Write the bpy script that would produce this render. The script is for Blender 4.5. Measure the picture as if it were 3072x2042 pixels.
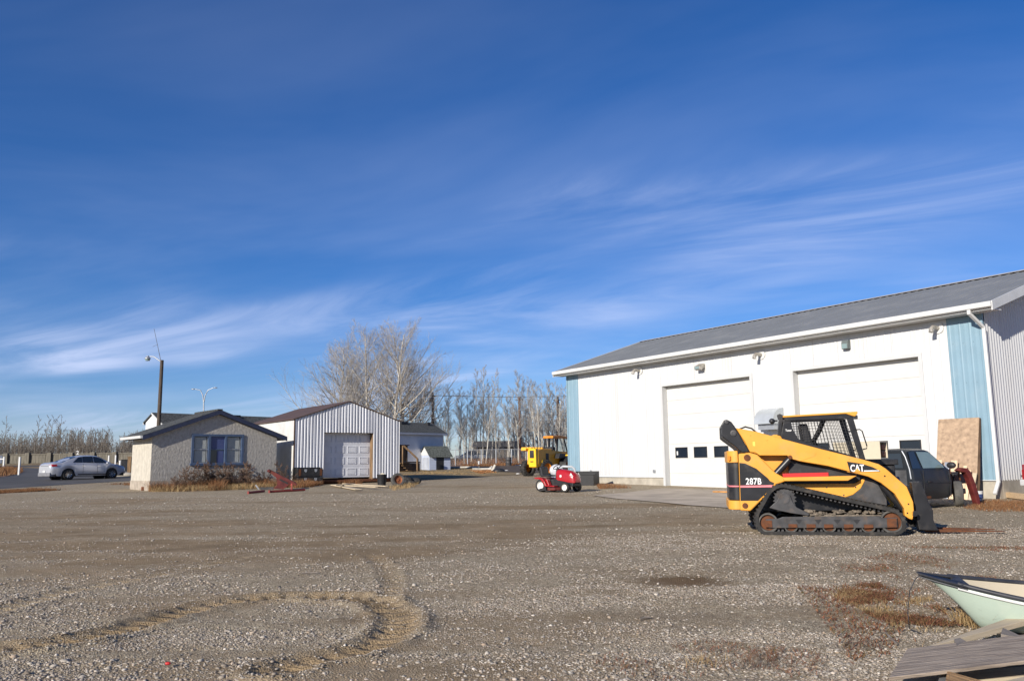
import bpy, bmesh, math, random
import numpy as np
from mathutils import Vector, Matrix
for _o in list(bpy.data.objects): bpy.data.objects.remove(_o)
scn = bpy.context.scene
COL = scn.collection
# ------------------------------------------------------------ camera
F_PX, PITCH, ROLL, EYE = 2500.0, math.atan(368.5 / 2500.0), 0.0125, np.array([0.0, 0.0, 1.55])
SLOPE = 0.0155                                   # the yard rises gently away from the camera
c_f = np.array([0, math.cos(PITCH), math.sin(PITCH)])
c_u0 = np.array([0, -math.sin(PITCH), math.cos(PITCH)])
c_r = math.cos(ROLL) * np.array([1., 0, 0]) - math.sin(ROLL) * c_u0
c_u = math.sin(ROLL) * np.array([1., 0, 0]) + math.cos(ROLL) * c_u0
cam_d = bpy.data.cameras.new('camera'); cam = bpy.data.objects.new('camera', cam_d); COL.objects.link(cam)
cam_d.sensor_fit = 'HORIZONTAL'; cam_d.sensor_width = 36.0; cam_d.lens = F_PX / 3072 * 36.0
cam_d.clip_start = 0.05; cam_d.clip_end = 6000
cam.matrix_world = Matrix([[c_r[0], c_u[0], -c_f[0], EYE[0]], [c_r[1], c_u[1], -c_f[1], EYE[1]], [c_r[2], c_u[2], -c_f[2], EYE[2]], [0, 0, 0, 1]])
scn.camera = cam
# ------------------------------------------------------------ world: clear autumn sky with thin cirrus
SUN_EL, SUN_TRAVEL = math.radians(21.5), math.radians(36.5)      # light travels towards +x,+y
w = bpy.data.worlds.new('World'); scn.world = w; w.use_nodes = True
nt = w.node_tree; nt.nodes.clear()
CLOUD_OFF = (2.3, 1.1, 0)
def wn(t, **k):
    n = nt.nodes.new(t)
    for a, b in k.items(): setattr(n, a, b)
    return n
sky = wn('ShaderNodeTexSky', sky_type='NISHITA', sun_disc=False, sun_elevation=SUN_EL, sun_rotation=SUN_TRAVEL + math.pi,
         altitude=700.0, air_density=1.0, dust_density=0.25, ozone_density=4.0)
tc = wn('ShaderNodeTexCoord'); sep = wn('ShaderNodeSeparateXYZ'); nt.links.new(tc.outputs['Generated'], sep.inputs[0])
mx = wn('ShaderNodeMath', operation='MAXIMUM'); nt.links.new(sep.outputs['Z'], mx.inputs[0]); mx.inputs[1].default_value = 0.02
ad = wn('ShaderNodeMath', operation='ADD'); nt.links.new(mx.outputs[0], ad.inputs[0]); ad.inputs[1].default_value = 0.10
dx = wn('ShaderNodeMath', operation='DIVIDE'); nt.links.new(sep.outputs['X'], dx.inputs[0]); nt.links.new(ad.outputs[0], dx.inputs[1])
dy = wn('ShaderNodeMath', operation='DIVIDE'); nt.links.new(sep.outputs['Y'], dy.inputs[0]); nt.links.new(ad.outputs[0], dy.inputs[1])
cb = wn('ShaderNodeCombineXYZ'); nt.links.new(dx.outputs[0], cb.inputs[0]); nt.links.new(dy.outputs[0], cb.inputs[1])
def cloud_layer(rot, scl, nscale, detail, dist, lo, hi, off, rough=0.55):
    mp = wn('ShaderNodeMapping', vector_type='TEXTURE'); mp.inputs['Rotation'].default_value = (0, 0, rot); mp.inputs['Scale'].default_value = scl; mp.inputs['Location'].default_value = off
    nt.links.new(cb.outputs[0], mp.inputs[0])
    nz = wn('ShaderNodeTexNoise'); nz.inputs['Scale'].default_value = nscale; nz.inputs['Detail'].default_value = detail
    nz.inputs['Roughness'].default_value = rough; nz.inputs['Distortion'].default_value = dist
    nt.links.new(mp.outputs[0], nz.inputs['Vector'])
    mr = wn('ShaderNodeMapRange', interpolation_type='SMOOTHSTEP'); mr.inputs['From Min'].default_value = lo; mr.inputs['From Max'].default_value = hi
    nt.links.new(nz.outputs['Fac'], mr.inputs['Value']); return mr.outputs['Result']
def wmul(a, b, op='MULTIPLY'):
    m = wn('ShaderNodeMath', operation=op)
    for i, q in enumerate((a, b)):
        if isinstance(q, (int, float)): m.inputs[i].default_value = q
        else: nt.links.new(q, m.inputs[i])
    return m.outputs[0]
CR = math.radians(-30)                                   # the wisps drift along this bearing
big = cloud_layer(CR, (1.7, 1.0, 1), 0.8, 2, 0.2, 0.45, 0.68, CLOUD_OFF)
wisp = cloud_layer(CR, (2.4, 0.9, 1), 1.5, 8, 1.0, 0.32, 0.76, (0.4, 2.2, 0), 0.6)
veil = cloud_layer(CR + 0.2, (2.0, 1.0, 1), 0.9, 5, 0.6, 0.35, 0.80, (5.0, 0.2, 0))
slant = wmul(0.24, ad.outputs[0], 'DIVIDE')              # thin layers look denser towards the horizon
cl = wmul(wmul(big, wisp), 0.66)
cl = wmul(cl, wmul(veil, 0.20), 'ADD')
cl = wmul(wmul(cl, wmul(slant, 1.15, 'MINIMUM')), 0.72, 'MINIMUM')
mixc = wn('ShaderNodeMixRGB'); nt.links.new(cl, mixc.inputs['Fac']); nt.links.new(sky.outputs[0], mixc.inputs['Color1'])
mixc.inputs['Color2'].default_value = (8.6, 9.3, 9.6, 1)
bg = wn('ShaderNodeBackground'); bg.inputs['Strength'].default_value = 0.068
hsv = wn('ShaderNodeHueSaturation'); hsv.inputs['Saturation'].default_value = 1.24
tint = wn('ShaderNodeMixRGB', blend_type='MULTIPLY'); tint.inputs['Fac'].default_value = 1.0; tint.inputs['Color2'].default_value = (0.84, 0.85, 1.10, 1)   # colder, as the camera's white balance renders it
nt.links.new(mixc.outputs[0], hsv.inputs['Color']); nt.links.new(hsv.outputs[0], tint.inputs['Color1']); nt.links.new(tint.outputs[0], bg.inputs['Color'])
out = wn('ShaderNodeOutputWorld'); nt.links.new(bg.outputs[0], out.inputs['Surface'])
# ------------------------------------------------------------ sun
sd = bpy.data.lights.new('sun', 'SUN'); sd.energy = 4.3; sd.angle = math.radians(0.55); sd.color = (1.0, 0.93, 0.83)
sun = bpy.data.objects.new('sun', sd); COL.objects.link(sun)
SUN_D = Vector((math.sin(SUN_TRAVEL) * math.cos(SUN_EL), math.cos(SUN_TRAVEL) * math.cos(SUN_EL), -math.sin(SUN_EL)))
sun.rotation_euler = SUN_D.to_track_quat('-Z', 'Y').to_euler()
scn.view_settings.view_transform = 'Standard'; scn.view_settings.look = 'None'
scn.view_settings.exposure = 0.60; scn.view_settings.gamma = 1.0; scn.view_settings.use_curve_mapping = False
scn.render.engine = 'CYCLES'

# ------------------------------------------------------------ pixels of the photograph -> points of the place
def ray(u, v): return F_PX * c_f + (u - 1536) * c_r - (v - 1021) * c_u
def hit(u, v, P, n):
    d = ray(u, v); n = np.array(n, float); return EYE + d * (np.dot(np.array(P, float) - EYE, n) / np.dot(d, n))
def gp(u, v): return hit(u, v, (0, 0, 0), (0, -SLOPE, 1))          # where a pixel meets the yard
def at(u, v, y): return hit(u, v, (0, y, 0), (0, 1, 0))             # where a pixel meets the plane at distance y
def gz(x, y): return SLOPE * min(y, 190.0)

# ------------------------------------------------------------ materials
MATS = {}
def mat(name, col, rough=0.6, metal=0.0, var=0.12, scale=6.0, bump=0.0, bscale=40.0, spec=0.4, col2=None, vscale=None, coat=0.0, dirt=None, dscale=2.0, damt=0.5, stretch=None, trans=0.0):
    if name in MATS: return MATS[name]
    m = bpy.data.materials.new(name); m.use_nodes = True; n = m.node_tree; b = n.nodes['Principled BSDF']
    b.inputs['Roughness'].default_value = rough; b.inputs['Metallic'].default_value = metal
    b.inputs['Specular IOR Level'].default_value = spec; b.inputs['Coat Weight'].default_value = coat
    b.inputs['Transmission Weight'].default_value = trans
    tcn = n.nodes.new('ShaderNodeTexCoord'); vec = tcn.outputs['Object']
    if stretch:
        mp = n.nodes.new('ShaderNodeMapping'); mp.inputs['Scale'].default_value = stretch; n.links.new(vec, mp.inputs[0]); vec = mp.outputs[0]
    nz = n.nodes.new('ShaderNodeTexNoise'); nz.inputs['Scale'].default_value = scale; nz.inputs['Detail'].default_value = 6; n.links.new(vec, nz.inputs['Vector'])
    c2 = col2 if col2 else tuple(max(0, c * (1 - 2.2 * var)) for c in col)
    c1 = col if col2 else tuple(min(1, c * (1 + var)) for c in col)
    rp = n.nodes.new('ShaderNodeMapRange'); rp.inputs['From Min'].default_value = 0.3; rp.inputs['From Max'].default_value = 0.7; n.links.new(nz.outputs['Fac'], rp.inputs['Value'])
    mxn = n.nodes.new('ShaderNodeMixRGB'); mxn.inputs['Color1'].default_value = (*c2, 1); mxn.inputs['Color2'].default_value = (*c1, 1); n.links.new(rp.outputs[0], mxn.inputs['Fac'])
    outc = mxn.outputs[0]
    if dirt:
        nd = n.nodes.new('ShaderNodeTexNoise'); nd.inputs['Scale'].default_value = dscale; nd.inputs['Detail'].default_value = 8; nd.inputs['Roughness'].default_value = 0.65; n.links.new(vec, nd.inputs['Vector'])
        rd = n.nodes.new('ShaderNodeMapRange'); rd.inputs['From Min'].default_value = 0.52; rd.inputs['From Max'].default_value = 0.75; rd.inputs['To Max'].default_value = damt; n.links.new(nd.outputs['Fac'], rd.inputs['Value'])
        md = n.nodes.new('ShaderNodeMixRGB'); md.inputs['Color2'].default_value = (*dirt, 1); n.links.new(rd.outputs[0], md.inputs['Fac']); n.links.new(outc, md.inputs['Color1']); outc = md.outputs[0]
        rr = n.nodes.new('ShaderNodeMapRange'); rr.inputs['To Min'].default_value = rough; rr.inputs['To Max'].default_value = min(1, rough + 0.35); n.links.new(rd.outputs[0], rr.inputs['Value']); n.links.new(rr.outputs[0], b.inputs['Roughness'])
    n.links.new(outc, b.inputs['Base Color'])
    if bump:
        nb = n.nodes.new('ShaderNodeTexNoise'); nb.inputs['Scale'].default_value = bscale; nb.inputs['Detail'].default_value = 5; n.links.new(vec, nb.inputs['Vector'])
        bn = n.nodes.new('ShaderNodeBump'); bn.inputs['Strength'].default_value = bump; bn.inputs['Distance'].default_value = 0.02; n.links.new(nb.outputs['Fac'], bn.inputs['Height']); n.links.new(bn.outputs[0], b.inputs['Normal'])
    MATS[name] = m; return m
def island_mat(name, cols, rough=0.85, spec=0.25, alpha_noise=0.15, scale=25.0):
    """colour picked per loose piece from a ramp"""
    m = bpy.data.materials.new(name); m.use_nodes = True; n = m.node_tree; b = n.nodes['Principled BSDF']; b.inputs['Roughness'].default_value = rough; b.inputs['Specular IOR Level'].default_value = spec
    g = n.nodes.new('ShaderNodeNewGeometry'); r = n.nodes.new('ShaderNodeValToRGB'); r.color_ramp.interpolation = 'LINEAR'
    el = r.color_ramp.elements
    while len(el) < len(cols): el.new(0.5)
    for i, c in enumerate(cols): el[i].position = i / max(1, len(cols) - 1); el[i].color = (*c, 1)
    n.links.new(g.outputs['Random Per Island'], r.inputs['Fac']); n.links.new(r.outputs[0], b.inputs['Base Color'])
    MATS[name] = m; return m
RUST = (0.16, 0.055, 0.02); DUST = (0.30, 0.25, 0.19)
M = dict(
 white_metal=mat('white_metal', (0.545, 0.552, 0.55), 0.42, 0, 0.02, 1.5, dirt=(0.49, 0.475, 0.44), dscale=0.9, damt=0.45, stretch=(1, 1, 0.15)),
 cream_door=mat('cream_door', (0.575, 0.567, 0.535), 0.45, 0, 0.02, 1.2, dirt=(0.50, 0.475, 0.42), dscale=1.3, damt=0.3),
 blue_metal=mat('blue_metal', (0.205, 0.315, 0.385), 0.4, 0, 0.03, 2.0, dirt=(0.30, 0.37, 0.41), dscale=1.5, damt=0.35),
 grey_roof=mat('grey_roof', (0.185, 0.195, 0.205), 0.55, 0.0, 0.05, 1.0, dirt=(0.24, 0.24, 0.24), dscale=1.0, damt=0.5),
 concrete=mat('concrete', (0.40, 0.365, 0.30), 0.9, 0, 0.12, 3.0, 0.3, 60, dirt=(0.27, 0.23, 0.18), dscale=1.6, damt=0.6),
 pad=mat('pad', (0.44, 0.37, 0.285), 0.92, 0, 0.12, 1.2, 0.25, 50, dirt=(0.31, 0.27, 0.22), dscale=0.8, damt=0.7),
 dark_glass=mat('dark_glass', (0.012, 0.018, 0.028), 0.06, 0, 0.05, 2, spec=0.6),
 tint_glass=mat('tint_glass', (0.02, 0.028, 0.04), 0.05, 0, 0.05, 2, spec=0.7),
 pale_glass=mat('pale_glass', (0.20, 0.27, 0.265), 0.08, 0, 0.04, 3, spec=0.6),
 black_rubber=mat('black_rubber', (0.022, 0.021, 0.020), 0.75, 0, 0.2, 8, dirt=(0.13, 0.11, 0.09), dscale=5, damt=0.55),
 tyre=mat('tyre', (0.030, 0.029, 0.028), 0.8, 0, 0.2, 8, dirt=(0.12, 0.105, 0.085), dscale=5, damt=0.5),
 tyre_dusty=mat('tyre_dusty', (0.085, 0.082, 0.075), 0.9, 0, 0.2, 6, dirt=(0.20, 0.18, 0.15), dscale=4, damt=0.6),
 black_paint=mat('black_paint', (0.018, 0.018, 0.020), 0.35, 0, 0.15, 5, dirt=(0.12, 0.105, 0.09), dscale=3.0, damt=0.35),
 black_plastic=mat('black_plastic', (0.020, 0.020, 0.022), 0.5, 0, 0.15, 8, dirt=(0.10, 0.09, 0.08), dscale=4, damt=0.3),
 loader_yellow=mat('loader_yellow', (0.70, 0.325, 0.044), 0.42, 0, 0.06, 2.5, spec=0.4, dirt=(0.46, 0.27, 0.10), dscale=3.2, damt=0.55),
 tele_yellow=mat('tele_yellow', (0.80, 0.40, 0.03), 0.42, 0, 0.06, 3, dirt=(0.40, 0.20, 0.05), dscale=3, damt=0.5),
 tele_bright=mat('tele_bright', (0.85, 0.50, 0.02), 0.42, 0, 0.04, 3, dirt=(0.6, 0.36, 0.05), dscale=3, damt=0.3),
 red_paint=mat('red_paint', (0.36, 0.013, 0.018), 0.3, 0, 0.05, 4, coat=0.4),
 red_bar=mat('red_bar', (0.48, 0.022, 0.02), 0.5, 0, 0.05, 4),
 old_red=mat('old_red', (0.12, 0.018, 0.016), 0.6, 0, 0.25, 5, dirt=RUST, dscale=4, damt=0.7),
 rust=mat('rust', RUST, 0.9, 0.1, 0.3, 12, 0.3, 80, col2=(0.075, 0.035, 0.02)),
 dark_steel=mat('dark_steel', (0.065, 0.064, 0.066), 0.55, 0.3, 0.2, 6, dirt=(0.17, 0.12, 0.085), dscale=5, damt=0.6),
 galv=mat('galv', (0.42, 0.44, 0.46), 0.45, 0.6, 0.12, 5),
 vent_steel=mat('vent_steel', (0.46, 0.43, 0.38), 0.4, 0.4, 0.2, 9),
 mud=mat('mud', (0.20, 0.165, 0.125), 0.95, 0, 0.25, 14, 0.8, 40),
 silver_car=mat('silver_car', (0.50, 0.51, 0.54), 0.25, 0.3, 0.02, 2, coat=0.6),
 chrome=mat('chrome', (0.62, 0.62, 0.63), 0.15, 1.0, 0.05, 3),
 tail_red=mat('tail_red', (0.35, 0.012, 0.015), 0.15, 0, 0.05, 5, coat=0.5),
 white_paint=mat('white_paint', (0.57, 0.572, 0.56), 0.45, 0, 0.04, 4),
 white_wheel=mat('white_wheel', (0.76, 0.74, 0.68), 0.4, 0, 0.05, 4),
 amber=mat('amber', (0.70, 0.20, 0.02), 0.2, 0, 0.05, 4, coat=0.5),
 stucco=mat('stucco', (0.43, 0.405, 0.36), 0.95, 0, 0.14, 9, 1.0, 11, col2=(0.29, 0.272, 0.242), dirt=(0.24, 0.23, 0.21), dscale=16, damt=0.6, stretch=(1, 1, 0.75)),
 stucco_cream=mat('stucco_cream', (0.47, 0.435, 0.365), 0.95, 0, 0.08, 4, 0.5, 20),
 foundation=mat('foundation', (0.36, 0.31, 0.25), 0.95, 0, 0.12, 4, 0.3, 40),
 navy=mat('navy', (0.026, 0.034, 0.068), 0.55, 0, 0.1, 5),
 window_blue=mat('window_blue', (0.060, 0.092, 0.16), 0.5, 0, 0.06, 5),
 blind=mat('blind', (0.40, 0.42, 0.40), 0.7, 0, 0.05, 4),
 navy_panel=mat('navy_panel', (0.05, 0.07, 0.18), 0.25, 0, 0.05, 3),
 shed_metal=mat('shed_metal', (0.56, 0.57, 0.60), 0.5, 0.25, 0.07, 1.6, stretch=(1, 1, 0.2), dirt=(0.40, 0.40, 0.40), dscale=3, damt=0.4),
 shed_side=mat('shed_side', (0.62, 0.61, 0.58), 0.5, 0.1, 0.06, 1.6, dirt=(0.45, 0.44, 0.40), dscale=2.5, damt=0.5),
 brown_roof=mat('brown_roof', (0.105, 0.065, 0.048), 0.65, 0, 0.12, 2),
 shed_door=mat('shed_door', (0.60, 0.61, 0.64), 0.45, 0, 0.04, 2),
 shingle=mat('shingle', (0.075, 0.078, 0.074), 0.95, 0, 0.35, 9, 0.4, 50),
 shingle_old=mat('shingle_old', (0.11, 0.12, 0.105), 0.95, 0, 0.35, 9, 0.5, 50),
 siding_white=mat('siding_white', (0.60, 0.60, 0.61), 0.6, 0, 0.05, 2),
 siding_blue=mat('siding_blue', (0.42, 0.47, 0.58), 0.6, 0, 0.05, 2),
 wood_grey=mat('wood_grey', (0.235, 0.20, 0.165), 0.9, 0, 0.25, 3, 0.4, 40, stretch=(0.6, 6, 6)),
 wood_brown=mat('wood_brown', (0.20, 0.125, 0.065), 0.9, 0, 0.25, 3, 0.3, 30, stretch=(6, 6, 0.6)),
 wood_dark=mat('wood_dark', (0.10, 0.062, 0.038), 0.9, 0, 0.3, 3, 0.3, 30, stretch=(6, 6, 0.6)),
 lumber=mat('lumber', (0.55, 0.40, 0.24), 0.85, 0, 0.12, 3, 0.2, 30, stretch=(0.7, 7, 7), dirt=(0.33, 0.24, 0.16), dscale=3, damt=0.5),
 lumber_up=mat('lumber_up', (0.68, 0.50, 0.33), 0.85, 0, 0.12, 3, 0.2, 30, stretch=(7, 7, 0.7)),
 lumber_pale=mat('lumber_pale', (0.52, 0.43, 0.30), 0.85, 0, 0.12, 3, 0.2, 30, stretch=(0.7, 7, 7), dirt=(0.34, 0.28, 0.20), dscale=3, damt=0.5),
 osb=mat('osb', (0.40, 0.285, 0.19), 0.9, 0, 0.14, 7, 0.15, 60, dirt=(0.17, 0.12, 0.085), dscale=7.5, damt=0.75),
 fence_wood=mat('fence_wood', (0.16, 0.145, 0.115), 0.9, 0, 0.2, 1.0, stretch=(4, 4, 0.5)),
 pole_wood=mat('pole_wood', (0.085, 0.065, 0.05), 0.9, 0, 0.25, 4, 0.3, 30, stretch=(6, 6, 0.5)),
 mint=mat('mint', (0.345, 0.415, 0.345), 0.4, 0, 0.04, 2.0, dirt=(0.42, 0.46, 0.39), dscale=6, damt=0.55),
 canoe_in=mat('canoe_in', (0.56, 0.49, 0.37), 0.6, 0, 0.04, 3),
 canoe_trim=mat('canoe_trim', (0.035, 0.037, 0.045), 0.5, 0, 0.1, 5, dirt=(0.13, 0.13, 0.14), dscale=6, damt=0.5),
 truck_dark=mat('truck_dark', (0.014, 0.017, 0.020), 0.42, 0, 0.12, 3, coat=0.08, dirt=(0.085, 0.076, 0.062), dscale=2.0, damt=0.55),
 truck_in=mat('truck_in', (0.04, 0.038, 0.036), 0.9, 0, 0.2, 5),
 beige=mat('beige', (0.52, 0.46, 0.34), 0.6, 0, 0.06, 3, dirt=(0.36, 0.30, 0.22), dscale=3, damt=0.4),
 shelf_red=mat('shelf_red', (0.30, 0.095, 0.035), 0.6, 0, 0.15, 5),
 blue_plastic=mat('blue_plastic', (0.02, 0.045, 0.38), 0.4, 0, 0.05, 4),
 blue_dull=mat('blue_dull', (0.035, 0.06, 0.16), 0.5, 0, 0.1, 4),
 bark=mat('bark', (0.60, 0.56, 0.48), 0.95, 0, 0.30, 3.5, 0.3, 30, col2=(0.20, 0.17, 0.135)),
 bark_pale=mat('bark_pale', (0.62, 0.59, 0.51), 0.95, 0, 0.25, 2.5, 0.2, 30, col2=(0.27, 0.24, 0.195)),
 twig=mat('twig', (0.44, 0.415, 0.38), 0.95, 0, 0.25, 3, col2=(0.235, 0.21, 0.195)),
 far_twig=mat('far_twig', (0.205, 0.165, 0.135), 0.95, 0, 0.3, 0.15, col2=(0.11, 0.088, 0.072)),
 far_trunk=mat('far_trunk', (0.30, 0.27, 0.22), 0.95, 0, 0.3, 0.3, col2=(0.12, 0.105, 0.085)),
 evergreen=mat('evergreen', (0.035, 0.055, 0.03), 0.95, 0, 0.3, 1.0),
)
# ------------------------------------------------------------ mesh helpers
class MB:
    def __init__(s): s.v = []; s.f = []; s.m = []; s.cur = 0
    def add(s, vs, fs):
        o = len(s.v); s.v += [tuple(map(float, p)) for p in vs]; s.f += [tuple(i + o for i in f) for f in fs]; s.m += [s.cur] * len(fs); return s
    def box(s, x0, x1, y0, y1, z0, z1):
        return s.add([(x0, y0, z0), (x1, y0, z0), (x1, y1, z0), (x0, y1, z0), (x0, y0, z1), (x1, y0, z1), (x1, y1, z1), (x0, y1, z1)],
                     [(0, 3, 2, 1), (4, 5, 6, 7), (0, 1, 5, 4), (1, 2, 6, 5), (2, 3, 7, 6), (3, 0, 4, 7)])
    def bar(s, p0, p1, wd, th, up=(0, 0, 1)):
        """a straight board from p0 to p1, wd across, th along up"""
        p0, p1, up = Vector(p0), Vector(p1), Vector(up); d = (p1 - p0).normalized(); sx = d.cross(up)
        if sx.length < 1e-5: sx = d.cross(Vector((0, 1, 0)))
        sx.normalize(); uz = sx.cross(d).normalized(); a, b = sx * wd / 2, uz * th / 2
        vs = [p0 - a - b, p0 + a - b, p0 + a + b, p0 - a + b, p1 - a - b, p1 + a - b, p1 + a + b, p1 - a + b]
        return s.add(vs, [(0, 3, 2, 1), (4, 5, 6, 7), (0, 1, 5, 4), (1, 2, 6, 5), (2, 3, 7, 6), (3, 0, 4, 7)])
    def prism(s, poly, a0, a1, axis='y'):
        """polygon in two axes extruded along the third"""
        n = len(poly)
        def P(p, a):
            return (p[0], a, p[1]) if axis == 'y' else ((a, p[0], p[1]) if axis == 'x' else (p[0], p[1], a))
        vs = [P(p, a0) for p in poly] + [P(p, a1) for p in poly]
        fs = [tuple(range(n)), tuple(range(2 * n - 1, n - 1, -1))] + [(i, i + n, (i + 1) % n + n, (i + 1) % n) for i in range(n)]
        return s.add(vs, fs)
    def cyl(s, p0, p1, r0, r1=None, n=12, cap=True):
        r1 = r0 if r1 is None else r1; p0, p1 = Vector(p0), Vector(p1); d = (p1 - p0).normalized()
        a = d.cross(Vector((0, 0, 1)))
        if a.length < 1e-4: a = d.cross(Vector((0, 1, 0)))
        a.normalize(); b = d.cross(a)
        vs = []
        for p, r in ((p0, r0), (p1, r1)):
            for i in range(n):
                t = 2 * math.pi * i / n; vs.append(p + (a * math.cos(t) + b * math.sin(t)) * r)
        fs = [(i, (i + 1) % n, (i + 1) % n + n, i + n) for i in range(n)]
        if cap: fs += [tuple(range(n - 1, -1, -1)), tuple(range(n, 2 * n))]
        return s.add(vs, fs)
    def tube(s, pts, r, n=8):
        pts = [Vector(p) for p in pts]; R = r if isinstance(r, (list, tuple)) else [r] * len(pts); vs = []
        for k, p in enumerate(pts):
            d = (pts[min(k + 1, len(pts) - 1)] - pts[max(k - 1, 0)]).normalized(); a = d.cross(Vector((0.13, 0.21, 0.97))).normalized(); b = d.cross(a)
            vs += [p + (a * math.cos(2 * math.pi * i / n) + b * math.sin(2 * math.pi * i / n)) * R[k] for i in range(n)]
        fs = [(k * n + i, k * n + (i + 1) % n, (k + 1) * n + (i + 1) % n, (k + 1) * n + i) for k in range(len(pts) - 1) for i in range(n)]
        fs += [tuple(range(n - 1, -1, -1)), tuple(range((len(pts) - 1) * n, len(pts) * n))]
        return s.add(vs, fs)
    def lathe(s, prof, c, axis='y', n=24, closed=True):
        """profile of (radius, offset along axis) turned about an axis through c"""
        k = len(prof); vs = []
        for i in range(n):
            t = 2 * math.pi * i / n; ct, st = math.cos(t), math.sin(t)
            for r, o in prof:
                if axis == 'y': vs.append((c[0] + r * ct, c[1] + o, c[2] + r * st))
                elif axis == 'x': vs.append((c[0] + o, c[1] + r * ct, c[2] + r * st))
                else: vs.append((c[0] + r * ct, c[1] + r * st, c[2] + o))
        fs = []
        for i in range(n):
            j = (i + 1) % n
            for q in range(k if closed else k - 1):
                q2 = (q + 1) % k; fs.append((i * k + q, i * k + q2, j * k + q2, j * k + q))
        return s.add(vs, fs)
    def grid(s, rows):
        """a sheet through rows of points"""
        nr, nc = len(rows), len(rows[0]); vs = [p for r in rows for p in r]
        return s.add(vs, [(i * nc + j, i * nc + j + 1, (i + 1) * nc + j + 1, (i + 1) * nc + j) for i in range(nr - 1) for j in range(nc - 1)])
    def sphere(s, c, rx, ry, rz, nu=12, nv=8):
        vs = []; 
        for j in range(nv + 1):
            ph = math.pi * j / nv
            for i in range(nu):
                t = 2 * math.pi * i / nu; vs.append((c[0] + rx * math.sin(ph) * math.cos(t), c[1] + ry * math.sin(ph) * math.sin(t), c[2] + rz * math.cos(ph)))
        return s.add(vs, [(j * nu + i, (j + 1) * nu + i, (j + 1) * nu + (i + 1) % nu, j * nu + (i + 1) % nu) for j in range(nv) for i in range(nu)])
    def mesh(s, name, mats, smooth=None):
        me = bpy.data.meshes.new(name); me.from_pydata(s.v, [], s.f)
        for m_ in (mats if isinstance(mats, (list, tuple)) else [mats]): me.materials.append(m_)
        me.polygons.foreach_set('material_index', s.m)
        bm = bmesh.new(); bm.from_mesh(me); bmesh.ops.recalc_face_normals(bm, faces=bm.faces); bm.to_mesh(me); bm.free()
        if smooth is not None:
            me.polygons.foreach_set('use_smooth', [True] * len(me.polygons)); me.set_sharp_from_angle(angle=math.radians(smooth))
        me.update(); return me
    def build(s, name, mats, parent=None, smooth=None, bevel=0, seg=2):
        o = link(name, s.mesh(name, mats, smooth), parent)
        if bevel:
            b = o.modifiers.new('bevel', 'BEVEL'); b.width = bevel; b.segments = seg; b.limit_method = 'ANGLE'; b.angle_limit = math.radians(40); b.harden_normals = False
        return o
def link(name, data, parent=None):
    o = bpy.data.objects.new(name, data); COL.objects.link(o)
    if parent is not None: o.parent = parent
    return o
def tag(o, label=None, cat=None, group=None, kind=None):
    for k, v in (('label', label), ('category', cat), ('group', group), ('kind', kind)):
        if v: o[k] = v
    return o
def thing(name, label, cat, loc=(0, 0, 0), rz=0.0, group=None, rot=None):
    o = bpy.data.objects.new(name, None); COL.objects.link(o); o.empty_display_size = 0.2
    o.location = loc; o.rotation_euler = rot if rot else (0, 0, rz); return tag(o, label, cat, group)
def bx(name, m, parent, *b, bevel=0): return MB().box(*b).build(name, m, parent, bevel=bevel)
def npmesh(name, V, Fa, mats, parent=None, smooth=False):
    """fast mesh from numpy arrays, Fa an (n,k) index array"""
    me = bpy.data.meshes.new(name); V = np.asarray(V, np.float32); Fa = np.asarray(Fa, np.int32); n, k = Fa.shape
    me.vertices.add(len(V)); me.vertices.foreach_set('co', V.ravel()); me.loops.add(n * k); me.loops.foreach_set('vertex_index', Fa.ravel())
    me.polygons.add(n); me.polygons.foreach_set('loop_start', np.arange(0, n * k, k, dtype=np.int32)); me.polygons.foreach_set('loop_total', np.full(n, k, np.int32))
    for m_ in (mats if isinstance(mats, (list, tuple)) else [mats]): me.materials.append(m_)
    if smooth: me.polygons.foreach_set('use_smooth', [True] * n)
    me.update(calc_edges=True); me.validate(); return link(name, me, parent)
def copy_tree(o, parent=None):
    c = o.copy(); COL.objects.link(c); c.parent = parent
    for ch in list(o.children): copy_tree(ch, c)
    return c
def text_mesh(name, txt, size, m, parent, loc, rot, depth=0.004, fat=0.0, sx=1.0, space=1.0):
    cu = bpy.data.curves.new(name, 'FONT'); cu.body = txt; cu.size = size; cu.extrude = depth; cu.offset = fat; cu.space_character = space; cu.resolution_u = 4
    tmp = bpy.data.objects.new(name, cu); COL.objects.link(tmp); dg = bpy.context.evaluated_depsgraph_get()
    me = bpy.data.meshes.new_from_object(tmp.evaluated_get(dg)); bpy.data.objects.remove(tmp); bpy.data.curves.remove(cu)
    me.materials.clear(); me.materials.append(m); o = link(name, me, parent); o.location = loc; o.rotation_euler = rot; o.scale = (sx, 1, 1); return o
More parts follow.
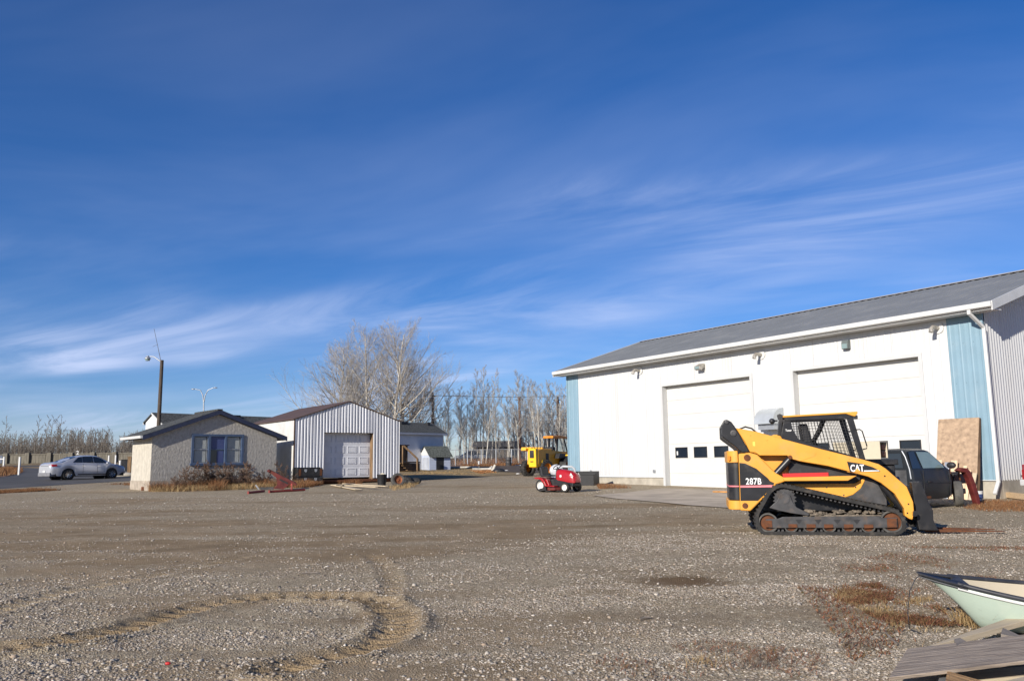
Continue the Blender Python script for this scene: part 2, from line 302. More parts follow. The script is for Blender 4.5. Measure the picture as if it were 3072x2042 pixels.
# value noise for numpy
def _hash(ix, iy, seed):
    h = (ix.astype(np.int64) * 374761393 + iy.astype(np.int64) * 668265263 + seed * 982451653) & 0xffffffff
    h = ((h ^ (h >> 13)) * 1274126177) & 0xffffffff; return ((h ^ (h >> 16)) & 0xffff) / 65535.0
def vnoise(x, y, seed=0):
    x = np.asarray(x, float); y = np.asarray(y, float); ix, iy = np.floor(x), np.floor(y); fx, fy = x - ix, y - iy
    fx = fx * fx * (3 - 2 * fx); fy = fy * fy * (3 - 2 * fy)
    a, b, c, d = _hash(ix, iy, seed), _hash(ix + 1, iy, seed), _hash(ix, iy + 1, seed), _hash(ix + 1, iy + 1, seed)
    return (a * (1 - fx) + b * fx) * (1 - fy) + (c * (1 - fx) + d * fx) * fy
def fbm(x, y, seed=0, oct=4):
    r, a, t = 0, 0.5, 0
    for i in range(oct): r = r + a * vnoise(np.asarray(x) * 2 ** i, np.asarray(y) * 2 ** i, seed + i); t += a; a *= 0.5
    return r / t

# ------------------------------------------------------------ the ground: one sheet to the horizon
def axis_pts(segs):
    out = [segs[0][0]]
    for a, b, st0, st1 in segs:
        x = a; 
        while x < b - 1e-6:
            t = (x - a) / (b - a); x += st0 + (st1 - st0) * t; out.append(min(x, b))
    return np.array(out)
ys = axis_pts([(-400, -30, 80, 10), (-30, 4.8, 8, 0.3), (4.8, 10.5, 0.035, 0.035), (10.5, 20, 0.04, 0.14), (20, 60, 0.14, 0.9), (60, 200, 0.9, 6), (200, 3000, 12, 260)])
xh = axis_pts([(0, 5.2, 0.05, 0.05), (5.2, 14, 0.06, 0.25), (14, 60, 0.3, 3), (60, 3000, 5, 260)])
xs = np.concatenate([-xh[:0:-1], xh])
TRACK = [gp(u * 1.3023, v * 1.3023)[:2] for u, v in ((-40, 1500), (90, 1487), (200, 1468), (290, 1447), (385, 1419), (480, 1394), (580, 1379), (690, 1373), (800, 1375), (880, 1389), (918, 1415), (915, 1450), (870, 1482), (800, 1503), (715, 1520), (640, 1545))]
TRACK2 = [gp(u * 1.3023, v * 1.3023)[:2] for u, v in ((-60, 1420), (120, 1370), (330, 1330), (520, 1290), (700, 1262), (860, 1240), (1000, 1228))]
TRACK3 = [gp(u * 1.3023, v * 1.3023)[:2] for u, v in ((880, 1390), (905, 1345), (890, 1310), (850, 1270), (860, 1225), (900, 1195))]
def seg_dist(px, py, line):
    best = np.full(px.shape, 1e9); along = np.zeros(px.shape); acc = 0
    for a, b in zip(line[:-1], line[1:]):
        d = np.array(b) - np.array(a); L = np.hypot(*d)
        t = np.clip(((px - a[0]) * d[0] + (py - a[1]) * d[1]) / L ** 2, 0, 1); q = np.hypot(px - a[0] - t * d[0], py - a[1] - t * d[1])
        m_ = q < best; best[m_] = q[m_]; along[m_] = acc + (t * L)[m_]; acc += L
    return best, along
def bare_mask(x, y):
    """0 = loose gravel, 1 = bare packed dirt"""
    n = 0.55 * fbm(x * 0.16 + 3, y * 0.42, 11, 4) + 0.45 * fbm(x * 0.55, y * 1.5 + 7, 21, 4) + 0.05 * np.clip((y - 11) / 5, 0, 1) - 0.17 * np.clip((y - 19) / 8, 0, 1) + 0.07 * np.clip((3 - x) / 7, -0.6, 1.3) * np.clip((y - 6) / 5, 0, 1)
    m_ = np.clip((n - 0.46) * 4.0, 0, 1)
    near = (y < 16) & (y > 4)
    for line, wd, amt in ((TRACK, 0.25, 1.0), (TRACK2, 0.25, 0.35), (TRACK3, 0.15, 0.5)):
        if near.any():
            d, _ = seg_dist(x[near], y[near], line); m_[near] = np.maximum(m_[near], amt * np.clip(1.4 - d / wd * 1.1, 0, 0.95))
    return m_
def ground_height(x, y):
    z = SLOPE * np.minimum(y, 190.0) + 0 * x
    fade = np.clip((21 - y) / 7, 0, 1) * np.clip((y + 10) / 12, 0, 1)
    z = z + fade * ((fbm(x * 0.35, y * 0.6, 5, 3) - 0.5) * 0.05 + (fbm(x * 2.5, y * 3.0, 8, 3) - 0.5) * 0.022)
    sel = (y < 13) & (y > 4.5) & (np.abs(x) < 9)
    if sel.any():
        px, py = x[sel], y[sel]; dz = np.zeros(px.shape)
        for line, wd, dep in ((TRACK, 0.17, 0.045), (TRACK2, 0.16, 0.018), (TRACK3, 0.13, 0.014)):
            d, al = seg_dist(px, py, line); wob = 0.6 + 0.8 * fbm(px * 3, py * 3, 31, 2)
            dz -= dep * wob * np.clip(1.25 - d / wd, 0, 1) * (0.70 + 0.6 * np.sign(np.sin(al * 2 * math.pi / 0.20 + d * 12)))
            dz += dep * 0.75 * wob * np.exp(-((d - wd * 1.45) / 0.07) ** 2) * (0.5 + vnoise(px * 6, py * 6, 40))
        z[sel] += dz + (fbm(px * 9, py * 9, 51, 2) - 0.5) * 0.014
    return z
gx, gy = np.meshgrid(xs, ys); gzv = ground_height(gx.ravel(), gy.ravel())
nx, ny = len(xs), len(ys); idx = np.arange(nx * ny).reshape(ny, nx)
quads = np.stack([idx[:-1, :-1], idx[:-1, 1:], idx[1:, 1:], idx[1:, :-1]], -1).reshape(-1, 4)
def ground_material():
    m = bpy.data.materials.new('gravel_yard'); m.use_nodes = True; n = m.node_tree; b = n.nodes['Principled BSDF']; b.inputs['Roughness'].default_value = 0.95; b.inputs['Specular IOR Level'].default_value = 0.15
    tcn = n.nodes.new('ShaderNodeTexCoord'); at_ = n.nodes.new('ShaderNodeAttribute'); at_.attribute_name = 'bare'
    def noise(s, d=6, rough=0.6, vec=None):
        q = n.nodes.new('ShaderNodeTexNoise'); q.inputs['Scale'].default_value = s; q.inputs['Detail'].default_value = d; q.inputs['Roughness'].default_value = rough; n.links.new(vec or tcn.outputs['Object'], q.inputs['Vector']); return q.outputs['Fac']
    def ramp(fac, stops):
        r = n.nodes.new('ShaderNodeValToRGB'); e = r.color_ramp.elements
        while len(e) < len(stops): e.new(0.5)
        for i, (p, c) in enumerate(stops): e[i].position = p; e[i].color = (*c, 1)
        n.links.new(fac, r.inputs['Fac']); return r.outputs[0]
    def mixc(f, a, c, mode='MIX'):
        q = n.nodes.new('ShaderNodeMixRGB'); q.blend_type = mode
        for s_, v_ in (('Fac', f), ('Color1', a), ('Color2', c)):
            if isinstance(v_, (float, int)): q.inputs[s_].default_value = v_
            elif isinstance(v_, tuple): q.inputs[s_].default_value = (*v_, 1)
            else: n.links.new(v_, q.inputs[s_])
        return q.outputs[0]
    dirt = ramp(noise(1.3, 9, 0.65), [(0.3, (0.200, 0.146, 0.086)), (0.55, (0.295, 0.219, 0.134)), (0.8, (0.390, 0.297, 0.188))])
    vo = n.nodes.new('ShaderNodeTexVoronoi'); vo.inputs['Scale'].default_value = 62.0; n.links.new(tcn.outputs['Object'], vo.inputs['Vector'])
    bw = n.nodes.new('ShaderNodeRGBToBW'); n.links.new(vo.outputs['Color'], bw.inputs[0])
    stones = ramp(bw.outputs[0], [(0.15, (0.130, 0.100, 0.067)), (0.42, (0.310, 0.252, 0.174)), (0.7, (0.500, 0.426, 0.308)), (0.92, (0.760, 0.680, 0.519))])
    vo2 = n.nodes.new('ShaderNodeTexVoronoi'); vo2.inputs['Scale'].default_value = 19.0; n.links.new(tcn.outputs['Object'], vo2.inputs['Vector'])
    bw2 = n.nodes.new('ShaderNodeRGBToBW'); n.links.new(vo2.outputs['Color'], bw2.inputs[0])
    coarse = ramp(bw2.outputs[0], [(0.2, (0.230, 0.183, 0.124)), (0.6, (0.380, 0.313, 0.218)), (0.9, (0.580, 0.499, 0.368))])
    stones = mixc(0.4, stones, coarse)
    # thin the stones where the ground is bare and by their own small-scale scatter
    sc = n.nodes.new('ShaderNodeMath'); sc.operation = 'MULTIPLY_ADD'; n.links.new(noise(5.0, 5, 0.7), sc.inputs[0]); sc.inputs[1].default_value = -1.5; sc.inputs[2].default_value = 1.72
    s2 = n.nodes.new('ShaderNodeMath'); s2.operation = 'SUBTRACT'; n.links.new(sc.outputs[0], s2.inputs[0]); n.links.new(at_.outputs['Fac'], s2.inputs[1]); s2.use_clamp = True
    col = mixc(s2.outputs[0], dirt, stones)
    dmp = n.nodes.new('ShaderNodeAttribute'); dmp.attribute_name = 'damp'
    col = mixc(dmp.outputs['Fac'], col, (0.170, 0.113, 0.062))
    col = mixc(0.35, col, ramp(noise(0.22, 5, 0.6), [(0.3, (0.620, 0.571, 0.458)), (0.7, (1.0, 0.98, 0.95))]), 'MULTIPLY')
    n.links.new(col, b.inputs['Base Color'])
    bn = n.nodes.new('ShaderNodeBump'); bn.inputs['Strength'].default_value = 0.8; bn.inputs['Distance'].default_value = 0.014
    mm = n.nodes.new('ShaderNodeMath'); mm.operation = 'ADD'; n.links.new(noise(60, 4, 0.7), mm.inputs[0]); n.links.new(vo.outputs['Distance'], mm.inputs[1]); n.links.new(mm.outputs[0], bn.inputs['Height']); n.links.new(bn.outputs[0], b.inputs['Normal'])
    return m
ground = npmesh('ground', np.stack([gx.ravel(), gy.ravel(), gzv], -1), quads, ground_material(), smooth=True); tag(ground, kind='structure')
bm_ = bare_mask(gx.ravel(), gy.ravel()); far_fade = np.clip((gy.ravel() - 50) / 60, 0, 1); bm_ = bm_ * (1 - far_fade) + far_fade
ground.data.attributes.new('bare', 'FLOAT', 'POINT').data.foreach_set('value', bm_.astype(np.float32))
dmp_ = np.zeros(len(bm_))
for (u_, v_), rx_, ry_, am_ in (((2050, 1745), .55, .42, 1.0), ((2060, 1553), .30, .16, .5), ((1090, 1845), .22, .22, .5), ((400, 1930), .25, .2, .5)):
    c_ = gp(u_, v_); r_ = np.hypot((gx.ravel() - c_[0]) / rx_, (gy.ravel() - c_[1]) / ry_) + (fbm(gx.ravel() * 4, gy.ravel() * 4, 91, 3) - .5) * 1.1; dmp_ = np.maximum(dmp_, am_ * np.clip(1.5 - r_ * 1.2, 0, 1))
ground.data.attributes.new('damp', 'FLOAT', 'POINT').data.foreach_set('value', dmp_.astype(np.float32))
# sheets laid on the ground
def sheet(name, pts, m, lift=0.012, edge=0.5, wob=0.12, kind='structure', seed=1):
    """a flat patch with an uneven rim, from ground points"""
    P = []; 
    for (a, b) in zip(pts, pts[1:] + pts[:1]):
        a = np.array(a[:2], float); b = np.array(b[:2], float); k = max(1, int(np.hypot(*(b - a)) / edge))
        for i in range(k):
            q = a + (b - a) * i / k; nn = np.array([-(b - a)[1], (b - a)[0]]) / np.hypot(*(b - a)); P.append(q + nn * (float(fbm(q[0] * 0.9, q[1] * 0.9, seed, 3)) - 0.5) * 2 * wob)
    mb = MB(); n = len(P); mb.add([(p[0], p[1], gz(p[0], p[1]) + lift) for p in P], [tuple(range(n))])
    me = mb.mesh(name, m); o = link(name, me); tag(o, kind=kind)
    bm = bmesh.new(); bm.from_mesh(me); bmesh.ops.triangulate(bm, faces=bm.faces); 
    for f in bm.faces:
        if f.normal.z < 0: f.normal_flip()
    bm.to_mesh(me); bm.free(); return o
# ------------------------------------------------------------ roads, pad, lawn
asphalt = mat('asphalt', (0.075, 0.073, 0.072), 0.9, 0, 0.15, 0.5, 0.3, 60, dirt=(0.15, 0.13, 0.105), dscale=0.25, damt=0.7)
dry_lawn = mat('dry_lawn', (0.27, 0.195, 0.095), 0.95, 0, 0.2, 1.5, 0.6, 30, dirt=(0.12, 0.105, 0.05), dscale=0.35, damt=0.85)
dark_soil = mat('dark_soil', (0.085, 0.062, 0.045), 0.95, 0, 0.2, 2.0, 0.6, 20, dirt=(0.17, 0.12, 0.075), dscale=0.8, damt=0.7)
brush_soil = mat('brush_soil', (0.17, 0.095, 0.05), 0.95, 0, 0.3, 1.2, 0.5, 10, dirt=(0.09, 0.065, 0.04), dscale=0.5, damt=0.7)
verge = mat('verge', (0.23, 0.165, 0.075), 0.95, 0, 0.2, 0.3)
sheet('road', [gp(u, v) for u, v in ((-500, 1492), (0, 1466), (240, 1451), (400, 1442), (640, 1437), (640, 1414), (430, 1410), (200, 1409), (108, 1404), (60, 1402), (-500, 1408))], asphalt, 0.010, 2.0, 0.25)
sheet('far_road', [gp(u, v) for u, v in ((-700, 1406.5), (110, 1399.5), (420, 1396.5), (420, 1394.2), (110, 1396.2), (-700, 1402))], asphalt, 0.02, 8, 0.1)
sheet('verge', [gp(u, v) for u, v in ((-700, 1401.5), (110, 1395.8), (480, 1393.5), (480, 1387.0), (110, 1390), (-700, 1396))], verge, 0.03, 8, 0.1)
sheet('traffic_island', [gp(u, v) for u, v in ((-400, 1450), (0, 1432), (40, 1426), (66, 1419), (74, 1413), (62, 1407), (0, 1405), (-400, 1412))], brush_soil, 0.03, 2, 0.4)
sheet('concrete_pad', [gp(u, v) for u, v in ((1775, 1487), (1880, 1478), (1990, 1465), (2200, 1471), (2420, 1480), (2700, 1490), (2700, 1545), (2420, 1538), (2200, 1525), (2060, 1516), (1960, 1506), (1860, 1498))], M['pad'], 0.022, 0.6, 0.10)
sheet('lawn', [(-9.5, 46.5), (-3.8, 47.5), (-1.6, 51.5), (1.0, 54.0), (0.5, 60), (-2.5, 66), (-3.4, 78), (-12, 82), (-26, 70), (-22, 60), (-13, 52)], dry_lawn, 0.02, 1.0, 0.5)
sheet('bare_soil', [(-2.2, 62.5), (0.2, 58.5), (4.5, 54), (8, 60), (8, 84), (2, 86), (-2.5, 80)], dark_soil, 0.035, 1.0, 0.5)
sheet('brush_ground', [(-14, 80), (-2.5, 79.5), (2, 84), (8, 82), (18, 90), (24, 140), (-30, 140), (-22, 92)], brush_soil, 0.025, 1.5, 0.6)

# ------------------------------------------------------------ the metal shop
SH_ANG = math.atan2(-0.8298, 0.5581); SHZ = 0.45
shop = thing('workshop_building', 'large white metal workshop with two tall overhead doors and a grey ribbed roof', 'workshop', (6.351, 35.404, SHZ), SH_ANG)
XL, XR, DEP, WT = -6.6, 13.46, 10.8, 5.56
D1, D2, DH = (0.05, 4.75), (6.72, 11.43), 4.25
def ribbed(x0, x1, z0, z1, pitch, amp, y, phase=0.0, sine=False):
    """sheet metal in the xz plane with vertical ribs, one strip of quads"""
    pr = []; k = math.floor((x0 - phase) / pitch) - 1
    if sine:
        n = max(2, int((x1 - x0) / pitch * 8)); pr = [(x0 + (x1 - x0) * i / n, y - amp * 0.5 * (1 + math.cos(2 * math.pi * (x0 + (x1 - x0) * i / n - phase) / pitch))) for i in range(n + 1)]
    else:
        c = []
        while phase + k * pitch < x1 + pitch:
            b = phase + k * pitch
            c += [(b - 0.032, y), (b - 0.014, y - amp), (b + 0.014, y - amp), (b + 0.032, y)]
            c += [(b + pitch * .5 - 0.03, y), (b + pitch * .5 - 0.02, y - amp * .25), (b + pitch * .5 + 0.02, y - amp * .25), (b + pitch * .5 + 0.03, y)]; k += 1
        pr = [(x0, y)] + [p for p in c if x0 < p[0] < x1] + [(x1, y)]
    rows_lo = [(p[0], p[1], z0(p[0]) if callable(z0) else z0) for p in pr]; rows_hi = [(p[0], p[1], z1(p[0]) if callable(z1) else z1) for p in pr]
    return MB().grid([rows_lo, rows_hi])
def wall_sheets(edges, z0, z1, m, name='siding_panel', pitch=0.305):
    for a, b in zip(edges[:-1], edges[1:]):
        ribbed(a, b - 0.004, z0, z1, pitch, 0.010, 0.0, XL + 0.15).build(name, m, shop, smooth=25)
def steps(a, b, st):
    n = max(1, round((b - a) / st)); return [a + (b - a) * i / n for i in range(n + 1)]
wall_sheets(steps(XL, -5.70, 0.92), 0.46, WT, M['blue_metal'])
wall_sheets(steps(-5.70, D1[0] - 0.10, 0.92), 0.46, WT, M['white_metal'])
wall_sheets(steps(D1[0] - 0.10, D1[1] + 0.10, 0.92), DH + 0.10, WT, M['white_metal'])
wall_sheets(steps(D1[1] + 0.10, D2[0] - 0.10, 0.92), 0.46, WT, M['white_metal'])
wall_sheets(steps(D2[0] - 0.10, D2[1] + 0.10, 0.92), DH + 0.10, WT, M['white_metal'])
wall_sheets(steps(D2[1] + 0.10, 12.39, 0.92), 0.46, WT, M['white_metal'])
wall_sheets(steps(12.39, XR, 0.92), 0.46, WT, M['blue_metal'])
for a, b in ((XL, D1[0] - 0.10), (D1[1] + 0.10, D2[0] - 0.10), (D2[1] + 0.10, XR + 0.02)): MB().box(a, b, 0.02, 0.24, -0.6, 0.455).build('foundation', M['concrete'], shop, bevel=0.01)
for a, b in ((XR - 0.2, XR + 0.02), (XL, XL + 0.2)): MB().box(a, b, 0.245, DEP, -0.6, 0.455).build('foundation', M['concrete'], shop, bevel=0.01)
for a, b in ((XL - 0.005, XL + 0.07), (XR - 0.07, XR + 0.012)): MB().box(a, b, -0.034, 0.05, 0.46, WT).build('corner_trim', M['blue_metal'], shop)
bt = MB()
for a, b in ((XL, D1[0] - 0.12), (D1[1] + 0.12, D2[0] - 0.12), (D2[1] + 0.12, XR)): bt.box(a, b, -0.036, 0.0, 0.435, 0.46)
bt.build('base_trim', M['white_metal'], shop)
RZ, RY = 7.45, 5.4                                       # ridge height and place
def roof_z(y): return 5.55 + (y + 0.45) / (RY + 0.45) * (RZ - 5.55)
# gable end wall in upright corrugated sheets (local x = XR plane)
GX = [0.06 + 0.915 * i for i in range(13)]
for a, b in zip(GX[:-1], GX[1:]):
    b = min(b, DEP); g = MB(); n = max(2, int((b - a) / 0.15 * 8)); lo, hi = [], []
    for i in range(n + 1):
        y = a + (b - 0.003 - a) * i / n; x = XR + 0.03 - 0.014 * (1 + math.cos(2 * math.pi * y / 0.15)); lo.append((x, y, 0.43)); hi.append((x, y, roof_z(y if y < RY else 2 * RY - y) - 0.05))
    g.grid([lo, hi]).build('gable_panel', M['white_metal'], shop, smooth=50)
cw = MB(); cw.add([(XL, 0.05, 0.4), (XL, DEP, 0.4), (XL, DEP, WT), (XL, RY, RZ - 0.1), (XL, 0.05, WT)], [(0, 1, 2, 3, 4)])
cw.add([(XL, DEP, 0.4), (XR, DEP, 0.4), (XR, DEP, WT), (XL, DEP, WT)], [(0, 1, 2, 3)]); cw.build('rear_wall', M['white_metal'], shop)
# roof sheets
RX0, RX1 = XL - 0.32, XR + 0.60
for a, b in zip(steps(RX0, RX1, 0.915)[:-1], steps(RX0, RX1, 0.915)[1:]):
    for sgn in (0, 1):
        mb = MB(); pr = [(a, 0)] + [q for k in range(4) for c in [a + (b - a) * k / 3] for q in ((c - 0.034, 0), (c - 0.016, 0.026), (c + 0.016, 0.026), (c + 0.034, 0)) if a < q[0] < b] + [(b, 0)]
        ye, yr = (-0.58, RY) if sgn == 0 else (2 * RY + 0.58, RY)
        ze = 5.55 - 0.13 / (RY + 0.45) * (RZ - 5.55)
        mb.grid([[(p[0], ye, ze + p[1]) for p in pr], [(p[0], yr, RZ + p[1]) for p in pr]]).build('roof_sheet', M['grey_roof'], shop, smooth=25)
MB().prism([(RY - 0.22, RZ - 0.02), (RY, RZ + 0.06), (RY + 0.22, RZ - 0.02), (RY, RZ + 0.035)], RX0 - 0.01, RX1 + 0.01, 'x').build('ridge_cap', mat('ridge', (0.45, 0.43, 0.40), 0.6), shop)
gt = MB(); gt.prism([(-0.66, 5.37), (-0.60, 5.345), (-0.52, 5.345), (-0.52, 5.50), (-0.67, 5.515), (-0.67, 5.46)], RX0, RX1, 'x'); gt.build('gutter', M['white_paint'], shop, bevel=0.008)
MB().box(RX0 + 0.02, RX1 - 0.02, -0.515, -0.03, 5.30, 5.335).build('soffit', M['white_paint'], shop)
MB().box(RX0 + 0.02, RX1 - 0.02, -0.517, -0.49, 5.30, 5.47).build('fascia', M['white_paint'], shop)
for x in (RX0, RX1):
    rk = MB(); e = 0.0 if x == RX0 else 0.0
    for sgn in (0, 1):
        y0, y1 = (-0.60, RY) if sgn == 0 else (2 * RY + 0.60, RY); zz = 5.50
        rk.add([(x - 0.02, y0, zz - 0.24), (x + 0.02, y0, zz - 0.24), (x + 0.02, y0, zz + 0.03), (x - 0.02, y0, zz + 0.03), (x - 0.02, y1, RZ - 0.26), (x + 0.02, y1, RZ - 0.26), (x + 0.02, y1, RZ + 0.05), (x - 0.02, y1, RZ + 0.05)],
               [(0, 1, 2, 3), (4, 7, 6, 5), (0, 4, 5, 1), (1, 5, 6, 2), (2, 6, 7, 3), (3, 7, 4, 0)])
    rk.build('rake_trim', M['white_paint'], shop)
gs = MB()                                                # soffit under the gable overhang
for sgn in (0, 1):
    y0, y1 = (-0.52, RY) if sgn == 0 else (2 * RY + 0.52, RY)
    gs.add([(XR + 0.03, y0, 5.30), (RX1 - 0.03, y0, 5.30), (RX1 - 0.03, y1, RZ - 0.2), (XR + 0.03, y1, RZ - 0.2)], [(0, 1, 2, 3)])
gs.build('gable_soffit', M['white_paint'], shop)
dp = MB(); dp.box(XR - 0.10, XR + 0.0, -0.64, -0.56, 5.22, 5.36); dp.bar((XR - 0.05, -0.60, 5.25), (XR + 0.06, -0.07, 4.86), 0.10, 0.075); dp.box(XR + 0.012, XR + 0.112, -0.118, -0.036, 0.38, 4.88); dp.bar((XR + 0.06, -0.08, 0.40), (XR + 0.10, -0.42, 0.08), 0.10, 0.075)
dp.build('downpipe', M['white_paint'], shop, bevel=0.012)
def overhead_door(x0, x1, wins):
    d = MB(); REC = 0.26
    d.box(x0 - 0.12, x0, -0.045, 0.03, -0.02, DH + 0.12); d.box(x1, x1 + 0.12, -0.045, 0.03, -0.02, DH + 0.12); d.box(x0, x1, -0.045, 0.03, DH, DH + 0.12)
    d.box(x0 - 0.06, x0 - 0.003, 0.031, REC + 0.05, 0, DH); d.box(x1 + 0.003, x1 + 0.06, 0.031, REC + 0.05, 0, DH); d.box(x0, x1, 0.031, REC + 0.05, DH + 0.003, DH + 0.06)
    frame = d.build('door_frame', mat('trim_white', (0.50, 0.505, 0.50), 0.5, 0, 0.02, 2), shop, bevel=0.004)
    dr = MB().box(x0 + 0.001, x1 - 0.001, REC + 0.012, REC + 0.06, 0.012, DH).build('overhead_door', M['cream_door'], shop)
    MB().box(x0, x1, REC - 0.01, REC + 0.05, 0.0, 0.011).build('seal', M['black_rubber'], dr)
    h = DH / 7
    for i in range(7):
        if i == 2:                                        # the panel with windows is built round them
            p = MB(); z0, z1 = i * h + 0.001, (i + 1) * h - 0.003; wz0, wz1 = 1.24, 1.68; p.box(x0, x1, REC - 0.02, REC + 0.01, z0, wz0); p.box(x0, x1, REC - 0.02, REC + 0.01, wz1, z1)
            c = x0
            for a, b in wins: p.box(c, a, REC - 0.02, REC + 0.01, wz0, wz1); c = b
            p.box(c, x1, REC - 0.02, REC + 0.01, wz0, wz1); p.build('door_panel', M['cream_door'], dr)
            for a, b in wins:
                wf = MB(); wf.box(a, b, REC - 0.032, REC - 0.004, wz0, wz0 + 0.035); wf.box(a, b, REC - 0.032, REC - 0.004, wz1 - 0.035, wz1); wf.box(a, a + 0.035, REC - 0.032, REC - 0.004, wz0 + .035, wz1 - .035); wf.box(b - 0.035, b, REC - 0.032, REC - 0.004, wz0 + .035, wz1 - .035)
                wf.build('window_frame', M['black_plastic'], dr); MB().box(a + 0.03, b - 0.03, REC - 0.012, REC - 0.006, wz0 + 0.03, wz1 - 0.03).build('window_pane', M['dark_glass'], dr)
        else: MB().box(x0, x1, REC - 0.02, REC + 0.01, i * h + (0.001 if i else 0.03), (i + 1) * h - 0.003).build('door_panel', M['cream_door'], dr, bevel=0.006)
    return dr
dr1 = overhead_door(D1[0], D1[1], [(0.42, 1.12), (1.47, 2.19), (2.56, 3.30), (3.66, 4.40)])
MB().box(0.50, 0.58, 0.222, 0.227, 1.36, 1.52).build('sticker', M['white_paint'], dr1)
overhead_door(D2[0], D2[1], [(7.10, 7.82), (8.20, 8.92), (9.30, 10.02), (10.42, 11.14)])
for x, z in ((-1.30, 5.06), (5.36, 5.00), (12.14, 5.05)):
    v_ = MB(); v_.lathe([(0.0, 0), (0.17, 0), (0.17, -0.02), (0, -0.03)], (x, -0.02, z), 'y', 20, False)
    vb = v_.build('vent_flange', M['white_paint'], shop, smooth=30)
    MB().tube([(x, -0.03, z), (x, -0.22, z + 0.01), (x, -0.33, z), (x, -0.41, z - 0.06), (x, -0.44, z - 0.16)], [0.065, 0.065, 0.065, 0.067, 0.07], 12).build('vent_pipe', M['vent_steel'], vb, smooth=60)
lp = MB(); lp.box(2.28, 2.50, -0.10, -0.02, 4.80, 4.98); lp.prism([(-0.10, 4.98), (-0.34, 4.86), (-0.34, 4.74), (-0.22, 4.70), (-0.10, 4.82)], 2.24, 2.54, 'x'); lo_ = lp.build('flood_lamp', M['vent_steel'], shop, bevel=0.01)
MB().box(2.28, 2.50, -0.352, -0.342, 4.75, 4.85).build('lens', M['pale_glass'], lo_)
lp = MB(); lp.prism([(-0.02, 4.78), (-0.02, 5.08), (-0.15, 5.08), (-0.19, 4.98), (-0.19, 4.78)], 8.86, 9.10, 'x'); lo_ = lp.build('wall_lamp', mat('lamp_grey', (0.12, 0.14, 0.14), 0.5), shop, bevel=0.01)
MB().box(8.88, 9.08, -0.20, -0.192, 4.79, 4.95).build('lens', M['pale_glass'], lo_)
hd = MB(); pr = [(-0.02, 2.98)] + [(-0.02 - 0.62 * math.sin(t), 2.42 + 0.56 * math.cos(t)) for t in [math.pi / 2 * i / 8 for i in range(9)]] + [(-0.64, 2.40), (-0.02, 2.40)]
hd.prism(pr[1:], 5.35, 6.20, 'x'); ho = hd.build('exhaust_hood', mat('hood_steel', (0.50, 0.53, 0.54), 0.35, 0.35, 0.05, 3), shop, smooth=30)
MB().box(5.42, 6.13, -0.50, -0.06, 2.20, 2.398).build('hood_duct', M['galv'], ho)
for x, z, s_ in ((-0.62, 0.70, 0.06), (-4.87, 0.71, 0.04)): MB().box(x - s_, x + s_, -0.06, -0.02, z - s_, z + s_).build('outlet_box', M['galv'], shop, bevel=0.006)
sc = MB()                                                 # rows of screws on the blue corner panels
for x0, x1 in ((XL + .15, -5.75), (12.49, XR - 0.1)):
    for zz in (0.75, 2.0, 3.3, 4.5):
        for k in range(int((x1 - x0) / 0.305) + 1): sc.box(x0 + k * .305 + 0.043, x0 + k * .305 + 0.055, -0.008, 0.001, zz - 0.006, zz + 0.006)
so_ = sc.build('screws', M['dark_steel'], shop); so_['kind'] = 'stuff'
# ------------------------------------------------------------ small stucco building
HA = math.radians(40)
hs = thing('stucco_cottage', 'small grey stucco building with navy fascia and a three part window', 'cottage', (-15.76, 36.59, 0.633), HA); hs.scale = (0.945, 0.945, 0.945)
HW, HD, HE, HP = 6.08, 3.0, 2.42, 3.52                 # width, depth, eave, peak of the wall
wl = MB(); wl.box(0.001, HW, 0, 0.18, 0.38, 1.10); wl.box(0.001, 1.83, 0, 0.18, 1.10, HE); wl.box(4.32, HW, 0, 0.18, 1.10, HE)
wl.add([(0, 0, HE), (1.83, 0, HE), (1.83, 0, 2.52), (4.32, 0, 2.52), (4.32, 0, HE), (HW, 0, HE), (HW / 2, 0, HP)], [(0, 1, 2, 3, 4, 5, 6)])
wl.add([(1.83, 0, 1.10), (1.83, 0.18, 1.10), (1.83, 0.18, 2.52), (1.83, 0, 2.52)], [(0, 1, 2, 3)])
wl.build('front_wall', M['stucco'], hs)
MB().box(-0.002, 0.16, 0.002, HD, 0.38, HE + 0.05).build('side_wall', M['stucco_cream'], hs)
sw = MB(); sw.box(HW - 0.16, HW, 0.19, HD, 0.38, HE + 0.05); sw.box(0.17, HW - 0.17, HD - 0.2, HD, 0.38, HE); sw.add([(0, HD, HE), (HW, HD, HE), (HW / 2, HD, HP)], [(0, 1, 2)]); sw.build('rear_wall', M['stucco_cream'], hs)
for q_ in ((-0.03, HW + 0.03, -0.03, 0.2), (-0.03, 0.2, 0.201, HD), (HW - 0.2, HW + 0.03, 0.201, HD)): MB().box(*q_, -0.4, 0.378).build('foundation', M['foundation'], hs)
OH, OF = 0.47, 0.20; pit = (HP - HE) / (HW / 2); zE = HE - OH * pit + 0.05; zP = HP + 0.05
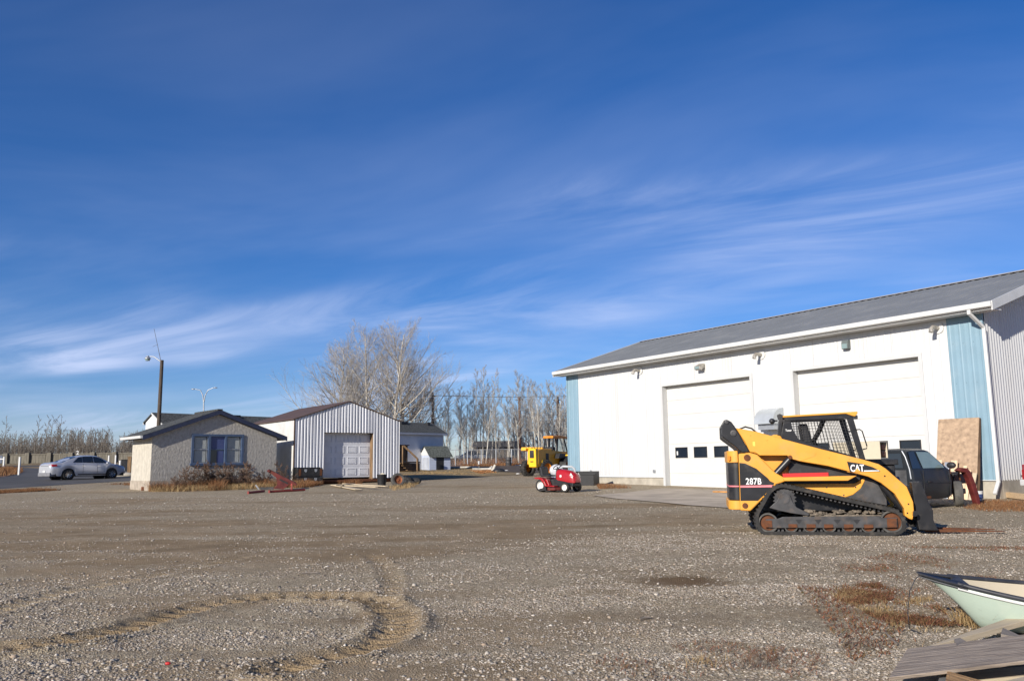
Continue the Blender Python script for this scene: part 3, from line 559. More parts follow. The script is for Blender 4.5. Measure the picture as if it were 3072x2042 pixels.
for sgn in (-1, 1):
    xe = -OH if sgn < 0 else HW + OH
    r = MB(); r.add([(xe, -OF, zE + 0.12), (HW / 2, -OF, zP + 0.12), (HW / 2, HD + 0.08, zP + 0.12), (xe, HD + 0.08, zE + 0.12), (xe, -OF, zE + 0.165), (HW / 2, -OF, zP + 0.165), (HW / 2, HD + 0.08, zP + 0.165), (xe, HD + 0.08, zE + 0.165)],
                    [(0, 1, 2, 3), (4, 7, 6, 5), (0, 4, 5, 1), (1, 5, 6, 2), (2, 6, 7, 3), (3, 7, 4, 0)]); r.build('roof_slope', M['shingle'], hs)
    fb = MB(); fb.add([(xe, -OF - 0.02, zE - 0.06), (HW / 2, -OF - 0.02, zP - 0.06), (HW / 2, -OF + 0.02, zP - 0.06), (xe, -OF + 0.02, zE - 0.06), (xe, -OF - 0.02, zE + 0.14), (HW / 2, -OF - 0.02, zP + 0.14), (HW / 2, -OF + 0.02, zP + 0.14), (xe, -OF + 0.02, zE + 0.14)],
                    [(0, 1, 2, 3), (4, 7, 6, 5), (0, 4, 5, 1), (1, 5, 6, 2), (2, 6, 7, 3), (3, 7, 4, 0)]); fb.build('fascia_board', M['navy'], hs)
    sf = MB(); sf.add([(xe, -OF + 0.021, zE - 0.02), (HW / 2, -OF + 0.021, zP - 0.02), (HW / 2, HD, zP - 0.02), (xe, HD, zE - 0.02)], [(0, 1, 2, 3)]); sf.build('soffit', mat('soffit_blue', (0.16, 0.19, 0.27), 0.7) if sgn else None, hs)
MB().prism([(-OH - 0.10, zE + 0.02), (-OH - 0.01, zE + 0.02), (-OH - 0.01, zE + 0.13), (-OH - 0.12, zE + 0.14)], -OF, HD + 0.08, 'y').build('gutter', M['white_paint'], hs)
MB().box(HW / 2 - 0.12, HW / 2 + 0.12, -OF - 0.03, HD, zP + 0.13, zP + 0.19).build('ridge_cap', M['shingle'], hs)
fr = MB(); X0, X1, Z0, Z1 = 1.83, 4.32, 1.10, 2.52
for a, b in ((X0 - 0.03, X0 + 0.09), (2.60, 2.72), (3.40, 3.52), (X1 - 0.09, X1 + 0.03)): fr.box(a, b, -0.05, 0.10, Z0, Z1)
fr.box(X0 - 0.03, X1 + 0.03, -0.055, 0.10, Z1 - 0.08, Z1 + 0.03); fr.box(X0 - 0.08, X1 + 0.08, -0.09, 0.10, Z0 - 0.05, Z0 + 0.07)
wo = fr.build('window_frame', M['window_blue'], hs, bevel=0.008)
for a, b, k in ((1.92, 2.60, 0), (2.72, 3.40, 1), (3.52, 4.23, 0)):
    zm = 1.82
    if k == 0:
        MB().box(a, b, 0.075, 0.085, Z0 + 0.05, Z1 - 0.06).build('window_pane', M['tint_glass'], wo)
        for (q0, q1) in ((Z0 + 0.12, zm - 0.05), (zm + 0.05, Z1 - 0.12)):
            bl = MB(); n = 12
            for i in range(n): z = q0 + (q1 - q0) * i / n; bl.box(a + 0.05, b - 0.09, 0.055, 0.072, z, z + (q1 - q0) / n - 0.008)
            bl.build('blind', M['blind'], wo)
        sash = MB(); sash.box(a, b, 0.02, 0.06, zm - 0.025, zm + 0.025); sash.box(b - 0.06, b - 0.03, 0.02, 0.05, Z0 + 0.09, Z1 - 0.09); sash.box(a, b, 0.02, 0.06, Z0 + 0.06, Z0 + 0.10); sash.build('sash', M['window_blue'] if False else M['galv'], wo)
    else:
        MB().box(a, b, 0.07, 0.085, Z0 + 0.05, zm - 0.02).build('window_pane', M['tint_glass'], wo)
        MB().box(a, b, 0.03, 0.05, zm + 0.03, Z1 - 0.06).build('window_panel', M['navy_panel'], wo)
        MB().box(a + 0.34, b - 0.02, 0.05, 0.066, Z0 + 0.08, zm - 0.06).build('window_panel', M['navy_panel'], wo)
        MB().box(a, b, 0.02, 0.06, zm - 0.025, zm + 0.03).build('sash', M['window_blue'], wo)

# ------------------------------------------------------------ corrugated metal shed on skids
SA = math.radians(36)
sh = thing('metal_shed', 'silver corrugated metal shed with a panelled garage door and brown roof', 'shed', (-10.66, 40.80, 0.696), SA); sh.scale = (0.96, 0.96, 0.96)
SW, SDP, SE, SP_ = 5.98, 7.0, 3.24, 4.22
DX0, DX1, DZ0, DZ1 = 1.60, 4.40, 0.27, 2.60
def top(x): return SE + (SP_ - SE) * (1 - abs(x - SW / 2) / (SW / 2))
x = 0.0
while x < SW - 0.01:                                     # upright deck ribs, one sheet for every four ribs
    x1 = min(x + 0.68, SW)
    for a, b, z0 in [(max(x, lo), min(x1, hi), zz) for lo, hi, zz in ((0, 1.42, 0.82), (1.42, DX0, 0.30), (DX0, DX1, DZ1), (DX1, SW, 0.22)) if max(x, lo) < min(x1, hi) - 0.005]:
        pr = []; n = int((b - a) / 0.17 * 8) + 2
        for i in range(n + 1):
            xx = a + (b - a) * i / n; t = (xx % 0.17) / 0.17; pr.append((xx, -0.045 if 0.10 < t < 0.62 else (0.0 if 0.72 < t < 1.0 else -0.02)))
        MB().grid([[(p[0], p[1], z0) for p in pr], [(p[0], p[1], top(p[0])) for p in pr]]).build('metal_panel', M['shed_metal'], sh, smooth=35)
    x = x1
MB().box(0.01, SW - 0.01, 0.02, 0.06, 2.60, SE).add([(0.01, 0.03, SE), (SW - .01, 0.03, SE), (SW / 2, 0.03, SP_ - .02)], [(0, 1, 2)]).build('gable_lining', M['wood_dark'], sh)
y = 0.0
while y < SDP:                                           # side wall in narrow ribbed sheets
    y1 = min(y + 0.9, SDP)
    for xs_, sg in ((-0.0, -1), (SW, 1)):
        rows = [[], []]; n = int((y1 - y) / 0.11) * 4
        for i in range(n + 1):
            yy = y + (y1 - 0.004 - y) * i / n; o_ = 0.012 * (1 + math.cos(2 * math.pi * yy / 0.22)); rows[0].append((xs_ + sg * o_, yy, 0.20)); rows[1].append((xs_ + sg * o_, yy, SE))
        MB().grid(rows).build('side_panel', M['shed_side'], sh, smooth=50)
    y = y1
MB().box(0, SW, SDP, SDP + 0.02, 0.2, SE).add([(0, SDP, SE), (SW, SDP, SE), (SW / 2, SDP, SP_)], [(0, 1, 2)]).build('rear_wall', M['shed_side'], sh)
for sgn in (-1, 1):
    xe = -0.10 if sgn < 0 else SW + 0.06
    zE_ = SE - 0.10 * (SP_ - SE) / (SW / 2)
    MB().add([(xe, -0.10, zE_ + 0.02), (SW / 2, -0.10, SP_ + 0.02), (SW / 2, SDP + 0.1, SP_ + 0.02), (xe, SDP + 0.1, zE_ + 0.02), (xe, -0.10, zE_ + 0.06), (SW / 2, -0.10, SP_ + 0.06), (SW / 2, SDP + 0.1, SP_ + 0.06), (xe, SDP + 0.1, zE_ + 0.06)],
             [(0, 1, 2, 3), (4, 7, 6, 5), (0, 4, 5, 1), (1, 5, 6, 2), (2, 6, 7, 3), (3, 7, 4, 0)]).build('roof_slope', M['brown_roof'], sh)
MB().box(-0.03, 0.02, -0.06, -0.0, 0.82, SE).build('corner_trim', M['wood_dark'], sh)
jb = MB(); jb.box(DX0 - 0.05, DX0, 0.0, 0.55, 0.15, DZ1); jb.box(DX1, DX1 + 0.05, 0.0, 0.55, 0.15, DZ1); jb.box(DX0, DX1, 0.06, 0.55, DZ1, DZ1 + 0.05); jb.build('door_jamb', M['wood_brown'], sh)
gd = MB().box(DX0, DX1, 0.36, 0.40, DZ0, DZ1 - 0.001).build('garage_door', M['shed_door'], sh)
h = (DZ1 - DZ0) / 4; wpan = (DX1 - DX0) / 4
for i in range(4):
    MB().box(DX0 + 0.002, DX1 - 0.002, 0.352, 0.360, DZ0 + i * h + 0.008, DZ0 + (i + 1) * h - 0.008).build('door_section', M['shed_door'], gd)
    for j in range(4):
        a, b = DX0 + j * wpan + 0.09, DX0 + (j + 1) * wpan - 0.09; z0, z1 = DZ0 + i * h + 0.11, DZ0 + (i + 1) * h - 0.11
        p = MB(); t = 0.03
        for q in ((a, b, z0, z0 + t), (a, b, z1 - t, z1), (a, a + t, z0 + t, z1 - t), (b - t, b, z0 + t, z1 - t)): p.box(q[0], q[1], 0.330, 0.352, q[2], q[3])
        p.box(a + 0.06, b - 0.06, 0.336, 0.352, z0 + 0.06, z1 - 0.06); p.build('raised_panel', M['shed_door'], gd, bevel=0.006)
sk = MB(); sk.box(-0.1, SW + 0.1, 0.15, 0.40, -0.05, 0.18); sk.box(-0.1, SW + 0.1, 2.2, 2.5, -0.05, 0.2); sk.box(0.1, 0.4, 0.0, SDP, -0.1, 0.16); sk.box(SW - 0.4, SW - 0.1, 0.0, SDP, -0.1, 0.16); sk.build('skid', M['rust'], sh)
MB().box(1.5, 4.9, -0.12, 0.10, 0.05, 0.16).build('sill_beam', M['rust'], sh)
# low black storage box tucked under the shed's corner
bb = thing('storage_box', 'black storage box with four pale latches under the shed corner', 'box', (-10.66, 40.80, 0.68), SA); bb.scale = (0.96, 0.96, 0.96)
MB().box(0.06, 1.40, -0.42, 0.35, -0.06, 0.36).box(0.06, 1.40, -0.42, 0.35, 0.375, 0.80).build('body', M['black_plastic'], bb, bevel=0.02)
for x_ in (0.48, 1.02):
    for z_ in (0.24, 0.68):
        MB().prism([(x_ - 0.07, z_ + 0.07), (x_ + 0.07, z_ + 0.07), (x_ + 0.07, z_ - 0.03), (x_, z_ - 0.09), (x_ - 0.07, z_ - 0.03)], -0.435, -0.421, 'y').build('latch', M['galv'], bb)
for x_ in (0.18, 1.30): MB().box(x_ - 0.06, x_ + 0.06, -0.428, -0.4205, 0.42, 0.76).build('corner_plate', M['rust'], bb)

# ------------------------------------------------------------ long white home behind
MA = math.radians(49)
mh = thing('long_white_house', 'long low white house with dark shingle roof behind the sheds', 'house', (-23.7, 55.0, 0.85), MA)
ML, MHW, MEZ, MRZ = 24.9, 1.72, 3.36, 4.22
nS = 18; hS = (MEZ - 0.35) / nS
for i in range(nS):                                       # horizontal siding boards, front and left end
    z0 = 0.30 + i * hS
    MB().add([(0, -MHW, z0), (ML, -MHW, z0), (ML, -MHW + 0.012, z0 + hS), (0, -MHW + 0.012, z0 + hS), (0, -MHW + 0.02, z0), (ML, -MHW + 0.02, z0)], [(0, 1, 2, 3), (0, 4, 5, 1)]).build('siding_board', M['siding_white'], mh)
ew = MB(); ew.add([(0, -MHW, 0.3), (0, 1.0, 0.3), (0, 1.0, 3.7), (0, 0, MRZ), (0, -MHW, MEZ)], [(0, 1, 2, 3, 4)]); ew.add([(ML, -MHW + .02, 0.3), (ML, 1.0, 0.3), (ML, 1.0, 3.7), (ML, 0, MRZ), (ML, -MHW + .02, MEZ)], [(0, 1, 2, 3, 4)]); ew.add([(0, 1.0, 0.3), (ML, 1.0, 0.3), (ML, 1.0, 3.7), (0, 1.0, 3.7)], [(0, 1, 2, 3)])
ew.build('end_wall', M['siding_white'], mh); MB().box(-0.03, ML + .03, -MHW - 0.03, 1.0, -0.2, 0.295).build('skirting', M['foundation'], mh)
for sgn in (-1, 1):
    ov = 0.16; ye = sgn * ((MHW if sgn < 0 else 1.0) + ov); ze = MRZ - abs(ye) * (MRZ - MEZ) / MHW
    MB().add([(-0.10, ye, ze), (ML + 0.35, ye, ze), (ML + 0.35, 0, MRZ), (-0.10, 0, MRZ), (-0.10, ye, ze + 0.09), (ML + 0.35, ye, ze + 0.09), (ML + 0.35, 0, MRZ + 0.09), (-0.10, 0, MRZ + 0.09)], [(0, 1, 2, 3), (4, 7, 6, 5), (0, 4, 5, 1), (1, 5, 6, 2), (2, 6, 7, 3), (3, 7, 4, 0)]).build('roof_slope', M['shingle'], mh)
    MB().prism([(ye - sgn * 0.0, ze - 0.10), (ye + sgn * 0.07, ze - 0.10), (ye + sgn * 0.09, ze + 0.06), (ye, ze + 0.06)], -0.08, ML + 0.33, 'x').build('gutter', M['siding_white'], mh)
rv = MB()
for x_ in (5.4, 21.2): rv.box(x_, x_ + 0.7, -0.5, -0.1, MRZ - 0.12, MRZ + 0.10)
rv.box(24.2, 24.45, -0.55, -0.35, MRZ - 0.2, MRZ + 0.12); rv.build('roof_vent', M['black_plastic'], mh)
MB().prism([(-MHW - 0.16, MEZ - 0.16), (-MHW - 0.16, MEZ - 0.04), (0, MRZ + 0.07), (0, MRZ - 0.03)], -0.14, -0.105, 'x').build('rake_trim', M['white_paint'], mh)

# ------------------------------------------------------------ garden shed with a dark door
q0, q1 = gp(1259, 1408), gp(1351, 1408)
gs_ = thing('garden_shed', 'small pale blue garden shed with dark door and shingled roof', 'shed', (q0[0] + 1.15, q0[1] - 3.0, q0[2] - 0.09), math.radians(33))
GW, GD_, GE, GP_ = 1.95, 1.7, 1.28, 2.0
for i in range(9):
    z0 = 0.05 + i * 0.137
    for a, b in ((0, 0.62), (1.35, GW)): MB().add([(a, 0, z0), (b, 0, z0), (b, 0.012, z0 + 0.137), (a, 0.012, z0 + 0.137)], [(0, 1, 2, 3)]).build('siding_board', M['siding_blue'], gs_)
MB().add([(0, 0, 0.05), (0, GD_, 0.05), (0, GD_, GE), (0, 0, GE)], [(0, 1, 2, 3)]).add([(GW, 0, 0.05), (GW, GD_, 0.05), (GW, GD_, GE), (GW, GD_ / 2, GP_), (GW, 0, GE)], [(0, 1, 2, 3, 4)]).add([(0, GD_, 0), (GW, GD_, 0), (GW, GD_, GE), (0, GD_, GE)], [(0, 1, 2, 3)]).build('side_wall', M['siding_blue'], gs_)
MB().prism([(0.0, GE), (GD_, GE), (GD_ / 2, GP_)], -0.02, 0.02, 'x').build('gable_panel', M['white_paint'], gs_)
MB().box(0.62, 1.35, 0.02, 0.05, 0.05, GE - 0.05).build('door', M['black_paint'], gs_)
for sgn in (0, 1):
    ye = -0.22 if sgn == 0 else GD_ + 0.22; ze = GE - 0.18
    for i in range(6):                                    # courses of shingles
        t0, t1 = i / 6, (i + 1) / 6; za, zb = ze + (GP_ + 0.03 - ze) * t0, ze + (GP_ + 0.03 - ze) * t1; ya, yb = ye + (GD_ / 2 - ye) * t0, ye + (GD_ / 2 - ye) * t1
        MB().add([(-0.12, ya, za + 0.03), (GW + 0.15, ya, za + 0.03), (GW + 0.15, yb, zb + 0.01), (-0.12, yb, zb + 0.01), (-0.12, ya, za), (GW + 0.15, ya, za)], [(0, 1, 2, 3), (0, 4, 5, 1)]).build('shingle_course', M['shingle_old'], gs_)
lt = MB()                                                 # white lattice screen leaning on its left side
for i in range(6): lt.box(-0.06, -0.03, 0.1 + i * 0.24, 0.14 + i * 0.24, 0.15, 1.1)
lt.build('lattice', M['white_paint'], gs_)

# ------------------------------------------------------------ timber deck with stairs
dq = gp(1228, 1415)
dk = thing('timber_deck', 'weathered timber deck with slatted screen and stair rail beside the shed', 'deck', (dq[0], dq[1], dq[2]), math.radians(52))
for i in range(15): MB().box(-1.6 + i * 0.2, -1.6 + i * 0.2 + 0.17, 1.6, 1.63, 0.8, 2.05).build('screen_board', M['wood_brown'], dk)
ft = MB(); 
for x_ in (-1.6, -0.2, 1.2): ft.box(x_, x_ + 0.1, 1.5, 1.6, 0, 2.1)
ft.box(-1.65, 1.45, 1.45, 1.7, 2.05, 2.12); ft.box(-1.6, 1.4, 0.2, 1.7, 0.68, 0.78); ft.build('deck_frame', M['wood_dark'], dk)
MB().box(-1.6, 1.4, 0.25, 0.28, 0.05, 0.66).build('deck_skirt', M['wood_dark'], dk)
rl = MB(); rl.bar((-0.75, -0.1, 2.0), (0.1, -0.75, 1.0), 0.05, 0.14); rl.box(0.05, 0.16, -0.82, -0.70, 0, 1.02); rl.box(-0.8, -0.7, -0.1, 0.0, 0.6, 2.0); rl.build('stair_rail', M['wood_brown'], dk)
for i in range(4): MB().box(-0.9 - 0.0 * i, 0.0, -0.75 + i * 0.24, -0.5 + i * 0.24, 0.13 + i * 0.17, 0.17 + i * 0.17).build('stair_tread', M['wood_brown'], dk)

# ------------------------------------------------------------ dark low house far behind the trees
fh = thing('far_brown_house', 'dark low house behind the chain link fence and birch trunks', 'house', (-6.0, 128, 1.85), math.radians(4))
MB().box(0, 8.0, 0, 5, 0, 2.3).build('wall', mat('far_wall', (0.085, 0.07, 0.055), 0.9, 0, 0.15, 0.5), fh)
for sgn in (0, 1):
    y0 = -0.5 if sgn == 0 else 5.5
    MB().add([(-0.5, y0, 2.2), (8.5, y0, 2.2), (7.6, 2.5, 3.2), (0.4, 2.5, 3.2)], [(0, 1, 2, 3)]).build('roof_slope', mat('far_roof', (0.07, 0.065, 0.06), 0.9), fh)
for x_ in (1.0, 5.2): MB().box(x_, x_ + 1.4, -0.03, 0.0, 0.9, 1.8).build('window', M['dark_glass'], fh)
# ------------------------------------------------------------ compact track loader
LH = math.radians(-12.5); lq = gp(2271, 1606)
lY = np.array([-math.sin(LH), math.cos(LH)])
ld = thing('track_loader', 'yellow and black compact track loader with pallet forks on the gravel', 'loader', (lq[0] + 0.99 * lY[0], lq[1] + 0.99 * lY[1], lq[2] + 0.01), LH)
def L(zx, zy, y):
    """side view pixel (enlarged crop) -> local x,z for a piece whose near face lies at local y"""
    d = y + 0.99; u = 2150 + zx / 2.5586; k = 1 + d / 15.0
    return ((zx - 310) / 430.0 * k + math.tan(math.atan((u - 1536) / 2500.0) + LH) * d, 1.32 + ((1045 - zy) / 430.0 - 1.32) * k)
def LP(pts, y): return [L(a, b, y) for a, b in pts]
def slab(name, m, pts, y0, y1, parent=ld, bevel=0.01, both=False, ref=None):
    p = LP(pts, y0 if ref is None else ref); o = MB().prism(p, y0, y1, 'y').build(name, m, parent, bevel=bevel)
    if both: MB().prism(p, -y1, -y0, 'y').build(name, m, parent, bevel=bevel)
    return o
def smooth_loop(pts, n=3):
    P = [np.array(p, float) for p in pts]
    for _ in range(n):
        Q = []
        for a, b in zip(P, P[1:] + P[:1]): Q += [a * .75 + b * .25, a * .25 + b * .75]
        P = Q
    return P
belt_px = [(310, 985), (352, 1045), (440, 1048), (870, 1050), (1250, 1048), (1350, 1030), (1378, 940), (1330, 862), (1240, 838), (880, 752), (590, 680), (500, 660), (420, 700), (360, 800), (300, 900)]
belt = [np.array(L(a, b, -0.99)) for a, b in belt_px]; belt = smooth_loop(belt, 3)
belt = [np.array([p[0], max(p[1], 0.006)]) for p in belt]
def inset(P, t):
    out_ = []; n = len(P)
    for i in range(n):
        d = P[(i + 1) % n] - P[i - 1]; d = d / (np.hypot(*d) + 1e-9); out_.append(P[i] + t * np.array([-d[1], d[0]]))
    return out_
area = sum(a[0] * b[1] - b[0] * a[1] for a, b in zip(belt, belt[1:] + belt[:1])); sgn_in = 1 if area > 0 else -1
inner = inset(belt, sgn_in * 0.055)
for side in (-1, 1):
    y0, y1 = (-0.99, -0.54) if side < 0 else (0.54, 0.99)
    mb = MB(); n = len(belt)
    vs = [(p[0], y0, p[1]) for p in belt] + [(p[0], y0, p[1]) for p in inner] + [(p[0], y1, p[1]) for p in belt] + [(p[0], y1, p[1]) for p in inner]; fs = []
    for i in range(n):
        j = (i + 1) % n; fs += [(i, j, n + j, n + i), (2 * n + i, 3 * n + i, 3 * n + j, 2 * n + j), (i, 2 * n + i, 2 * n + j, j), (n + i, n + j, 3 * n + j, 3 * n + i)]
    mb.add(vs, fs); tk = mb.build('track_belt', M['black_rubber'], ld, smooth=40)
    # tread lugs outside, drive teeth inside
    acc = 0; step = 0.072; nxt = 0; lug = MB(); tooth = MB()
    for i in range(n):
        a, b = belt[i], belt[(i + 1) % n]; d = b - a; Ls = np.hypot(*d)
        while nxt < acc + Ls:
            p = a + d * ((nxt - acc) / Ls); t = d / Ls; nn = np.array([-t[1], t[0]]) * -sgn_in
            if p[1] > 0.05:
                c0 = p - t * 0.020; c1 = p + t * 0.020; c2 = c1 + nn * 0.020 - t * 0.006; c3 = c0 + nn * 0.020 + t * 0.006
                lug.prism([tuple(q) for q in (c0, c1, c2, c3)], y0 + 0.004, y1 - 0.004, 'y')
            c0 = p - nn * 0.052 - t * 0.022; c1 = p - nn * 0.052 + t * 0.022; c2 = c1 - nn * 0.05 - t * .008; c3 = c0 - nn * 0.05 + t * .008
            tooth.prism([tuple(q) for q in (c0, c1, c2, c3)], (y0 + y1) / 2 - 0.14, (y0 + y1) / 2 + 0.14, 'y'); nxt += step
        acc += Ls
    lug.build('tread_lugs', M['black_rubber'], tk); tooth.build('drive_teeth', M['dark_steel'], tk)
    def wheel(c, r, nm, hub=M['rust']):
        x, z = L(c[0], c[1], -0.99); ye = y0 + 0.02 if side < 0 else y1 - 0.02; s_ = -1 if side < 0 else 1
        w_ = MB().lathe([(r, 0), (r, -s_ * 0.36), (r * .8, -s_ * 0.36), (r * .78, -s_ * .02), (r * .86, s_ * 0.0)], (x, ye, z), 'y', 28).build(nm, M['tyre_dusty'], ld, smooth=40)
        MB().lathe([(r * .77, -s_ * 0.03), (r * .70, -s_ * 0.045), (r * .3, -s_ * 0.03), (r * .26, s_ * 0.01), (0.0, s_ * 0.012)], (x, ye, z), 'y', 24, False).build('wheel_disc', hub, w_, smooth=40)
    wheel((398, 955), 0.170, 'rear_idler'); wheel((1278, 945), 0.195, 'front_idler')
    for cx in (562, 698, 835, 972, 1110): wheel((cx, 975), 0.118, 'road_wheel')
    x, z = L(530, 778, -0.99); ym = (y0 + y1) / 2; sp = MB()
    prof = []
    for i in range(36):
        r = 0.205 if i % 2 else 0.165; prof.append((x + r * math.cos(2 * math.pi * i / 36), z + r * math.sin(2 * math.pi * i / 36)))
    ysp = y0 + 0.10 if side < 0 else y1 - 0.10; sp.prism(prof, ysp - 0.03, ysp + 0.03, 'y'); sp.build('drive_sprocket', M['dark_steel'], ld)
    yo = (-0.985, -0.93) if side < 0 else (0.93, 0.985); yi = (-0.955, -0.60) if side < 0 else (0.60, 0.955)
    br = MB().prism(LP([(470, 790), (490, 745), (527, 722), (566, 745), (585, 800), (610, 838), (700, 885), (690, 900), (560, 880), (480, 862), (412, 842), (440, 815)], -0.96), yi[0] + (0.0 if side < 0 else .27), yi[0] + (0.08 if side < 0 else .35), 'y').build('drive_bracket', M['dark_steel'], ld, bevel=0.008)
    hx, hz = L(527, 775, -0.96); yb = -0.965 if side < 0 else 0.965
    MB().lathe([(0.0, 0), (0.085, 0), (0.085, 0.05 * -side), (0, 0.05 * -side)], (hx, yb, hz), 'y', 24, False).build('hub_cap', M['dark_steel'], br, smooth=30)
    fm = MB().prism(LP([(380, 925), (470, 922), (505, 908), (1195, 902), (1200, 915), (1310, 912), (1310, 985), (1200, 988), (400, 992), (380, 965)], -0.97), *(yo if side < 0 else yo), 'y').build('track_frame', M['dark_steel'], ld, bevel=0.01)
    for cx in (575, 705, 830, 970, 1110):
        p = LP([(cx - 32, 962), (cx + 32, 962), (cx + 32, 986), (cx - 32, 990)], -0.99); MB().prism(p, -0.997 if side < 0 else 0.986, -0.986 if side < 0 else 0.997, 'y').build('wear_plate', M['rust'], fm)
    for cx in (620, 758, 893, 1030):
        p = LP([(cx - 26, 928), (cx + 26, 928), (cx, 962)], -0.99); MB().prism(p, -0.9885 if side < 0 else 0.986, -0.986 if side < 0 else 0.9885, 'y').build('notch_shade', M['black_plastic'], fm)  # dark raised triangles stand in for the shade inside the frame's holes
    p = LP([(1240, 918), (1305, 918), (1305, 982), (1240, 984)], -0.99); MB().prism(p, -0.999 if side < 0 else 0.986, -0.986 if side < 0 else 0.999, 'y').build('idler_plate', M['rust'], fm)
    p = LP([(372, 935), (425, 935), (425, 985), (372, 985)], -0.99); MB().prism(p, -0.999 if side < 0 else 0.986, -0.986 if side < 0 else 0.999, 'y').build('idler_plate', M['rust'], fm)
    md = MB(); rr = random.Random(3)
    for i in range(75):
        cx = 630 + i * 7.6 + rr.random() * 8; zz = 897 - rr.random() * 34; x, z = L(cx, zz, -0.75); md.sphere((x, side * (0.68 + rr.random() * .2), z), 0.02 + rr.random() * .045, 0.05 + rr.random() * .05, 0.012 + rr.random() * .028, 7, 5)
    x0_, z0_ = L(640, 905, -.75); x1_, z1_ = L(1200, 880, -.75); md.box(x0_, x1_, side * .62, side * .90, z0_, z0_ + .035)
    md.build('packed_mud', M['mud'], ld, smooth=None)
# chassis between the tracks
slab('chassis', M['black_paint'], [(215, 520), (640, 500), (1150, 620), (1225, 700), (1225, 860), (260, 875), (215, 800)], -0.52, 0.52, bevel=0.02)
slab('engine_bay', M['loader_yellow'], [(300, 430), (560, 455), (640, 500), (560, 640), (300, 640)], -0.60, 0.60, bevel=0.02)
slab('inner_panel', M['black_plastic'], [(565, 478), (660, 505), (1060, 600), (1060, 640), (560, 640)], -0.66, 0.66, bevel=0.01)
rb = slab('rear_body', M['loader_yellow'], [(205, 430), (290, 422), (345, 440), (362, 458), (470, 578), (535, 618), (548, 640), (470, 668), (400, 742), (272, 867), (197, 862)], -0.84, 0.84, bevel=0.025)
p = LP([(208, 500), (250, 505), (330, 545), (410, 618), (425, 640), (455, 655), (440, 685), (330, 787), (203, 787)], -0.845)
MB().prism(p, -0.848, -0.842, 'y').build('side_decal', M['black_paint'], rb); MB().prism(p, 0.842, 0.848, 'y').build('side_decal', M['black_paint'], rb)
pink = mat('pink_stripe', (0.75, 0.22, 0.24), 0.5)
p = LP([(206, 673), (448, 671), (438, 686), (206, 688)], -0.85); MB().prism(p, -0.852, -0.8485, 'y').build('side_stripe', pink, rb)
hx, hz = L(268, 462, -0.85); MB().lathe([(0.0, 0), (0.055, 0), (0.06, -0.012), (0, -0.012)], (hx, -0.84, hz), 'y', 16, False).build('tie_down', M['rust'], rb)
hx, hz = L(235, 825, -0.85); MB().lathe([(0.0, 0), (0.045, 0), (0.05, -0.012), (0, -0.012)], (hx, -0.84, hz), 'y', 16, False).build('tie_down', M['rust'], rb)
# rear door: yellow cap, black centre, yellow bumper with rounded corners
def rounded_end(name, m, x0, x1, z0, z1, hw, r, parent=ld):
    pts = [(x1, -hw)] + [(x0 + r - r * math.sin(t), -hw + r - r * math.cos(t)) for t in [math.pi / 2 * i / 6 for i in range(7)]] + [(x0 + r - r * math.cos(t), hw - r + r * math.sin(t)) for t in [math.pi / 2 * i / 6 for i in range(7)]] + [(x1, hw)]
    return MB().prism(pts, z0, z1, 'z').build(name, m, parent, smooth=35, bevel=0.012)
xa, za = L(205, 500, -0.82); xr = L(118, 600, -0.70)[0]
ztop, zlow, zbot = L(160, 408, -0.8)[1], L(160, 786, -0.8)[1], L(160, 855, -0.8)[1]
rounded_end('rear_hood', M['loader_yellow'], xr, xa - 0.012, za + 0.004, ztop, 0.82, 0.16)
rdo = rounded_end('rear_door', M['black_paint'], xr + 0.012, xa - 0.012, zlow + 0.004, za, 0.81, 0.16)
rounded_end('rear_bumper', M['loader_yellow'], xr - 0.01, xa - 0.012, zbot, zlow, 0.82, 0.16)
rounded_end('rear_stripe', pink, xr + 0.009, xa - 0.013, L(160, 686, -0.8)[1], L(160, 671, -0.8)[1], 0.8125, 0.16, rdo)
bx('tail_lamp', M['amber'], ld, xr + 0.02, xr + 0.06, -0.822, -0.78, L(160, 480, -.8)[1], L(160, 447, -.8)[1])
# side pods
slab('side_step', M['loader_yellow'], [(520, 614), (1050, 606), (985, 642), (530, 642)], -0.90, -0.50, both=True)
slab('red_bar', M['red_bar'], [(520, 584), (850, 579), (850, 612), (522, 615)], -0.86, -0.80)
slab('side_plate', M['loader_yellow'], [(535, 664), (1018, 662), (1086, 622), (1086, 645), (1055, 700), (1000, 745), (935, 768), (700, 712), (545, 678)], -0.60, -0.50, both=True, bevel=0.008)
slab('front_plate', M['dark_steel'], [(1086, 622), (1165, 648), (1225, 780), (1225, 825), (936, 768), (1000, 745), (1056, 700)], -0.585, -0.50, both=True, bevel=0.008)
# lift arms
arm_px = [(195, 232), (340, 262), (520, 318), (800, 402), (1100, 487), (1205, 522), (1252, 556), (1385, 690), (1420, 800), (1420, 872), (1406, 928), (1385, 922), (1355, 900), (1355, 850), (1300, 742), (1210, 660), (1130, 615), (980, 570), (850, 532), (640, 492), (592, 470), (560, 450), (362, 447), (332, 425), (290, 420), (262, 350)]
am = slab('lift_arm', M['loader_yellow'], arm_px, -0.84, -0.70, bevel=0.014)
MB().prism(LP(arm_px, -0.84), 0.70, 0.84, 'y').build('lift_arm', M['loader_yellow'], ld, bevel=0.014)
rd = MB().prism(LP([(560, 378), (740, 398), (770, 430), (760, 455), (655, 492), (600, 476)], -0.84), -0.846, -0.841, 'y').build('arm_plate', M['loader_yellow'], am)
tw = [(88, 205), (108, 172), (130, 164), (165, 185), (195, 232), (292, 418), (235, 426), (205, 402), (188, 382), (88, 300)]
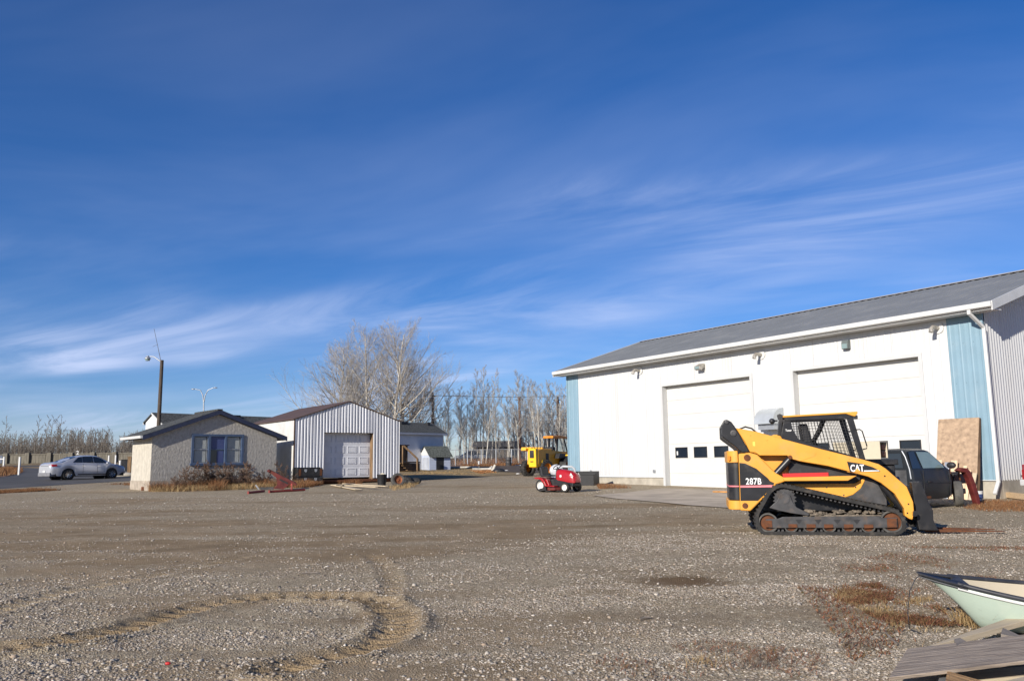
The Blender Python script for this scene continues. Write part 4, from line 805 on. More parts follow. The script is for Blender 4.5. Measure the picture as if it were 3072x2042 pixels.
t1 = slab('rear_tower', M['black_paint'], tw, -0.87, -0.66, bevel=0.02); MB().prism(LP(tw, -0.87), 0.66, 0.87, 'y').build('rear_tower', M['black_paint'], ld, bevel=0.02)
for c, r in (((130, 185), 0.035), ((175, 272), 0.055)):
    x, z = L(*c, -0.87); MB().lathe([(0, -0.012), (r * .5, -0.012), (r * .55, -0.02), (r, -0.016), (r, 0.0)], (x, -0.872, z), 'y', 20, False).build('pivot_pin', M['dark_steel'], t1, smooth=30)
x0, z0 = L(175, 272, -.6); MB().cyl((x0, -0.66, z0), (x0, 0.66, z0), 0.05, n=14).build('cross_tube', M['black_paint'], ld, smooth=40)
cy = [L(470, 590, -0.80), L(575, 480, -0.80)]
MB().cyl((cy[0][0], -0.76, cy[0][1]), (cy[1][0], -0.76, cy[1][1]), 0.062, n=18).build('lift_cylinder', M['black_paint'], ld, smooth=40)
MB().cyl((cy[0][0], 0.76, cy[0][1]), (cy[1][0], 0.76, cy[1][1]), 0.062, n=18).build('lift_cylinder', M['black_paint'], ld, smooth=40)
px_, pz_ = L(582, 462, -0.85); MB().cyl((px_, -0.862, pz_), (px_, -0.70, pz_), 0.034, n=16).build('cylinder_pin', M['rust'], am, smooth=40)
c0, c1 = L(1205, 668, -0.66), L(1335, 850, -0.66)
for s_ in (-1, 1): MB().cyl((c0[0], s_ * 0.60, c0[1]), (c1[0], s_ * 0.60, c1[1]), 0.058, n=16).build('tilt_cylinder', M['black_paint'], ld, smooth=40)
for q in ((1240, 610), (1387, 815), (1375, 880)):
    x, z = L(*q, -0.845); MB().lathe([(0, -0.006), (0.013, -0.006), (0.015, 0)], (x, -0.841, z), 'y', 10, False).build('arm_bolt', M['black_paint'], am)
MB().tube([(*L(225, 240, -0.5)[:1], -0.3, L(225, 240, -0.5)[1]), (L(270, 222, -.5)[0], -0.3, L(270, 222, -.5)[1]), (L(315, 235, -.5)[0], -0.3, L(315, 235, -.5)[1]), (L(350, 268, -.5)[0], -0.3, L(350, 268, -.5)[1]), (L(380, 310, -.5)[0], -.3, L(380, 310, -.5)[1])], 0.016, 8).build('hydraulic_hose', M['black_rubber'], ld, smooth=60)
slab('rear_cowl', M['loader_yellow'], [(440, 300), (470, 288), (510, 290), (530, 325), (530, 420), (440, 420)], -0.45, 0.45, bevel=0.02)
# cab
CY = -0.46
slab('roof', M['loader_yellow'], [(540, 146), (1066, 127), (1066, 142), (1048, 164), (1030, 160), (985, 142), (540, 160)], CY - 0.03, 0.49, bevel=0.01)
slab('roof_rail', M['black_paint'], [(545, 161), (985, 144), (1030, 162), (1000, 178), (560, 186)], CY - 0.01, CY + 0.06, bevel=0.006); MB().prism(LP([(545, 161), (985, 144), (1030, 162), (1000, 178), (560, 186)], CY), 0.40, 0.47, 'y').build('roof_rail', M['black_paint'], ld)
slab('rear_pillar', M['black_paint'], [(545, 186), (595, 186), (604, 250), (640, 325), (690, 350), (960, 440), (1010, 460), (1020, 520), (540, 420), (520, 300)], CY, CY + 0.05, bevel=0.006)
MB().prism(LP([(545, 186), (595, 186), (604, 250), (640, 325), (690, 350), (960, 440), (1010, 460), (1020, 520), (540, 420), (520, 300)], CY), 0.41, 0.46, 'y').build('rear_pillar', M['black_paint'], ld)
for ya in (CY, 0.41):
    p = LP([(985, 165), (1030, 165), (1096, 486), (1058, 486)], CY); MB().prism(p, ya, ya + 0.06, 'y').build('front_pillar', M['black_paint'], ld, bevel=0.006)
for ya, nm in ((CY + 0.02, 'side_screen'), (0.43, 'side_screen')):
    g = MB(); tl, tr_, bl, br_ = (596, 186), (985, 172), (650, 345), (1062, 485)
    def quadp(s_, t): # s along, t down
        a = np.array(tl) * (1 - s_) + np.array(tr_) * s_; b = np.array([600, 430]) * (1 - s_) + np.array(br_) * s_; return a * (1 - t) + b * t
    for i in range(18):
        s_ = (i + .5) / 18; a, b = L(*quadp(s_, 0), CY), L(*quadp(s_, 1), CY); g.bar((a[0], ya, a[1]), (b[0], ya, b[1]), 0.008, 0.008, (0, 1, 0))
    for i in range(13):
        t = (i + .5) / 13; a, b = L(*quadp(0, t), CY), L(*quadp(1, t), CY); g.bar((a[0], ya - .008, a[1]), (b[0], ya - .008, b[1]), 0.008, 0.008, (0, 1, 0))
    g.build(nm, M['black_paint'], ld)
bk = MB()
xr0, zr0 = L(545, 186, CY); xr1, zr1 = L(530, 380, CY)
bk.bar((xr0, CY, zr0), (xr0, 0.46, zr0), 0.05, 0.05); bk.build('rear_header', M['black_paint'], ld)
st = MB(); a, b = L(690, 395, -0.2), L(800, 395, -0.2); st.box(a[0], b[0] + 0.12, -0.26, 0.26, a[1] - 0.22, a[1] - 0.02); st.prism([(a[0] - 0.04, a[1] - .02), (a[0] + 0.12, a[1] - .02), (a[0] + 0.03, a[1] + 0.45), (a[0] - 0.10, a[1] + 0.45)], -0.24, 0.24, 'y'); st.build('seat', M['black_plastic'], ld, bevel=0.03)
for ya in (-0.28, 0.28):
    pts = [L(810, 185, ya), L(775, 270, ya), L(735, 340, ya), L(745, 380, ya), L(800, 400, ya)]
    MB().tube([(q[0], ya, q[1]) for q in pts], 0.028, 8).build('lap_bar', M['black_rubber'], ld, smooth=60)
for ya in (CY - 0.02, 0.45):
    pts = [L(1040, 265, CY), L(1068, 262, CY), L(1085, 275, CY), L(1110, 385, CY), L(1108, 405, CY), L(1080, 412, CY)]
    MB().tube([(q[0], ya, q[1]) for q in pts], 0.011, 8).build('grab_handle', M['black_paint'], ld, smooth=60)
slab('mirror_bracket', M['black_plastic'], [(498, 140), (520, 130), (545, 145), (545, 165), (505, 178)], CY, CY + 0.05); slab('rear_post', M['black_paint'], [(512, 160), (540, 160), (520, 300), (492, 295)], CY, CY + 0.06)
x, z = L(460, 186, CY); MB().sphere((x, CY - .02, z), 0.055, 0.045, 0.05, 12, 8).build('work_lamp', M['black_plastic'], ld, smooth=60); MB().box(x - 0.03, x + 0.10, CY, CY + 0.03, z - 0.01, z + 0.02).build('lamp_arm', M['black_paint'], ld)
x, z = L(1052, 172, CY); MB().box(x - 0.05, x + 0.03, CY, CY + 0.1, z - 0.03, z + 0.04).build('work_lamp', M['black_plastic'], ld, bevel=0.01)
# lettering
wt = mat('decal_white', (0.82, 0.82, 0.80), 0.5)
x, z = L(248, 664, -0.85); text_mesh('model_number', '287B', 0.158, wt, rb, (x, -0.8495, z), (math.pi / 2, 0, 0), 0.0015, 0.0030, 0.80, 1.06)
p = LP([(984, 500), (1090, 518), (1160, 543), (1210, 572), (1210, 577), (1000, 577), (994, 545)], -0.845); dc = MB().prism(p, -0.847, -0.842, 'y').build('brand_decal', M['black_paint'], am)
x, z = L(1004, 574, -0.85); text_mesh('brand_letters', 'CAT', 0.168, wt, am, (x, -0.8490, z), (math.pi / 2, 0, 0), 0.0015, 0.0045, 0.68, 1.02)
MB().prism(LP([(1030, 577), (1053, 550), (1076, 577)], -0.85), -0.8535, -0.8515, 'y').build('brand_triangle', M['loader_yellow'], am)
MB().prism(LP([(1098, 567), (1200, 567), (1208, 573), (1098, 575)], -0.85), -0.8505, -0.8475, 'y').build('brand_line', wt, am)
x, z = L(552, 266, CY); text_mesh('cab_letters', 'Tuner', 0.055, wt, ld, (x, CY - 0.006, z), (math.pi / 2, 0, 0), 0.001, 0.0015, 0.8)
x, z = L(315, 373, -.845); MB().box(x, x + 0.04, -0.844, -0.8405, z, z + 0.075).build('warning_label', mat('label_yellow', (0.80, 0.62, 0.10), 0.5), am)
# quick coupler, fork carriage and forks
slab('fork_carriage', M['black_paint'], [(1405, 655), (1470, 653), (1500, 760), (1510, 800), (1535, 862), (1532, 930), (1560, 1004), (1495, 1004), (1432, 1000), (1420, 900)], -0.66, -0.50, bevel=0.012)
p = LP([(1412, 690), (1462, 688), (1500, 800), (1510, 1000), (1432, 1000), (1420, 900)], -0.66); MB().prism(p, 0.05, 0.20, 'y').build('fork_carriage', M['black_paint'], ld, bevel=0.012)
a, b = L(1440, 800, -0.6), L(1500, 1000, -0.6)
cr = MB(); cr.box(a[0], a[0] + 0.06, -0.50, 0.30, 0.70, 0.80); cr.box(a[0] + 0.02, a[0] + 0.09, -0.50, 0.30, 0.10, 0.19); cr.box(a[0] - .02, a[0] + 0.03, -0.50, 0.30, 0.2, 0.69); cr.build('carriage_plate', M['black_paint'], ld, bevel=0.01)
cp = L(1400, 880, -0.7); MB().cyl((cp[0], -0.84, cp[1]), (cp[0], 0.84, cp[1]), 0.05, n=14).build('coupler_shaft', M['black_paint'], ld, smooth=40)
fx = a[0] + 0.10
for ya in (-0.40, 0.10):
    fk = MB(); fk.prism([(fx, 0.62), (fx + 0.045, 0.62), (fx + 0.05, 0.075), (fx + 1.28, 0.045), (fx + 1.28, 0.035), (fx + 0.02, 0.02), (fx, 0.04)], ya - 0.055, ya + 0.055, 'y'); fk.build('fork', M['rust'], ld, bevel=0.006)

rl_ = random.Random(8)
for q in ((300, 290), (420, 330), (700, 420), (860, 470), (1000, 480)):
    x, z = L(*q, -0.845); MB().lathe([(0, -0.008), (0.010, -0.008), (0.012, 0)], (x, -0.841, z), 'y', 8, False).build('arm_bolt', M['loader_yellow'], am)
for q in ((620, 690), (820, 690), (935, 748), (1020, 690)):
    x, z = L(*q, -0.6); MB().lathe([(0, -0.008), (0.012, -0.008), (0.014, 0)], (x, -0.601, z), 'y', 8, False).build('plate_bolt', M['dark_steel'], ld)
for k in range(3):
    pts = [L(1170 + 12 * k, 640, -.5), L(1215 + 10 * k, 690, -.5), L(1250 + 8 * k, 770 + 10 * k, -.5), L(1330, 860 - 10 * k, -.5)]; MB().tube([(p_[0], -0.52 + .03 * k, p_[1]) for p_ in pts], 0.013, 7).build('hydraulic_hose', M['black_rubber'], ld, smooth=60)
# ------------------------------------------------------------ vehicles
def loft(stations):
    """shell through half sections (x, [(y,z)...] from sill to centre line), mirrored"""
    rows = []
    for x, hs_ in stations: rows.append([(x, -y, z) for y, z in hs_] + [(x, y, z) for y, z in hs_[-2::-1]])
    mb = MB().grid(rows); n = len(rows[0])
    mb.add(rows[0], [tuple(range(n))]); mb.add(rows[-1], [tuple(range(n))]); return mb
def road_wheel(parent, x, y, r, wd, side, tyre=None, rim=None, spokes=0, name='wheel', rot=0.0, tread=0):
    """tyre with rim; side -1 shows its face towards -y"""
    w_ = thing_part(name, parent, (x, y, r), rot); s_ = side; tyre = tyre or M['tyre']; rim = rim or M['chrome']
    MB().lathe([(r * .62, s_ * wd * .46), (r * .80, s_ * wd * .5), (r * .95, s_ * wd * .44), (r, s_ * wd * .30), (r, -s_ * wd * .30), (r * .95, -s_ * wd * .44), (r * .8, -s_ * wd * .5), (r * .62, -s_ * wd * .46)], (0, 0, 0), 'y', 32).build('tyre', tyre, w_, smooth=40)
    rm = MB().lathe([(r * .63, s_ * wd * .47), (r * .58, s_ * wd * .40), (r * .55, s_ * wd * .18), (r * .2, s_ * wd * .22), (r * .16, s_ * wd * .34), (0, s_ * wd * .35)], (0, 0, 0), 'y', 28, False)
    if spokes:
        rm = MB().lathe([(r * .63, s_ * wd * .47), (r * .60, s_ * wd * .42), (r * .58, s_ * wd * .1), (r * .62, s_ * wd * .1)], (0, 0, 0), 'y', 28)
        MB().lathe([(r * .57, 0), (0, 0.001)], (0, s_ * wd * .12, 0), 'y', 24, False).build('rim_back', M['black_plastic'], w_)
        for i in range(spokes):
            a = 2 * math.pi * i / spokes; rm.bar((0.05 * r * math.cos(a), s_ * wd * .33, 0.05 * r * math.sin(a)), (r * .61 * math.cos(a), s_ * wd * .36, r * .61 * math.sin(a)), 0.11 * r, 0.03, (0, 1, 0))
        rm.lathe([(r * .15, s_ * wd * .38), (0, s_ * wd * .39)], (0, 0, 0), 'y', 14, False)
    rm.build('rim', rim, w_, smooth=35)
    if tread:
        tb = MB()
        for i in range(tread):
            a = 2 * math.pi * i / tread
            for sg in (-1, 1):
                p0 = Vector(((r + .005) * math.cos(a), sg * wd * .02, (r + .005) * math.sin(a))); p1 = Vector(((r + .005) * math.cos(a + .16), sg * wd * .48, (r + .005) * math.sin(a + .16))); tb.bar(p0, p1, 0.05, 0.045, (math.cos(a), 0, math.sin(a)))
        tb.build('tread_lugs', tyre, w_)
    return w_
def thing_part(name, parent, loc, rz=0.0):
    """a part whose own pieces hang on it: a small hub mesh placed at its axle"""
    o = MB().cyl((0, -0.03, 0), (0, 0.03, 0), 0.03, n=8).build(name, M['dark_steel'], parent); o.location = loc; o.rotation_euler = (0, 0, rz); return o

# silver sedan on the road
cq = gp(202, 1439.4); CA = math.radians(54)
nrm = np.array([math.sin(CA), -math.cos(CA)]); fw = np.array([math.cos(CA), math.sin(CA)])
co = cq[:2] - nrm * 0.80 - fw * 1.12
car = thing('silver_sedan', 'silver four door sedan parked on the asphalt seen from behind', 'car', (co[0], co[1], gz(co[0], co[1] + 1.5) + 0.01), CA)
RA, FA, WR = 1.12, 3.99, 0.345
def sill(x):
    z = 0.24 + (0.10 if x < 0.35 or x > 4.8 else 0)
    for c in (RA, FA):
        d = abs(x - c)
        if d < 0.42: z = max(z, math.sqrt(0.42 ** 2 - d ** 2) + WR - 0.03)
    return z
prof = [(0.0, 0.86, 0.70), (0.06, 0.98, 0.80), (0.25, 1.06, 0.86), (0.55, 1.09, 0.90), (0.9, 1.10, 0.92), (1.6, 1.06, 0.935), (2.4, 1.02, 0.94), (3.3, 1.00, 0.935), (3.75, 1.00, 0.925), (4.2, 0.97, 0.91), (4.6, 0.90, 0.87), (4.9, 0.80, 0.80), (5.05, 0.66, 0.66), (5.08, 0.55, 0.60)]
xs_c = sorted(set([round(0.02 + i * 5.06 / 70, 3) for i in range(71)]))
stn = []
for x in xs_c:
    zb = float(np.interp(x, [p[0] for p in prof], [p[1] for p in prof])); hw = float(np.interp(x, [p[0] for p in prof], [p[2] for p in prof])); zl = min(sill(x), zb - 0.08)
    stn.append((x, [(hw * .95, zl), (hw, zl + (zb - zl) * .3), (hw * 1.0, zl + (zb - zl) * .6), (hw * .97, zl + (zb - zl) * .85), (hw * .90, zb), (hw * .6, zb + 0.03), (0, zb + 0.045)]))
body = loft(stn).build('body', M['silver_car'], car, smooth=35)
gh = [(0.78, 1.08, 0.80, 1.09), (1.25, 1.30, 0.70, 1.08), (1.75, 1.47, 0.63, 1.06), (2.2, 1.535, 0.62, 1.04), (2.7, 1.545, 0.62, 1.02), (3.1, 1.50, 0.62, 1.01), (3.55, 1.30, 0.68, 1.0), (4.02, 1.02, 0.78, 1.0)]
st2 = [(x, [(0.85, zb - 0.02), (0.84, zb + 0.02), (hr + (0.84 - hr) * .5, zb + (zr - zb) * .5), (hr + .02, zr - 0.03 if zr - zb > .1 else zr - .005), (hr * .7, zr + 0.01), (0, zr + 0.025)]) for x, zr, hr, zb in gh]
cabin = loft(st2).build('roof', M['silver_car'], car, smooth=40)
def pane(parent, pts, m, name='window'): MB().add(pts, [tuple(range(len(pts)))]).build(name, m, parent)
def side_y(x, z):
    zr = float(np.interp(x, [g[0] for g in gh], [g[1] for g in gh])); hr = float(np.interp(x, [g[0] for g in gh], [g[2] for g in gh])); zb = float(np.interp(x, [g[0] for g in gh], [g[3] for g in gh])); t = min(1, max(0, (z - zb) / max(.05, zr - zb))); return 0.85 + (hr + .02 - 0.85) * t + 0.006
for sg in (-1, 1):
    for poly in ([(1.38, 1.10), (2.02, 1.08), (2.02, 1.47), (1.78, 1.43)], [(2.05, 1.08), (2.75, 1.06), (2.72, 1.49), (2.05, 1.48)], [(2.80, 1.06), (3.62, 1.06), (3.40, 1.30), (3.02, 1.46), (2.77, 1.48)]):
        pane(cabin, [(x, sg * side_y(x, z), z) for x, z in poly], M['tint_glass'])
pane(cabin, [(0.84, -0.66, 1.13), (0.84, 0.66, 1.13), (1.66, 0.56, 1.475), (1.66, -0.56, 1.475)], M['tint_glass'], 'rear_window'); pane(cabin, [(3.96, -0.66, 1.08), (3.96, 0.66, 1.08), (3.22, 0.56, 1.475), (3.22, -0.56, 1.475)], M['tint_glass'], 'windshield')
MB().box(0.3, 4.85, -0.84, 0.84, 0.20, 0.42).build('underbody', M['black_plastic'], car); 
MB().box(-0.02, 0.30, -0.78, 0.78, 0.22, 0.46).build('rear_valance', mat('valance', (0.20, 0.20, 0.21), 0.5), car, bevel=0.04)
for sg in (-1, 1):
    tl_ = MB(); tl_.add([(0.02, sg * 0.50, 0.84), (0.02, sg * 0.52, 0.94), (0.10, sg * 0.82, 0.99), (0.36, sg * 0.885, 0.985), (0.40, sg * 0.895, 0.86), (0.10, sg * 0.83, 0.84)], [(0, 1, 2, 5), (5, 2, 3, 4)]); tl_.build('tail_lamp', M['tail_red'], body)
    MB().sphere((3.62, sg * 0.98, 1.05), 0.09, 0.10, 0.07, 10, 6).build('mirror', M['silver_car'], car, smooth=60)
    MB().box(1.95, 2.15, sg * 0.935, sg * 0.965, 0.86, 0.89).build('door_handle', M['chrome'], body); MB().box(2.95, 3.15, sg * 0.93, sg * 0.962, 0.85, 0.88).build('door_handle', M['chrome'], body)
    MB().box(1.7, 3.9, sg * 0.945, sg * 0.955, 0.30, 0.36).build('sill_trim', M['black_plastic'], body)
    for x in (2.03, 2.98): MB().box(x - .006, x + .006, sg * 0.936, sg * 0.9475, 0.38, 1.0).build('door_gap', M['black_plastic'], body)
    for ax in (RA, FA): 
        MB().lathe([(0.41, 0.0), (0.41, -sg * 0.25), (0, -sg * 0.25)], (ax, sg * 0.86, WR), 'y', 24, False).build('wheel_arch', M['black_plastic'], car)
        road_wheel(car, ax, sg * 0.80, WR, 0.23, sg, spokes=10)
MB().box(-0.012, 0.02, -0.16, 0.16, 0.46, 0.60).build('licence_plate', M['white_paint'], car); MB().box(-0.004, 0.03, -0.5, 0.5, 0.88, 0.895).build('boot_trim', M['black_plastic'], body)

# dark pickup cab without its box
TA = math.radians(34); tq = gp(2878, 1519)
tr_o = tq[:2] + np.array([-math.sin(TA), math.cos(TA)]) * 0.72
tk = thing('pickup_cab', 'dark pickup truck with missing fender and box beside the plywood', 'pickup', (tr_o[0], tr_o[1], gz(*tr_o)), TA)
def tsill(x): return 0.22 if x < -0.45 else 0.22 + (x + 0.45) * 1.2
tst = []
for x in [-2.02, -1.98, -1.7, -1.3, -0.9, -0.6, -0.42, -0.36]:
    hw = 0.76 if x > -2.0 else 0.72; zb = 0.93
    tst.append((x, [(hw - .03, tsill(x)), (hw, 0.34), (hw + .02, 0.60), (hw, 0.80), (hw - .02, zb), (hw - .1, zb + .01), (0, zb + .01)]))
tb_ = loft(tst).build('cab_body', M['truck_dark'], tk, smooth=35)
tg = [(-2.0, 1.40, .60), (-1.85, 1.435, .60), (-1.2, 1.45, .60), (-1.05, 1.42, .60), (-0.40, 0.97, .68)]
rp_ = []
for x, zr, hr in tg: rp_.append((x, [(0.735, 0.92), (0.73, 0.95), (hr + (.73 - hr) * .5, .95 + (zr - .95) * .5), (hr + .02, zr - .04 if zr > 1.1 else zr - .005), (hr * .8, zr), (0, zr + .012)]))
tc_ = loft(rp_).build('cab_roof', M['truck_dark'], tk, smooth=40)
def ty(x, z): 
    zr = float(np.interp(x, [g[0] for g in tg], [g[1] for g in tg])); hr = float(np.interp(x, [g[0] for g in tg], [g[2] for g in tg])); return .735 + (hr + .02 - .735) * min(1, max(0, (z - .94) / max(.05, zr - .94))) + 0.006
for sg in (-1, 1):
    pane(tc_, [(x, sg * ty(x, z), z) for x, z in ((-1.98, 0.97), (-1.62, 0.97), (-1.72, 1.38), (-1.95, 1.36))], M['tint_glass'], 'quarter_window')
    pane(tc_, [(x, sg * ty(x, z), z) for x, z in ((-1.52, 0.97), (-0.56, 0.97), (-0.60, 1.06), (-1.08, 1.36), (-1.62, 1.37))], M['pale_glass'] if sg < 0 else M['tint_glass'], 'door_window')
    MB().sphere((-0.50, sg * 0.88, 1.03), 0.06, 0.12, 0.085, 10, 6).build('mirror', M['black_plastic'], tk, smooth=60)
MB().add([(-2.012, -0.52, 0.98), (-2.012, 0.52, 0.98), (-2.008, 0.48, 1.33), (-2.008, -0.48, 1.33)], [(0, 1, 2, 3)]).build('rear_window', M['tint_glass'], tk)
MB().tube([(-2.02, -0.70, 0.72), (-2.02, -0.68, 0.95), (-2.02, -0.60, 1.25), (-2.01, -0.52, 1.39)], 0.018, 8).build('rear_seam', M['galv'], tk, smooth=60)
MB().box(-2.03, -2.016, -0.60, -0.05, 0.55, 0.93).build('rear_panel', mat('primer_grey', (0.07, 0.07, 0.072), 0.8, 0, 0.2, 5), tk)
for x in (-1.60, -0.44): MB().box(x - .006, x + .006, -0.787, -0.770, 0.26, 0.92).build('door_gap', M['black_plastic'], tb_)
MB().box(-1.6, -0.44, -0.789, -0.772, 0.600, 0.612).build('door_crease', M['black_plastic'], tb_); MB().box(-1.42, -1.24, -0.80, -0.778, 0.62, 0.665).build('door_handle', M['black_plastic'], tb_, bevel=.01)
MB().box(-1.75, -1.35, -0.785, -0.765, 0.245, 0.30).build('rust_patch', M['rust'], tb_)
fr_ = MB(); fr_.box(-3.2, 0.9, -0.45, -0.35, 0.28, 0.42); fr_.box(-3.2, 0.9, 0.35, 0.45, 0.28, 0.42); fr_.box(-0.36, 0.75, -0.42, 0.42, 0.35, 0.85); fr_.box(0.2, 0.9, -0.55, 0.55, 0.55, 0.80); fr_.build('frame_and_engine', M['dark_steel'], tk, bevel=0.02)
MB().box(-0.36, -0.26, -0.70, 0.70, 0.45, 0.92).build('firewall', M['black_plastic'], tk)
MB().cyl((0.05, -0.60, 0.45), (0.02, -0.50, 0.92), 0.05, n=12).build('strut', M['rust'], tk, smooth=40)
for sg in (-1, 1): road_wheel(tk, 0.0, sg * 0.72, 0.315, 0.21, sg, rim=M['dark_steel'], rot=math.radians(33), tyre=M['tyre_dusty'])
MB().box(-0.2, 0.75, 0.5, 0.74, 0.62, 0.92).build('far_fender', M['truck_dark'], tk, bevel=0.05)
# red fender leaning on the truck
f0 = tq + np.array([0.42, 0.15, 0]); fe = thing('red_fender', 'red car fender standing on end beside the bare front wheel', 'fender', (f0[0], f0[1], gz(f0[0], f0[1])), math.radians(20))
MB().prism([(0.14, 0.0), (0.24, 0.0), (0.20, 0.30), (0.10, 0.62), (0.0, 0.86), (-0.10, 0.95), (-0.30, 0.97), (-0.42, 0.90), (-0.34, 0.86), (-0.18, 0.84), (-0.08, 0.70), (0.0, 0.46), (0.08, 0.2)], -0.05, 0.12, 'y').build('panel', M['old_red'], fe, bevel=.025)
MB().tube([(-0.30, 0.0, 0.93), (-0.36, 0.02, 0.80), (-0.30, 0.03, 0.66)], 0.025, 8).build('flange', M['rust'], fe, smooth=60)

# red lawn tractor
lqm = gp(1628, 1474.6); LA = math.radians(-42); lm = thing('lawn_tractor', 'red riding lawn tractor with black seat and white wheel hubs', 'lawn tractor', (lqm[0] + 0.30 * math.sin(-LA) , lqm[1] + 0.30 * math.cos(LA), lqm[2]), LA); lm.scale = (0.95, 0.95, 0.93)
for sg in (-1, 1):
    road_wheel(lm, 0.0, sg * 0.36, 0.25, 0.22, sg, rim=M['white_wheel']); road_wheel(lm, 1.18, sg * 0.36, 0.19, 0.16, sg, rim=M['white_wheel'])
hst = []
for x, zb, zt, hw in ((0.62, 0.50, 0.86, 0.22), (0.72, 0.46, 0.88, 0.245), (1.0, 0.42, 0.86, 0.25), (1.25, 0.38, 0.80, 0.25), (1.42, 0.36, 0.70, 0.235), (1.50, 0.36, 0.56, 0.20), (1.52, 0.38, 0.46, 0.15)):
    hst.append((x, [(hw * .98, zb), (hw, zb + (zt - zb) * .5), (hw * .92, zb + (zt - zb) * .82), (hw * .6, zt), (0, zt + .015)]))
ho_ = loft(hst).build('hood', M['red_paint'], lm, smooth=45)
for sg in (-1, 1):
    MB().add([(1.30, sg * 0.247, 0.66), (1.47, sg * 0.222, 0.60), (1.36, sg * 0.235, 0.75)], [(0, 1, 2)]).build('headlamp', M['white_paint'], ho_)
    MB().lathe([(0.055, 0), (0.045, sg * .004), (0.0, sg * .004)], (0.86, sg * 0.2505, 0.62), 'y', 16, False).build('badge', M['white_paint'], ho_)
    # sweeping rear fender and foot rest
    pr = [(-0.30, 0.56), (-0.05, 0.58), (0.10, 0.54), (0.22, 0.42), (0.30, 0.27), (0.72, 0.25), (0.72, 0.21), (0.26, 0.22), (0.16, 0.36), (0.02, 0.49), (-0.28, 0.52)]
    MB().prism(pr, sg * 0.24, sg * 0.48, 'y').build('fender', M['red_paint'], lm, bevel=0.012)
    MB().prism([(0.20, 0.50), (0.30, 0.50), (0.42, 0.27), (0.36, 0.25)], sg * 0.25, sg * 0.42, 'y').build('fender_rib', M['red_paint'], lm, bevel=0.008)
MB().box(-0.25, 1.3, -0.20, 0.20, 0.22, 0.50).build('chassis', M['black_plastic'], lm, bevel=0.02); MB().box(1.38, 1.50, -0.15, 0.15, 0.40, 0.52).build('grille', M['black_plastic'], lm, bevel=0.01); MB().box(1.05, 1.45, -0.25, 0.25, 0.22, 0.36).build('front_axle', M['black_plastic'], lm, bevel=.02)
se = MB(); se.prism([(-0.18, 0.60), (0.22, 0.60), (0.26, 0.66), (-0.08, 0.68), (-0.14, 0.94), (-0.20, 1.0), (-0.26, 0.98), (-0.22, 0.66)], -0.22, 0.22, 'y'); se.build('seat', M['black_plastic'], lm, bevel=0.035, seg=3)
MB().prism([(0.50, 0.55), (0.64, 0.50), (0.62, 0.92), (0.56, 0.92)], -0.14, 0.14, 'y').build('dashboard', M['black_plastic'], lm, bevel=.02)
sw_ = MB(); n = 18; ring = [(0.50 + 0.15 * math.cos(2 * math.pi * i / n) * .85, 0.17 * math.sin(2 * math.pi * i / n), 0.98 + 0.09 * math.cos(2 * math.pi * i / n)) for i in range(n + 1)]
sw_.tube(ring, 0.016, 6); sw_.cyl((0.50, 0, 0.98), (0.58, 0, 0.86), 0.025, n=8); sw_.build('steering_wheel', M['black_plastic'], lm, smooth=60)
dk_ = MB(); dk_.prism([(0.28, -0.44), (0.40, -0.56), (0.78, -0.54), (0.92, -0.34), (0.92, 0.34), (0.78, 0.50), (0.40, 0.50), (0.28, 0.38)], 0.07, 0.19, 'z'); dk_.build('mower_deck', M['old_red'], lm, bevel=.02)
MB().prism([(0.05, 0.06), (0.45, 0.06), (0.45, 0.20), (0.12, 0.14)], -0.66, -0.46, 'y').build('discharge_chute', M['black_plastic'], lm, bevel=.01)

# grey plastic frame standing behind the lawn tractor
kq = gp(1716, 1452); kf = thing('bag_rack', 'grey hooped rack with a pale bag behind the red lawn tractor', 'rack', (kq[0] - .25, kq[1] - .2, kq[2]), math.radians(-15))
MB().tube([(-0.30, 0, 0.0), (-0.30, 0, 0.62), (-0.26, 0, 0.74), (-0.15, 0, 0.80), (0.25, 0, 0.78), (0.36, 0, 0.70), (0.40, 0, 0.55), (0.42, 0, 0.0)], 0.055, 10).build('hoop', mat('grey_plastic', (0.40, 0.42, 0.44), 0.4), kf, smooth=60)
MB().sphere((-0.48, 0.1, 0.62), 0.32, 0.26, 0.28, 14, 10).build('bag', mat('pale_bag', (0.50, 0.52, 0.55), 0.35, 0, .15, 6, 0.6, 9), kf, smooth=60); MB().box(-0.25, 0.36, 0.05, 0.15, 0.0, 0.62).build('panel', M['black_plastic'], kf, bevel=.02)
MB().box(-0.7, -0.2, -0.1, 0.3, 0.0, 0.36).build('base', M['galv'], kf, bevel=.03)

# yellow telehandler
HT = math.radians(56); hq = gp(1610, 1428.7)
te = thing('telehandler', 'yellow telehandler with black mudguard and glazed cab parked by the shop corner', 'telehandler', (hq[0] + 0.0, hq[1] + 0.55, hq[2]), HT)
for x, y, sg, ro, r in ((0.0, -0.66, -1, -0.30, 0.47), (0.0, 0.60, 1, -0.30, 0.47), (2.15, -0.90, -1, -0.55, 0.53), (2.15, 0.60, 1, -0.55, 0.53)):
    road_wheel(te, x, y, r, 0.42, sg, rim=mat('tele_rim', (0.60, 0.22, 0.02), 0.5, 0, .1, 4, dirt=RUST, dscale=5, damt=.6), rot=ro, tread=18)
MB().prism([(-0.75, 0.72), (-0.70, 1.55), (-0.2, 1.62), (0.9, 1.60), (1.2, 1.50), (3.6, 1.42), (3.6, 1.15), (3.3, 0.60), (1.75, 0.58), (1.4, 0.52), (-0.3, 0.50)], -0.62, 0.15, 'y').build('chassis', M['tele_yellow'], te, bevel=0.03)
